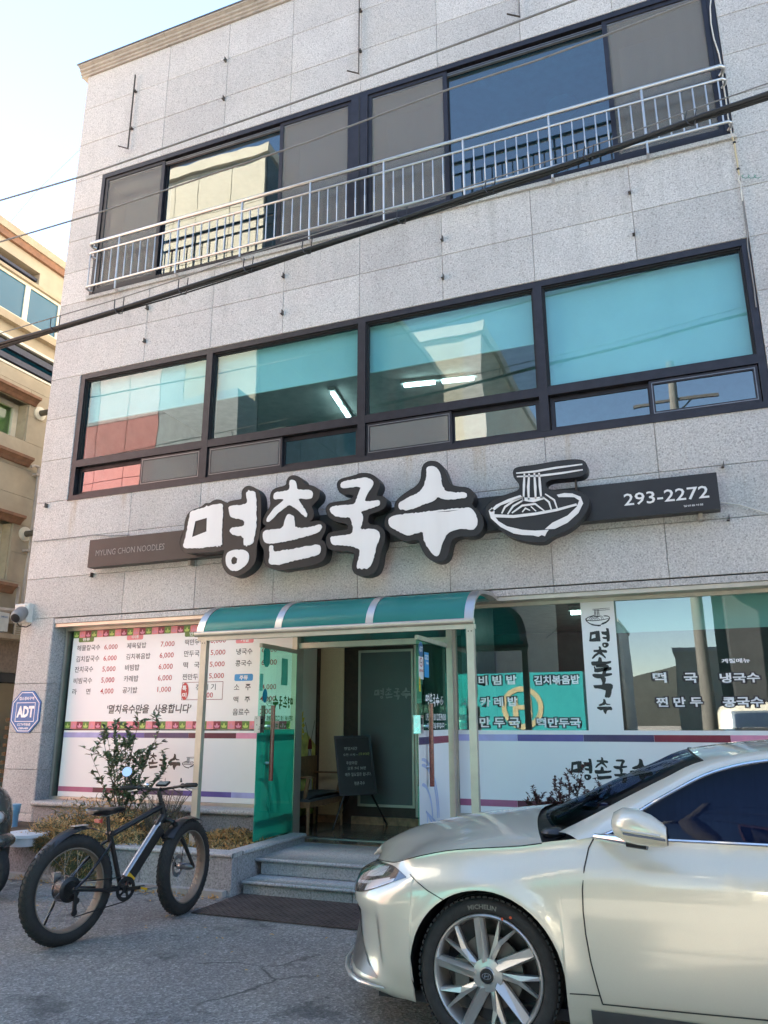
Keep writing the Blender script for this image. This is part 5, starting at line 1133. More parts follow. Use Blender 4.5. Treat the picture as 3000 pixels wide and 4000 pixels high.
for xc in (XF, XR):
    for k in range(0, 25):
        a = pi*k/24; us.append(u_of(xc+RA*cos(a)*(1 if 0 < k < 24 else 1.0005)))
    us += [u_of(xc-RA-.003), u_of(xc+RA+.003)]
us = sorted(set(round(u, 5) for u in us))
VS = [0, .02, .05, .09, .14, .2, .28, .36, .44, .52, .60, .68, .75, .81, .86, .90, .935, .965, .985, 1.0]
for side in (-1, 1):
    P_ = []
    for u in us:
        x = plan(u)[0]; zb_ = zbot(x); zt_ = crom(ZT, x); P_.append([surf(u, zb_+(zt_-zb_)*v, side) for v in VS])
    m = MB(); m.grid(P_, side > 0)
    # wheel-arch returns
    m.build('side_panel', 'car_paint', CAR, 'all')
    for xc in (XF, XR):
        m = MB(); rows = []
        for k in range(29):
            a = pi*1.16*k/28-pi*.08; x = xc+(RA+.004)*cos(a); z = max(.16, WR+(RA+.004)*sin(a)); y = surf(u_of(x), max(z, .2), side).y
            rows.append([(x, y+side*-.004, z), (x, YC+side*.55, z)])
        m.grid(rows); m.build('wheel_well', 'car_black', CAR, True)
SPINE = [(-2.06, .715), (-2.02, .762), (-1.95, .815), (-1.744, .905), (-1.445, .975), (-1.1, 1.028), (-.93, 1.048)]
hu = [u_of(-.80)+(NU-u_of(-.80))*i/34 for i in range(35)]
P_ = []
for i, u in enumerate(hu):
    f = i/34; xs_ = -.93+(-2.06+.93)*f**.92; xC = xs_; zC = crom(SPINE, xC); row = []
    e1 = surf(u, crom(ZT, plan(u)[0]), -1)
    for k in range(15):
        t = k/14; yy_ = YC+(e1.y-YC)*(1-t); x = e1.x+(xC-e1.x)*(1-(1-t)**2); zz_ = e1.z+(zC-e1.z)*(1-(1-t)**2.0)
        dish = -.006*math.exp(-((t-.30)/.07)**2)*sst(.03, .2, f)*(1-f) ; row.append((x, yy_, zz_+dish))
    P_.append(row+[(a, 2*YC-b, c_) for a, b, c_ in row[-2::-1]])
m = MB(); m.grid(P_); m.build('hood', 'car_paint', CAR, 'all')
# greenhouse
TL = [(-.62, .862, .985), (-.46, .835, 1.025), (-.316, .80, 1.127), (-.157, .755, 1.217), (.032, .705, 1.306), (.284, .668, 1.362), (.7, .65, 1.388), (1.2, .65, 1.37), (1.7, .685, 1.26), (2.0, .735, 1.12), (2.2, .80, 1.02)]
EL = [(-.735, .735, 1.0), (-.58, .69, 1.075), (-.40, .66, 1.168), (-.2, .628, 1.268), (-.012, .60, 1.352), (.3, .58, 1.408), (.7, .57, 1.428), (1.2, .57, 1.408), (1.7, .585, 1.30), (2.1, .63, 1.15), (2.42, .68, 1.045)]
CE = [(-.90, 1.04), (-.74, 1.105), (-.53, 1.205), (-.30, 1.305), (-.085, 1.392), (.3, 1.442), (.7, 1.460), (1.2, 1.44), (1.72, 1.325), (2.15, 1.16), (2.5, 1.055)]
def dens(L, n=5):
    k = len(L[0]); out = []
    for i in range(len(L)-1):
        for j in range(n):
            t = i+j/n; out.append(tuple(crom([(float(q_), L[q_][d]) for q_ in range(len(L))], t) for d in range(k)))
    return out+[L[-1]]
TD, ED, CD = dens(TL), dens(EL), dens(CE)
for side in (-1, 1):
    m = MB(); m.grid([[Vector((t[0], YC+side*t[1], t[2])).lerp(Vector((e[0], YC+side*e[1], e[2])), k/4)+Vector((0, side*.012*sin(pi*k/4), .012*sin(pi*k/4))) for k in range(5)] for t, e in zip(TD, ED)]); m.build('roof_rail', 'car_paint', CAR, 'all')
    m = MB(); rows = []
    for t in TD:
        if t[0] < -.55: continue
        b = surf(u_of(t[0]), crom(ZT, t[0])-.004, side); rows.append([b.lerp(Vector((t[0], YC+side*t[1], t[2])), k/5)+Vector((0, side*.018*sin(pi*k/5), 0)) for k in range(6)])
    m.grid(rows); m.build('side_glass', 'glass_car', CAR, 'all')
    m = MB(); m.grid([[(r_[0].x, r_[0].y-side*.06, r_[0].z-.03), (r_[-1].x, r_[-1].y-side*.06, r_[-1].z)] for r_ in rows]); m.build('glass_backing', 'glass_navy', CAR)
    MB().tube([(t[0], YC+side*(t[1]+.004), t[2]) for t in TD[3:]], .0085, 8).build('window_chrome', 'chrome', CAR, True)
    MB().tube([surf(u_of(x), crom(ZT, x)-.001, side)+Vector((0, 0, .004)) for x in [-.5+i*.1 for i in range(27)]], .009, 8).build('belt_chrome', 'chrome', CAR, True)
def bow(i0, i1, name, mat, dz=0.0):
    m = MB(); rows = []
    for e, c_ in list(zip(ED, CD))[i0:i1]:
        row = []
        for k in range(-8, 9):
            t = k/8; row.append((c_[0]+(e[0]-c_[0])*t*t, YC+e[1]*t, c_[1]+(e[2]-c_[1])*t*t+dz))
        rows.append(row)
    m.grid(rows); return m.build(name, mat, CAR, 'all')
bow(0, 21, 'windshield', 'glass_car'); bow(20, 41, 'roof', 'car_paint'); bow(40, len(ED), 'rear_window', 'glass_car')
MB().tube([(CD[20][0]+(ED[20][0]-CD[20][0])*(k/8)**2, YC+ED[20][1]*k/8, CD[20][1]+(ED[20][2]-CD[20][1])*(k/8)**2+.001) for k in range(-8, 9)], .006, 6).build('roof_seam', 'seam_dark', CAR, True)
m = MB(); m.box(-.45, 2.0, YC-.55, YC+.55, .5, .95); m.build('cabin_dark', 'car_black', CAR)
# cowl, wiper, trunk
m = MB(); m.grid([[(-.80-.13*(1-(k/8)**2)-.02, YC+.80*k/8, .948+.085*(1-(k/8)**2)) for k in range(-8, 9)], [(-.70-.18*(1-(k/8)**2), YC+.74*k/8, .985+.045*(1-(k/8)**2)) for k in range(-8, 9)]]); m.build('cowl', 'car_black', CAR, True)
for sg in (-.45, .15): MB().tube([(-.80, YC+sg*.9, 1.03), (-.74, YC+sg*.9+.10, 1.055), (-.70, YC+sg*.9+.5, 1.075)], .010, 6).build('wiper', 'car_black', CAR, True)
for side in (-1, 1): MB().sphere((-.765, YC+side*.70, .99), .055, 10, 6, (1.2, .9, .55)).build('hinge_cover', 'car_black', CAR, True)
m = MB(); rows = []
for x in (2.42, 2.6, 2.75, 2.86): rows.append([(x, YC+crom([(2.4, .80), (2.9, .66)], x)*k/8, crom([(2.4, 1.05), (2.9, 1.02)], x)+.012*(1-(k/8)**2)) for k in range(-8, 9)])
m.grid(rows); m.build('trunk_lid', 'car_paint', CAR, True)
# floor pan
MB().box(-1.7, 2.7, YC-.80, YC+.80, .17, .22).build('underbody', 'car_black', CAR)
# shut lines
pz = lambda x, y: onY(1300+1.0247*x, 2900+1.0247*y, -4.045)
def seam(pts, name='shut_line', r=.0032, zmax=None):
    q = []
    for px, py in pts:
        w_ = pz(px, py); z = min(w_.z, crom(ZT, w_.x)-.002); q.append(surf(u_of(w_.x), z, -1, .0022))
    MB().tube(q, r, 6).build(name, 'seam_dark', CAR, True)
seam([(985, 372), (968, 410), (957, 480), (952, 560), (955, 640), (965, 730), (985, 840), (1008, 930), (1027, 1000)])
seam([(272, 512), (310, 535), (360, 565), (424, 597)], r=.0025)
seam([(905, 955), (960, 962), (1020, 968)], r=.0025)
seam([(1027, 1002), (1200, 1019), (1400, 1038), (1659, 1062), (1900, 1084), (2400, 1130)], r=.003)
MB().tube([surf(u, crom(ZT, plan(u)[0])-.003, -1, .0) for u in hu], .0030, 6).build('shut_line', 'seam_dark', CAR, True)
m = MB(); m.grid([[surf(u_of(x), z, -1, .006+.004*sst(.2, .25, z)) for z in (.19, .215, .245, .268)] for x in [-.60+i*.1 for i in range(20)]]); m.build('rocker_trim', 'car_trim', CAR, True)
# headlamps
ZTOP = [(-1.99, .758), (-1.93, .772), (-1.8, .786), (-1.67, .792), (-1.60, .782), (-1.525, .762)]; ZBOT = [(-1.99, .60), (-1.93, .618), (-1.8, .655), (-1.67, .705), (-1.60, .733), (-1.525, .758)]
for side in (-1, 1):
    H = empty('headlamp', tuple(surf(u_of(-1.75), .7, side))); attach(H, CAR); uu = [u_of(-1.525)+(u_of(-1.97)-u_of(-1.525))*i/16 for i in range(17)]
    def patch(za, zb_, e, nm, mat, i0=0, i1=17):
        m = MB(); m.grid([[surf(u, crom(ZBOT, plan(u)[0])+(crom(ZTOP, plan(u)[0])-crom(ZBOT, plan(u)[0]))*(za+(zb_-za)*k/5), side, e) for k in range(6)] for u in uu[i0:i1]], side > 0); m.build(nm, mat, H, 'all')
    patch(0, 1, .002, 'housing', 'car_black'); patch(.04, .30, .004, 'reflector', 'lamp_led', 2, 9); patch(.55, .92, .0042, 'reflector', 'lamp_led', 5, 11); patch(.30, .40, .0045, 'light_guide', 'lamp_tube2' if 'lamp_tube2' in M else 'lamp_led', 3, 15); patch(.0, 1.0, .008, 'lens', 'glass_lens')
    # corner intake blade and lower trim
    m = MB(); A = [(-1.712, .555), (-1.706, .50), (-1.695, .44), (-1.68, .385), (-1.662, .33)]
    m.grid([[surf(u_of(x-wd_), z, side, .004), surf(u_of(x), z, side, .008)] for (x, z), wd_ in zip(A, (.004, .014, .018, .014, .005))]); m.build('intake_blade', 'chrome', CAR, True)
    m = MB(); m.grid([[surf(u_of(x), .262, side, .006), surf(u_of(x), .262+hh, side, .006)] for x, hh in ((-1.70, .012), (-1.78, .05), (-1.86, .10), (-1.93, .15), (-1.98, .17), (-2.03, .17))]); m.build('lower_trim', 'car_trim', CAR, True)
    MB().tube([surf(NU*.999 if x < -2.055 else u_of(x), .232-.0*x, side, .022) for x in (-1.64, -1.70, -1.78, -1.86, -1.93, -1.99, -2.04, -2.059)], [.004, .009, .011, .012, .012, .012, .012, .012], 8).build('lip_chrome', 'rim_silver', CAR, True)
m = MB(); m.grid([[surf(NU-i*.16, z, 1 if i < 0 else -1, .004) for z in (.36, .45, .55, .64, .70)] for i in range(-14, 15)]) if False else None
m = MB(); rows = []
for i in range(-12, 13):
    u = NU-abs(i)*.17; rows.append([surf(u, z, 1 if i < 0 else -1, .003) for z in (.40, .48, .56, .64, .70)])
m.grid(rows); m.build('grille', 'car_black', CAR, True)
# door mirror
MR = empty('door_mirror', (-.35, YC-.95, 1.0)); attach(MR, CAR)
mp = lambda x, y, Y: onY(2050+.998*x, 2850+.998*y, Y)
secs = []
a0 = mp(338, 372, -4.12); a1 = mp(556, 405, -4.20)
for f, hh, dd, cz_, yo in ((0, .020, .03, 0, .02), (.06, .052, .075, .004, .005), (.25, .075, .10, .010, 0), (.5, .078, .105, .008, 0), (.75, .068, .10, 0, 0), (.93, .052, .085, -.010, 0), (1.0, .040, .07, -.014, .0)):
    c_ = a0.lerp(a1, f)+Vector((0, 0, cz_)); secs.append([c_+Vector((0, dd*.95*cos(2*pi*k/16)*(1 if cos(2*pi*k/16) < 0 else .8)+yo, hh*sin(2*pi*k/16))) for k in range(16)])
m = MB(); m.grid(secs, closed=True); k0 = len(m.v)-16; m.f.append(tuple(range(15, -1, -1))); m.build('cap', 'car_paint', MR, True)
m = MB(); m.f = []; m.add([p_+Vector((.003, 0, 0)) for p_ in secs[-1]], [tuple(range(16))]); m.build('mirror_glass', 'glass_car', MR)
MB().tube([a0.lerp(a1, f)+Vector((0, -.093, -.018)) for f in (.25, .5, .8, .99)], .006, 6).build('chrome_strip', 'chrome', MR, True); MB().tube([a0.lerp(a1, f)+Vector((0, -.094, -.004)) for f in (.22, .35, .5, .9)], .005, 6).build('indicator', 'lamp_led', MR, True)
b0 = mp(275, 418, -3.98); b1 = mp(430, 440, -4.10); m = MB(); m.tube([b0, b0.lerp(b1, .5), b1], [.014, .022, .026], 10); m.build('mirror_arm', 'chrome', MR, True)
MB().tube([mp(400, 440, -4.10), mp(480, 452, -4.12)], .022, 10).build('mirror_base', 'car_black', MR, True)
# wheels
def wheel(x, side, detail):
    yo = YC+side*.91; W = empty('wheel', (x, yo, WR)); attach(W, CAR); ax = Vector((0, side, 0)); O = Vector((x, yo, WR))
    tp = [(.272, -.03), (.275, -.012), (.284, .0), (.300, .006), (.320, .006), (.334, -.004), (.344, -.020), (.350, -.045), (.353, -.09), (.353, -.155), (.350, -.20), (.340, -.225), (.30, -.24), (.272, -.215)]
    m = MB(); m.lathe(tp, O, ax, 64); ty = m.build('tyre', 'tyre', W, True)
    if detail:
        m = MB()
        for g_ in (-.075, -.12, -.165): m.lathe([(.3525, g_-.005), (.3545, g_-.005), (.3545, g_+.005), (.3525, g_+.005)], O, ax, 64)
        m.build('tread_groove', 'seam_dark', ty, True)
        m = MB(); e1 = Vector((1, 0, 0)); n = 72
        for k in range(n):
            a = 2*pi*k/n; d = Vector((cos(a), 0, sin(a))); t_ = Vector((-sin(a), 0, cos(a))); m.obox(O+d*.348+ax*-.028, t_*.010, d*.0045, ax*.018)
        o = m.build('tread_block', 'tyre', ty); o['kind'] = 'stuff'
        m = MB(); put_text(m, 'MICHELIN', lambda u, r: O+ax*.0085+Vector((cos(pi/2-u), 0, sin(pi/2-u)))*r, -.27, .20, .297, .319, .03); m.build('sidewall_lettering', 'car_trim', ty)
        for a in (70, 77): q_ = O+ax*.008+Vector((cos(radians(a-6)), 0, sin(radians(a-6))))*(.30 if a == 70 else .275); m = MB(); m.sphere(q_, .007, 8, 6, (1, .25, 1)); m.build('paint_dot', 'rubber_mark', ty, True)
    m = MB(); m.lathe([(.238, -.19), (.249, -.05), (.253, -.018), (.265, -.003), (.272, -.008), (.275, -.028)], O, ax, 56); m.build('rim', 'rim_silver', W, True)
    m = MB(); m.lathe([(0, -.15), (.240, -.15)], O, ax, 40); m.build('inner_dark', 'car_black', W)
    m = MB(); m.lathe([(.07, -.075), (.165, -.075), (.165, -.095), (.07, -.095)], O, ax, 40); m.build('brake_disc', 'disc_steel', W, True)
    MB().obox(O+Vector((-.135, 0, -.02))+ax*-.07, (.035, 0, 0), (0, .03, 0), (0, 0, .075)).build('brake_caliper', 'disc_steel', W)
    pol = lambda r, a, h: O+Vector((cos(radians(a)), 0, sin(radians(a))))*r+ax*h
    tw = -side*-1
    for k in range(5):
        A_ = 90+72*k+10; S_ = empty('spoke', tuple(O)) if False else None
        def blade(pts, ridge, th=.03):
            """pts: 4 corners hub-left, hub-right, rim-right, rim-left as (r, angle); ridge: hub, rim"""
            m = MB(); P4 = [pol(r, a, h) for r, a, h in pts]; rg = [pol(*ridge[0]), pol(*ridge[1])]; bk = [p_+ax*-th for p_ in P4]
            m.add(P4+rg+bk, [(0, 4, 5, 3), (4, 1, 2, 5), (0, 1, 4), (3, 5, 2), (0, 3, 9, 6), (1, 7, 8, 2), (0, 6, 7, 1), (3, 2, 8, 9)]); return m
        blade([(.055, A_+44, -.034), (.062, A_-18, -.030), (.257, A_-6.5, -.026), (.257, A_+4.5, -.024)], ((.064, A_-4, .004), (.257, A_-3.6, -.002))).build('spoke', 'rim_silver', W)
        if False: blade([(.085, A_+10, -.030), (.10, A_-8, -.034), (.238, A_-6.5, -.030), (.238, A_-1, -.024)], ((.09, A_+2, -.018), (.238, A_-3.5, -.018))).build('spoke_facet', 'rim_grey', W)
        F_ = A_+37
        m = MB(); fr = [pol(.060, F_+22, -.022), pol(.064, F_-2, -.022), pol(.150, F_-3, -.020), pol(.256, F_-11.5, -.022), pol(.256, F_-8.8, -.006), pol(.165, F_+4, -.012), pol(.256, F_+7.8, -.006), pol(.256, F_+10.4, -.022), pol(.150, F_+12, -.020), pol(.10, F_+8, -.004)]
        nb = len(fr)-1; m.add(fr+[p_+ax*-.028 for p_ in fr[:nb]], [(0, 9, 5, 8), (9, 1, 2, 5), (0, 1, 9), (2, 3, 4, 5), (5, 6, 7, 8)]+[(i, (i+1) % nb, nb+1+(i+1) % nb, nb+1+i) for i in range(nb)]); m.build('spoke', 'rim_silver', W)
        m = MB(); q_ = pol(.058, A_+36-10, -.020); m.lathe([(0, .004), (.008, .004), (.008, -.02), (.014, -.02), (.014, .0)], q_, ax, 10); m.build('lug_nut', 'car_black', W, True)
    m = MB(); m.lathe([(.078, -.028), (.074, -.016), (.040, -.010), (.036, -.004), (.034, -.002)], O, ax, 30); m.build('hub', 'rim_silver', W, True)
    m = MB(); m.lathe([(0, .002), (.030, .001), (.034, -.004)], O, ax, 24); m.build('hub_cap', 'car_black', W, True)
    if detail:
        m = MB(); fn = lambda a, b: O+ax*.0035+Vector((a, 0, b))
        n = 24; vs = [fn(r_*cos(2*pi*i/n), r_*.62*sin(2*pi*i/n)) for r_ in (.023, .020) for i in range(n)]; m.add(vs, [(i, (i+1) % n, n+(i+1) % n, n+i) for i in range(n)])
        for pl in ([(-.013, -.009), (-.006, .011)], [(.006, -.011), (.013, .009)], [(-.009, -.003), (.009, .003)]): poly_fill(m, strokes(pl, .0045), fn)
        m.build('emblem', 'chrome', W)
for x in (XF, XR):
    for side in (-1, 1): wheel(x, side, x == XF and side < 0)

for side in (-1, 1):
    for x in (.42, 1.42):
        hq = [surf(u_of(x+dx), .845, side, e) for dx, e in ((-.12, .004), (-.09, .028), (.09, .028), (.12, .004))]; MB().tube(hq, [.010, .013, .013, .010], 8).build('door_handle', 'car_paint', CAR, True)
# ================================================================== fat tyre bicycle
pm('bike_black', (.009, .009, .010), .42, .1, .2, 12, coat=.15); pm('bike_silver', (.30, .30, .31), .32, .8); pm('bike_rubber', (.019, .018, .017), .8, 0, .3, 8, .4, 90, grime=.2); pm('rim_dust', (.20, .165, .13), .6, .3); pm('bike_red', (.45, .02, .012), .3, coat=.4); pm('bike_yellow', (.75, .42, .02), .5); pm('lcd', (.20, .24, .22), .25)
BK0 = Vector((-4.415, -3.24, 0)); bf = Vector((.212, .977, 0)).normalized(); br = Vector((bf.y, -bf.x, 0)); ln = radians(3.5); bu = Vector((0, 0, 1))*cos(ln)-br*sin(ln)
def B(s_, l, h): return BK0+bf*s_+br*l+bu*h
BIKE = thing('electric_bicycle', 'black fat tyre electric bicycle standing by the granite planter', 'bicycle', tuple(BK0))
WB, RW_ = 1.115, .372
def bike_wheel(s_, steer, label):
    d = (bf*cos(steer)-br*sin(steer)); ax = (br*cos(steer)+bf*sin(steer)).normalized(); O = B(s_, 0, RW_-.004); W = empty('wheel', tuple(O)); attach(W, BIKE)
    n = 16; rt_ = .052; R0 = RW_-rt_
    m = MB(); m.lathe([(R0+rt_*cos(t)*(1.0), rt_*1.02*sin(t)) for t in [2*pi*k/n for k in range(n)]], O, ax, 64, closed=True); ty = m.build('tyre', 'bike_rubber', W, True)
    m = MB(); e1 = ax.orthogonal().normalized(); e2 = ax.cross(e1)
    for k in range(56):
        a = 2*pi*k/56
        for sg in (-1, 1):
            for q_, (tt, da) in enumerate(((18, 0), (42, .055))):
                th = radians(tt)*sg; aa = a+da*1+(.02 if sg > 0 else 0); rr = R0+(rt_+.0005)*cos(th); dd = e1*cos(aa)+e2*sin(aa); tg = -e1*sin(aa)+e2*cos(aa); nn = dd*cos(th)+ax*sin(th); sd = ax*cos(th)-dd*sin(th)
                m.obox(O+dd*rr+ax*rt_*sin(th), (tg*.8+sd*.6*sg).normalized()*.014, (sd*.8-tg*.6*sg).normalized()*.0045, nn*.003)
    o = m.build('tread_lugs', 'bike_rubber', ty); o['kind'] = 'stuff'
    m = MB(); m.lathe([(R0-.044, -.040), (R0-.036, -.040), (R0-.042, 0), (R0-.036, .040), (R0-.044, .040), (R0-.056, .0)], O, ax, 48, closed=True); m.build('rim', 'rim_dust', W, True)
    m = MB()
    for k in range(32):
        a = 2*pi*k/32; b_ = a+(.5 if k % 4 < 2 else -.5); sg = 1 if k % 2 else -1
        m.tube([O+(e1*cos(b_)+e2*sin(b_))*(.085 if s_ == 0 else .03)+ax*.03*sg, O+(e1*cos(a)+e2*sin(a))*(R0-.048)], .0014, 4, cap=False)
    o = m.build('spokes', 'bike_silver', W); o['kind'] = 'stuff'
    hr = .088 if s_ == 0 else .028
    m = MB(); m.lathe([(0, -.065), (.02, -.065), (hr*.7, -.055), (hr, -.045), (hr, .03), (hr*.75, .04), (.03, .045), (.02, .09), (0, .09)], O, ax, 28); m.build('hub', 'bike_black' if s_ == 0 else 'bike_silver', W, True)
    m = MB(); m.lathe([(.055, -.062), (.088, -.062), (.088, -.065), (.055, -.065)], O, ax, 30, closed=True); m.build('brake_disc', 'bike_silver', W, True)
    if s_ == 0:
        m = MB()
        for k, r_ in enumerate((.062, .055, .048, .041, .035, .03)): m.lathe([(r_-.012, .046+k*.006), (r_, .046+k*.006), (r_, .049+k*.006), (r_-.012, .049+k*.006)], O, ax, 26, closed=True)
        m.build('sprockets', 'bike_black', W, True)
    return O, ax, d
HB, axr, _ = bike_wheel(0, 0, ''); HF, axf, df = bike_wheel(WB, radians(17), '')
fr = MB()
def ft(a, b, ra, rb=None): fr.tube([a, b], [ra, rb or ra], 12)
bb = B(.47, 0, .30); st = B(.345, 0, .715); hb_ = B(.885, 0, .765); ht = B(.845, 0, .90)
ft(bb, st, .019); ft(st+(bb-st)*.05, ht-(ht-hb_)*.25, .020, .024); ft(hb_-(hb_-ht)*.25, bb, .026); ft(hb_, ht, .026)
for l in (-1, 1):
    dr = B(.0, .085*l, .372); fr.tube([bb+br*.03*l, B(.33, .075*l, .315), dr], [.013, .013, .012], 8); fr.tube([B(.355, .02*l, .66), B(.30, .06*l, .62), B(.10, .085*l, .44), dr], [.010, .011, .011, .011], 8)
fr.build('frame', 'bike_black', BIKE, True)
# battery down tube with grey cover, yellow tag
a = hb_.lerp(bb, .12); b = hb_.lerp(bb, .90); off_ = (bu*.9-bf*.2)*.035
MB().bar(a-bu*.012, b-bu*.012, .062, .075, br.cross((b-a).normalized())).build('battery', 'bike_black', BIKE)
MB().tube([a+off_*.9, b+off_*.9], [.027, .027], 12).build('battery_cover', 'bike_silver', BIKE, True)
MB().bar(hb_.lerp(bb, .80)-bu*.012, hb_.lerp(bb, .85)-bu*.012, .0635, .0765, br.cross((b-a).normalized())).build('warning_tag', 'bike_yellow', BIKE)
# fork and front end
hx = (ht-hb_).normalized(); cr = hb_-hx*.03
fk = MB(); fk.tube([ht+hx*.02, cr], .018, 10)
lat = axf
fk.tube([cr-lat*.085+hx*.0, cr-lat*.05+hx*.02, cr+lat*.05+hx*.02, cr+lat*.085], .019, 10)
for sg in (-1, 1): fk.tube([cr+lat*.085*sg, cr.lerp(HF, .5)+lat*.086*sg+df*.015, HF+lat*.088*sg], [.021, .018, .013], 10)
fk.build('fork', 'bike_black', BIKE, True)
MB().tube([HF-lat*.095, HF+lat*.095], .010, 8).build('axle', 'bike_black', BIKE, True)
stem = ht+hx*.10+df*.03
MB().tube([ht, ht+hx*.09, stem], [.019, .018, .020], 10).build('stem', 'bike_black', BIKE, True)
tilt = lambda l: stem+lat*l+Vector((0, 0, .055*l+.03*min(1, abs(l)*4)))-df*.05*(abs(l)/.36)**2
MB().tube([tilt(l) for l in (-.36, -.26, -.16, -.08, 0, .08, .16, .26, .36)], .0115, 10).build('handlebar', 'bike_black', BIKE, True)
for sg in (-1, 1):
    MB().tube([tilt(sg*.24), tilt(sg*.26), tilt(sg*.365), tilt(sg*.372)], [.014, .018, .017, .012], 12).build('grip', 'bike_rubber', BIKE, True)
    q_ = tilt(sg*.21); MB().tube([q_+df*.02, q_+df*.045-bu*.015, tilt(sg*.28)+df*.065-bu*.03, tilt(sg*.335)+df*.06-bu*.035], [.010, .008, .006, .005], 8).build('brake_lever', 'stainless', BIKE, True)
    MB().sphere(q_+df*.01, .022, 10, 7).build('lever_clamp', 'bike_black', BIKE, True)
q_ = tilt(.02)+bu*.045+df*.0; MB().obox(q_, lat*.05, (df*.9+bu*.35).normalized()*.035, (bu*.9-df*.35).normalized()*.008).build('display', 'bike_black', BIKE)
MB().obox(q_+(bu*.9-df*.35).normalized()*.009, lat*.042, (df*.9+bu*.35).normalized()*.028, (bu*.9-df*.35).normalized()*.0012).build('display_screen', 'lcd', BIKE)
m = MB(); m.sphere(tilt(-.13)+bu*.03, .022, 12, 8, (1, 1, .7)); m.build('bell', 'chrome', BIKE, True)
mq = tilt(-.30)+bu*.13-df*.02; MB().tube([tilt(-.26), tilt(-.28)+bu*.05, mq-bu*.03], .005, 6).build('mirror_stalk', 'bike_black', BIKE, True)
vn = (Vector((0, -8.1, 1.6))-mq).normalized(); m = MB(); m.lathe([(0, .004), (.040, .004), (.043, 0), (.043, -.012), (.03, -.022), (0, -.024)], mq, (vn+Vector((-.2, -.1, .25))).normalized(), 24); m.build('mirror', 'chrome', BIKE, True)
m = MB(); sp_ = tilt(.20)+bu*.03; m.tube([sp_, sp_+bu*.035], [.010, .004], 6); m.build('shifter', 'bike_black', BIKE, True)
for k in range(5):
    a = tilt(-.2+.1*k); b = ht-hx*(.05+.02*k)+br*.03*(1 if k % 2 else -1); MB().tube([a, a+df*(.10+.02*k)-bu*.06, (a+b)/2+df*.09-bu*.08, b+df*.03, b.lerp(bb, .2)], .0032, 5).build('cable', 'cable_black', BIKE, True)
MB().tube([cr+lat*.07, cr.lerp(HF, .4)+lat*.10+df*.02, HF+lat*-.05+df*.03], .003, 5).build('brake_hose', 'cable_black', BIKE, True)
# saddle, seat post, light
MB().tube([st-bu*.05, B(.315, 0, .86)], .0145, 10).build('seat_post', 'bike_black', BIKE, True)
m = MB(); m.tube([B(.345, -.03, .712), B(.345, .03, .712)], .02, 8); m.build('seat_clamp', 'bike_black', BIKE, True)
rows = []
for s_, w_, z_, h_ in ((.16, .05, .885, .02), (.175, .085, .893, .035), (.22, .095, .893, .045), (.29, .075, .886, .045), (.36, .04, .885, .04), (.43, .026, .888, .032), (.465, .018, .884, .02)):
    rows.append([B(s_, w_*cos(2*pi*k/14)*(1.0 if abs(sin(2*pi*k/14)) > .2 else 1.06), z_+h_*(.45*sin(2*pi*k/14) if sin(2*pi*k/14) > 0 else 1.0*sin(2*pi*k/14))) for k in range(14)])
m = MB(); m.grid(rows, closed=True); m.f += [tuple(range(13, -1, -1)), tuple(range(len(rows)*14-14, len(rows)*14))]; m.build('saddle', 'bike_black', BIKE, True)
for l in (-.02, .02): MB().tube([B(.20, l, .86), B(.29, l, .84), B(.40, l, .865)], .004, 6).build('saddle_rail', 'stainless', BIKE, True)
MB().obox(B(.235, .0, .812), br*.032, bf*.014, bu*.013).build('tail_light', 'bike_red', BIKE)
# fenders
m = MB(); rows = []
for k in range(15):
    t = k/14; s_ = .30-.58*t; z_ = .70+.11*sin(pi*(t*.9+.05))-.10*t**2.2; w_ = .012+.052*sst(0, .45, t)*(1-.55*sst(.9, 1, t)); rows.append([B(s_, w_*j, z_-.03*(abs(j)**2)*min(1, t*2)) for j in (-1, -.6, 0, .6, 1)])
m.grid(rows); m.build('rear_fender', 'bike_black', BIKE, True); MB().obox(B(.07, 0, .795), bf*.06, br*.030, bu*.0025).build('fender_patch', 'bike_silver', BIKE)
m = MB(); rows = []
for k in range(13):
    a = radians(60+k*6.5); rr = RW_+.022; c_ = HF+df*cos(a)*rr*-1*-1*(1)+Vector((0, 0, 1))*sin(a)*rr; rows.append([HF+(df*cos(a)+Vector((0, 0, 1))*sin(a))*(rr-.012*abs(j)**2)+lat*.052*j for j in (-1, -.5, 0, .5, 1)])
m.grid(rows); m.build('front_fender', 'bike_black', BIKE, True)
# crank, chain, derailleur, stand
cc = bb+br*.06; m = MB(); m.lathe([(.060, -.002), (.088, -.002), (.088, .003), (.060, .003)], cc, br, 40, closed=True); m.lathe([(.0, -.004), (.03, -.004), (.03, .008), (0, .008)], cc, br, 20); m.build('chainring', 'bike_black', BIKE, True)
m = MB()
for k in range(5): a = 2*pi*k/5; m.bar(cc+br*.004, cc+br*.002+(bf*cos(a)+bu*sin(a))*.065, .018, .006, tuple(br)); 
m.build('spider', 'bike_black', BIKE)
for sg, dr_ in ((1, bf*.97-bu*.05), (-1, -bf*.97+bu*.05)):
    c0 = bb+br*.075*sg; e = c0+dr_.normalized()*.165; MB().bar(c0, e, .026, .016, tuple(br)).build('crank_arm', 'bike_black', BIKE)
    P0 = empty('pedal', tuple(e)); attach(P0, BIKE); MB().obox(e+br*.06*sg, bf*.045, br*.05, bu*.008).build('pedal_body', 'bike_silver', P0)
    for q_ in (-1, 1): MB().obox(e+br*.06*sg+bf*.046*q_, bf*.003, br*.035, bu*.008).build('reflector', 'bike_yellow', P0)
ch = MB(); rs = .045; dl = B(.02, .065, .215)
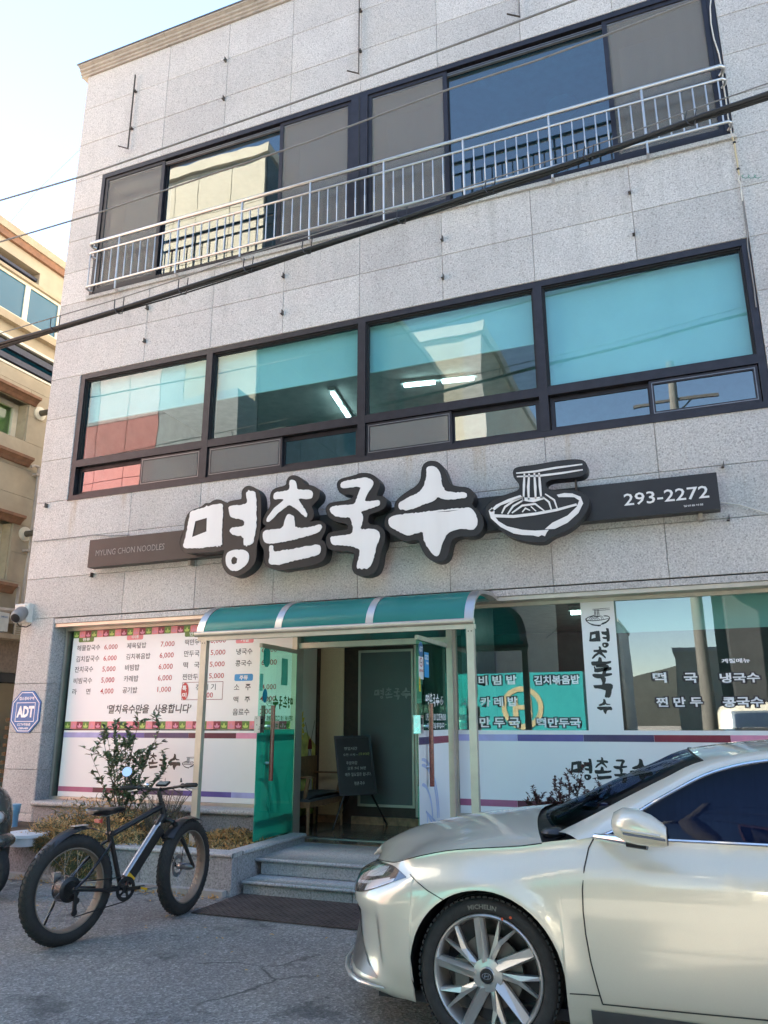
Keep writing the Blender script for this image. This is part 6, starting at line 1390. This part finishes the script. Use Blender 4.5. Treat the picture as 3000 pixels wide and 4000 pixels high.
ch.tube([cc+bu*.088, B(.24, .063, .40), B(0, .06, .372+.05)], .0045, 5); ch.tube([cc-bu*.088, B(.24, .063, .20), dl-bu*.03], .0045, 5); ch.build('chain', 'bike_black', BIKE, True)
m = MB(); m.bar(B(.02, .07, .345), dl, .03, .012, tuple(br)); m.lathe([(0, -.004), (.024, -.004), (.024, .004), (0, .004)], dl, br, 14); m.lathe([(0, -.004), (.022, -.004), (.022, .004), (0, .004)], B(.035, .065, .29), br, 14); m.build('derailleur', 'bike_black', BIKE, True)
m = MB(); m.obox(B(-.05, -.075, .45), bf*.03, br*.018, bu*.03); m.build('brake_caliper', 'bike_silver', BIKE); 
MB().tube([B(-.01, -.09, .33), B(-.045, -.16, .16), B(-.075, -.215, .012)], [.011, .009, .010], 8).build('kickstand', 'bike_black', BIKE, True)
# ================================================================== planting
s = NT('leaf_gloss'); v = s.n('ObjectInfo'); ca = s.n('VertexColor') if False else None
p = s.pos(); c = s.mix(s.ramp(s.noise(p, 14, 2), [(.3, 0.0), (.7, 1.0)]), (.06, .105, .055), (.15, .20, .10)); s.set(col=c, rough=.32, spec=.5)
s = NT('dry_strand'); p = s.pos(); c = s.ramp(s.noise(p, 3.2, 4, .65), [(.30, (.15, .13, .06)), (.42, (.34, .22, .08)), (.52, (.60, .34, .11)), (.66, (.66, .46, .22)), (.8, (.26, .21, .10))]); s.set(col=c, rough=.8)
s = NT('green_strand'); p = s.pos(); c = s.ramp(s.noise(p, 4, 4, .65), [(.35, (.075, .095, .05)), (.55, (.13, .14, .065)), (.7, (.26, .19, .08))]); s.set(col=c, rough=.75)
pm('twig_grey', (.13, .14, .10), .8, 0, .3, 12); pm('bark', (.11, .085, .06), .85, 0, .3, 25); pm('leaf_red', (.075, .030, .026), .5, 0, .4, 16); 
rnd = random.Random(11)
def leaf(mb, p_, d, L, w_, fold=.25):
    d = d.normalized(); sd = d.cross(Vector((rnd.uniform(-.3, .3), rnd.uniform(-.3, .3), 1))).normalized(); up_ = sd.cross(d)
    a = p_; tip = p_+d*L-up_*L*.12; m1 = p_+d*L*.35; m2 = p_+d*L*.7-up_*L*.03
    vs = [a, m1+sd*w_*.5+up_*w_*fold, m2+sd*w_*.42+up_*w_*fold*.8, tip, m2-sd*w_*.42+up_*w_*fold*.8, m1-sd*w_*.5+up_*w_*fold, m1, m2]
    mb.add(vs, [(0, 6, 1), (1, 6, 7, 2), (2, 7, 3), (0, 5, 6), (5, 4, 7, 6), (4, 3, 7)])
def shrub(name, label, base, stems, hgt, spread, mat, lsize, per, bare=.25, lw=.5, rr=.008, cat='shrub'):
    T = thing(name, label, cat, tuple(base)); tr, fo = MB(), MB()
    for k in range(stems):
        a = 2*pi*(k+rnd.random()*.7)/stems; sp_ = spread*rnd.uniform(.25, 1.0); H_ = hgt*rnd.uniform(.62, 1.0)*(1.12-.35*sp_/spread); pts = []
        for i in range(7):
            t = i/6; pts.append(base+Vector((cos(a)*sp_*t**1.15+rnd.uniform(-.015, .015), sin(a)*sp_*.75*t**1.15+rnd.uniform(-.015, .015), H_*t)))
        tr.tube(pts, [rr*(1.25-t*.17) for t in range(7)], 6)
        br_ = [(pts, bare)]
        for q_ in range(5):
            i = rnd.randint(2, 5); p0 = pts[i].lerp(pts[min(i+1, 6)], rnd.random()); dv = Vector((rnd.uniform(-1, 1), rnd.uniform(-.8, .8), rnd.uniform(.4, 1.2))).normalized()*hgt*rnd.uniform(.12, .26); tw = [p0, p0+dv*.5+Vector((0, 0, .01)), p0+dv]; tr.tube(tw, [rr*.4, rr*.3, rr*.2], 4); br_.append((tw, .15))
        for pl, b0 in br_:
            for i in range(int(per*(1.6 if pl is pts else 1))):
                t = b0+(1-b0)*rnd.random(); f = t*(len(pl)-1); i0 = min(int(f), len(pl)-2); q0 = pl[i0].lerp(pl[i0+1], f-i0); ax_ = (pl[i0+1]-pl[i0]).normalized()
                d = Vector((rnd.uniform(-1, 1), rnd.uniform(-1, 1), rnd.uniform(-.25, .75)))+ax_*.4; leaf(fo, q0, d, lsize*rnd.uniform(.6, 1.15), lsize*lw*rnd.uniform(.8, 1.1))
    tr.build('trunk', 'bark', T, True); o = fo.build('crown', mat, T); return T
cb = onY(470, 3262, -.62); cb.z = .31
shrub('camellia_shrub', 'glossy green camellia shrub in the left planter before the frosted window', cb, 11, 1.42, .62, 'leaf_gloss', .078, 17, .16, .46, .007)
rb_ = onY(620, 3280, -.85); rb_.z = .31
def wispy(name, label, base, n, hgt, spread, mat, fine):
    T = thing(name, label, 'shrub', tuple(base)); m = MB(); w2 = MB()
    for k in range(n):
        a = rnd.uniform(0, 2*pi); r_ = spread*sqrt(rnd.random()); H_ = hgt*rnd.uniform(.5, 1)*(1-.4*r_/spread); p0 = base+Vector((cos(a)*r_*.35, sin(a)*r_*.25, 0)); p1 = base+Vector((cos(a)*r_, sin(a)*r_*.7, H_)); pm_ = p0.lerp(p1, .5)+Vector((rnd.uniform(-.02, .02), 0, H_*.1))
        m.tube([p0, pm_, p1], [.0035, .0028, .0012], 4, cap=False)
        for i in range(fine):
            t = rnd.uniform(.25, 1); q0 = p0.lerp(pm_, t*2) if t < .5 else pm_.lerp(p1, t*2-1); d = Vector((rnd.uniform(-1, 1), rnd.uniform(-1, 1), rnd.uniform(.2, 1.2))).normalized()*rnd.uniform(.015, .035); sd = d.cross(Vector((0, 1, .3))).normalized()*.0022
            w2.add([q0-sd, q0+sd, q0+d], [(0, 1, 2)])
    m.build('stems', 'bark', T); w2.build('needles', mat, T)
wispy('rosemary_bush', 'wispy grey green bush behind the bicycle frame', rb_, 90, .78, .36, 'twig_grey', 42)
# right shrub behind the car hood
q_ = onY(2270, 3170, -.75); q_.z = .33
shrub('azalea_shrub', 'dark reddish brown leafy shrub showing above the car hood', q_+Vector((-.12, 0, 0)), 17, .80, .50, 'leaf_red', .040, 34, .2, .42, .006)
shrub('azalea_shrub', 'dark brown leafy shrub partly hidden by the car windshield', q_+Vector((.42, .05, 0)), 12, .80, .36, 'leaf_red', .036, 30, .2, .42, .006)
def strands(name, label, areas, mat_pick, n, L):
    ms = {}
    for k in range(n):
        (x0, x1, y0, y1, zb_, hang, hmax) = areas[k % len(areas)] if len(areas) > 1 else areas[0]
        x = rnd.uniform(x0, x1); t = rnd.random(); y = y0+(y1-y0)*t; z = zb_+rnd.random()**1.5*hmax*(.55+.45*sin(x*5.1)*sin(x*2.3+1))
        if hang:
            y = y0-.03-rnd.random()*.05; z = zb_-rnd.random()**.8*hang*(.55+.45*sin(x*3.1+.4)); d = Vector((rnd.uniform(-.5, .5), rnd.uniform(-.6, .1), rnd.uniform(-1.2, .3)))
        else: d = Vector((rnd.uniform(-1, 1), rnd.uniform(-1, .6), rnd.uniform(-.1, .9)))
        d = d.normalized()*L*rnd.uniform(.5, 1.2); p0 = Vector((x, y, z)); c_ = Vector((rnd.uniform(-.5, .5), rnd.uniform(-.5, .5), rnd.uniform(-.3, .6)))*L*.5; p1 = p0+d*.5+c_*.5; p2 = p0+d
        sd = d.cross(Vector((rnd.uniform(-1, 1), rnd.uniform(-1, 1), rnd.uniform(-1, 1)))).normalized()*.0042
        mb = ms.setdefault(mat_pick(x, y, z), MB()); mb.add([p0-sd, p0+sd, p1-sd*.9, p1+sd*.9, p2], [(0, 1, 3, 2), (2, 3, 4)])
    for i, (mt, mb) in enumerate(ms.items()): tag(mb.build(name, mt), label+(' in dry orange tones' if mt == 'dry_strand' else ' with dull green tips'), 'ground cover', kind='stuff')
strands('creeping_stonecrop', 'creeping stonecrop spilling over the left planter', [(-6.75, -5.1, -1.40, -.5, .34, 0, .20), (-6.72, -5.55, -1.44, -1.3, .42, .36, 0), (-6.9, -5.6, -1.1, -.2, .38, 0, .36), (-6.7, -5.5, -1.44, -1.1, .35, 0, .20), (-6.55, -5.75, -1.44, -1.3, .40, .42, 0)], lambda x, y, z: 'dry_strand' if rnd.random() < (.6 if z > .36 else .22) else 'green_strand', 17000, .07)
strands('creeping_stonecrop', 'creeping stonecrop beside the left canopy post', [(-5.5, -4.32, -1.27, -.45, .325, 0, .075), (-5.2, -4.5, -.75, -.35, .33, 0, .15)], lambda x, y, z: 'dry_strand' if rnd.random() < .75 else 'green_strand', 6000, .05)
strands('weed_tufts', 'thin weeds along the foot of the planter', [(-8, -4.2, -1.60, -1.53, .0, 0, .03)], lambda x, y, z: 'dry_strand', 350, .05)
# ================================================================== easel board, bench
pm('board_black', (.012, .012, .012), .6, 0, .2, 5); pm('chalk', (.50, .50, .47), .8); pm('chalk_yellow', (.55, .55, .16), .8); pm('seat_grey', (.085, .09, .088), .55, 0, .1, 5); pm('wood_oak', (.24, .135, .062), .45, 0, .3, 22)
c6 = lambda x, y: (900+.66305*x, 2300+.66305*y)
TLc, TRc, BLc, BRc = onY(*c6(610, 868), 1.0), onY(*c6(822, 864), 1.25), onY(*c6(643, 1222), .93), onY(*c6(866, 1210), 1.18)
EZ = thing('blackboard_easel', 'small blackboard with chalked hours on a black tripod easel in the entrance', 'blackboard', ((TLc.x+TRc.x)/2, 1.1, .284))
bp = lambda u, v, o_=0.0: TLc.lerp(TRc, u).lerp(BLc.lerp(BRc, u), v)+nb_*o_
nb_ = (TRc-TLc).cross(BLc-TLc).normalized()
if nb_.y > 0: nb_ = -nb_
def bsheet(u0, u1, v0, v1, o0, o1, nm, mat):
    m = MB(); vs = [bp(u, v, o_) for o_ in (o0, o1) for v in (v0, v1) for u in (u0, u1)]; m.add(vs, [(0, 2, 3, 1), (4, 5, 7, 6), (0, 1, 5, 4), (2, 6, 7, 3), (0, 4, 6, 2), (1, 3, 7, 5)]); m.build(nm, mat, EZ, clean=True)
bsheet(0, 1, 0, 1, -.012, .0, 'board', 'board_black')
for u0, u1, v0, v1 in ((0, .055, 0, 1), (.945, 1, 0, 1), (.055, .945, 0, .035), (.055, .945, .965, 1)): bsheet(u0, u1, v0, v1, .0005, .012, 'frame_bar', 'bike_black')
m, my = MB(), MB(); bt_ = lambda x, z: bp(x, 1-z, .002)
for t, x0, x1, z0, z1, mm in (('영업시간', .24, .60, .755, .81, m), ('오전 11시 ~', .20, .60, .655, .70, m), ('오후 8시30분', .62, .92, .66, .71, my), ('주문마감', .26, .56, .51, .565, m), ('오후 7시 30분', .28, .78, .42, .475, m), ('매주 일요일은 쉽니다.', .20, .90, .315, .375, m), ('명촌국수', .42, .70, .165, .225, m)): put_text(mm, t, bt_, x0, x1, z0, z1, -.004, slant=.1)
m.build('chalk_lettering', 'chalk', EZ); my.build('chalk_lettering', 'chalk_yellow', EZ)
z5 = lambda x, y: (1000+.4069*x, 2450+.4069*y); z6 = lambda x, y: (1350+.3843*x, 2400+.3843*y)
for a, b in ((bp(.12, 1.0, -.02), onZ(*z5(735, 1950), .29)), (bp(.86, 1.0, -.02), onZ(*z6(420, 2140), .29)), (bp(.3, .95, -.04), onZ(*z5(800, 1875), .29))):
    MB().tube([a, a.lerp(b, .55), b], [.014, .012, .011], 8).build('leg', 'bike_black', EZ, True); MB().tube([b, b+(b-a).normalized()*-.03], .014, 8).build('foot', 'bike_rubber', EZ, True)
MB().tube([bp(.5, .02, -.02), bp(.5, -.03, -.02)], .016, 8).build('top_clamp', 'bike_black', EZ, True)
BN = thing('wooden_bench', 'oak framed bench with grey padded seat against the mural', 'bench', (-4.55, .9, .284))
x0, x1, y0, y1, zs = -4.77, -4.33, .42, 1.40, .70
m = MB(); m.grid([[(x, y, zs-.015-.012*((x-(x0+x1)/2)/.22)**4+.03*(1-abs((y-(y0+y1)/2)/.49)**6)) for x in [x0+(x1-x0)*i/8 for i in range(9)]] for y in [y0+(y1-y0)*j/10 for j in range(11)]]); m.box(x0+.005, x1-.005, y0+.005, y1-.005, zs-.06, zs-.03); m.build('seat_pad', 'seat_grey', BN, True)
for a, b, c_, d in ((x1-.035, x1, y0, y1), (x0, x0+.035, y0, y1), (x0+.035, x1-.035, y0, y0+.035), (x0+.035, x1-.035, y1-.035, y1)): MB().box(a, b, c_+.001, d-.001, zs-.125, zs-.062).build('apron', 'wood_oak', BN)
for x in (x0+.03, x1-.03):
    for y in (y0+.03, y1-.03): MB().tube([(x, y, .284), (x, y, zs-.062)], [.018, .026], 8).build('leg', 'wood_oak', BN, True)
MB().box(x0+.01, x0+.04, y0, y1, zs+.15, zs+.42).build('backrest', 'wood_oak', BN)
for y in (y0+.03, y1-.03): MB().bar((x1-.08, y, zs-.03), (x1-.03, y, zs+.20), .035, .035, (0, 1, 0)).build('arm_post', 'wood_oak', BN); MB().bar((x0+.02, y, zs+.215), (x1+.02, y, zs+.215), .05, .022).build('armrest', 'wood_oak', BN); MB().bar((x0+.025, y, zs-.06), (x0+.025, y, zs+.42), .03, .03, (0, 1, 0)).build('back_post', 'wood_oak', BN)
# ================================================================== odds and ends at the left edge
pm('pvc_blue', (.22, .45, .62), .4, 0, .08, 6); pm('plastic_lid', (.68, .72, .74), .45, 0, .05, 6)
q_ = onY(42, 3290, -.45); SPX = q_.x
WP = thing('water_standpipe', 'light blue plastic standpipe with a small tap by the left pillar', 'standpipe', (SPX, -.45, .3)); zt_ = onY(45, 3140, -.45).z
m = MB(); m.lathe([(.055, 0), (.055, zt_-.30-.12), (.062, zt_-.30-.11), (.068, zt_-.33), (.072, zt_-.31), (.072, zt_-.30), (0, zt_-.30)], (SPX, -.45, .30), (0, 0, 1), 20); m.build('pipe', 'pvc_blue', WP, True)
MB().tube([(SPX, -.50, zt_-.13), (SPX-.05, -.62, zt_-.13)], [.025, .018], 10).build('tap', 'pvc_blue', WP, True); MB().tube([(SPX-.025, -.56, zt_-.13), (SPX-.028, -.575, zt_-.13)], .032, 12).build('tap_ring', 'bike_silver', WP, True)
MB().obox((SPX+.005, -.508, zt_-.25), (.045, 0, 0), (0, .004, 0), (0, 0, .03)).build('label_strip', 'ink_white', WP)
q_ = onZ(105, 3258, .42); LID = thing('plastic_lid', 'round white plastic container with lid in the planter corner', 'container', tuple(Vector((q_.x, q_.y, .33))))
m = MB(); m.lathe([(.19, -.10), (.21, -.02), (.225, -.02), (.225, .012), (.20, .02), (.17, .012), (.10, .016), (0, .02)], q_, (0, 0, 1), 36); m.build('lid', 'plastic_lid', LID, True)
# scooter nose at the left edge
pm('scooter_grey', (.075, .072, .068), .25, .3, .1, 5, coat=.6); pm('scooter_dark', (.022, .020, .018), .45); pm('scooter_red', (.18, .03, .05), .3, coat=.5)
sx, sy = onY(26, 3300, -2.35).x, -2.35
MO = thing('parked_scooter', 'grey and black motor scooter cut off by the left edge', 'scooter', (sx-.6, sy, 0))
rows = []
for k, (dx, z_, w_, d_) in enumerate(((-.20, .97, .07, .10), (-.14, .93, .13, .13), (-.09, .85, .18, .15), (-.075, .74, .20, .16), (-.06, .62, .19, .16), (-.05, .50, .16, .15), (-.07, .40, .12, .12))):
    rows.append([(sx+dx-.15+.15*cos(2*pi*j/18)*(1 if cos(2*pi*j/18) > 0 else 2.0), sy+w_*sin(2*pi*j/18), z_) for j in range(18)])
m = MB(); m.grid(rows, closed=True); m.f.append(tuple(range(17, -1, -1))); m.build('front_cowl', 'scooter_grey', MO, True)
m = MB(); m.sphere((sx-.10, sy-.07, .70), .10, 14, 9, (1.05, .9, .75)); m.build('headlight', 'glass_lens', MO, True); m = MB(); m.sphere((sx-.115, sy-.07, .70), .09, 14, 9, (1.0, .9, .72)); m.build('reflector', 'lamp_led', MO, True)
m = MB(); m.sphere((sx-.06, sy-.02, .50), .13, 14, 9, (.7, 1.2, .55)); m.build('nose_guard', 'scooter_grey', MO, True)
m = MB(); rows = [[(sx-.16+.13*cos(radians(a))*1.0+.0, sy+w_, .36+.21*sin(radians(a))+.05) for w_ in (-.07, 0, .07)] for a in range(-20, 160, 15)]; m.grid(rows); m.build('front_fender', 'scooter_dark', MO, True)
m = MB(); m.lathe([(.13, -.05), (.20, -.055), (.235, -.035), (.245, 0), (.235, .035), (.20, .055), (.13, .05)], (sx-.20, sy, .245), (0, 1, 0), 36, closed=True); m.build('front_wheel', 'tyre', MO, True)
m = MB(); m.lathe([(0, -.03), (.13, -.04), (.13, .04), (0, .03)], (sx-.20, sy, .245), (0, 1, 0), 24); m.build('rim', 'scooter_dark', MO, True)
for sg in (-1, 1): MB().tube([(sx-.20, sy+.075*sg, .245), (sx-.30, sy+.07*sg, .62)], .02, 8).build('fork_leg', 'scooter_dark', MO, True)
MB().tube([(sx-.55, sy-.34, 1.0), (sx-.46, sy-.15, 1.02), (sx-.46, sy+.15, 1.02), (sx-.55, sy+.34, 1.0)], .014, 8).build('handlebar', 'scooter_dark', MO, True)
m = MB(); m.prism([(sx-.35, .28), (sx-.30, .75), (sx-.42, .85), (sx-.52, .45), (sx-.85, .40), (sx-.95, .70), (sx-1.55, .80), (sx-1.75, .66), (sx-1.45, .38), (sx-.95, .26)], sy-.15, sy+.15); m.build('body', 'scooter_grey', MO)
m = MB(); m.prism([(sx-.90, .70), (sx-.95, .80), (sx-1.6, .86), (sx-1.62, .78)], sy-.13, sy+.13); m.build('saddle', 'scooter_dark', MO)
m = MB(); m.lathe([(.0, -.06), (.20, -.06), (.245, -.02), (.245, .02), (.20, .06), (0, .06)], (sx-1.42, sy, .245), (0, 1, 0), 32); m.build('rear_wheel', 'tyre', MO, True)
MB().tube([(sx-.12, sy-.205, .85), (sx-.10, sy-.19, .74), (sx-.13, sy-.17, .60)], .012, 6).build('red_stripe', 'scooter_red', MO, True)

# dead leaves blown against the planter foot and the steps
m = MB()
for k in range(170):
    if rnd.random() < .6: x, y = rnd.uniform(-7.4, -4.2), -1.56-abs(rnd.gauss(0, .12))
    elif rnd.random() < .5: x, y = rnd.uniform(-4.1, -2.4), -1.0+rnd.uniform(-.02, .0)
    else: x, y = rnd.uniform(-6.5, -2.2), rnd.uniform(-3.4, -1.6)
    z = .006 if y < -1.5 else .127
    leaf(m, Vector((x, y, z+rnd.uniform(0, .008))), Vector((rnd.uniform(-1, 1), rnd.uniform(-1, 1), rnd.uniform(0, .25))), rnd.uniform(.018, .042), rnd.uniform(.010, .02))
tag(m.build('leaf_litter', 'dry_strand'), 'scattered dry leaves along the planter foot and steps', 'leaves', kind='stuff')
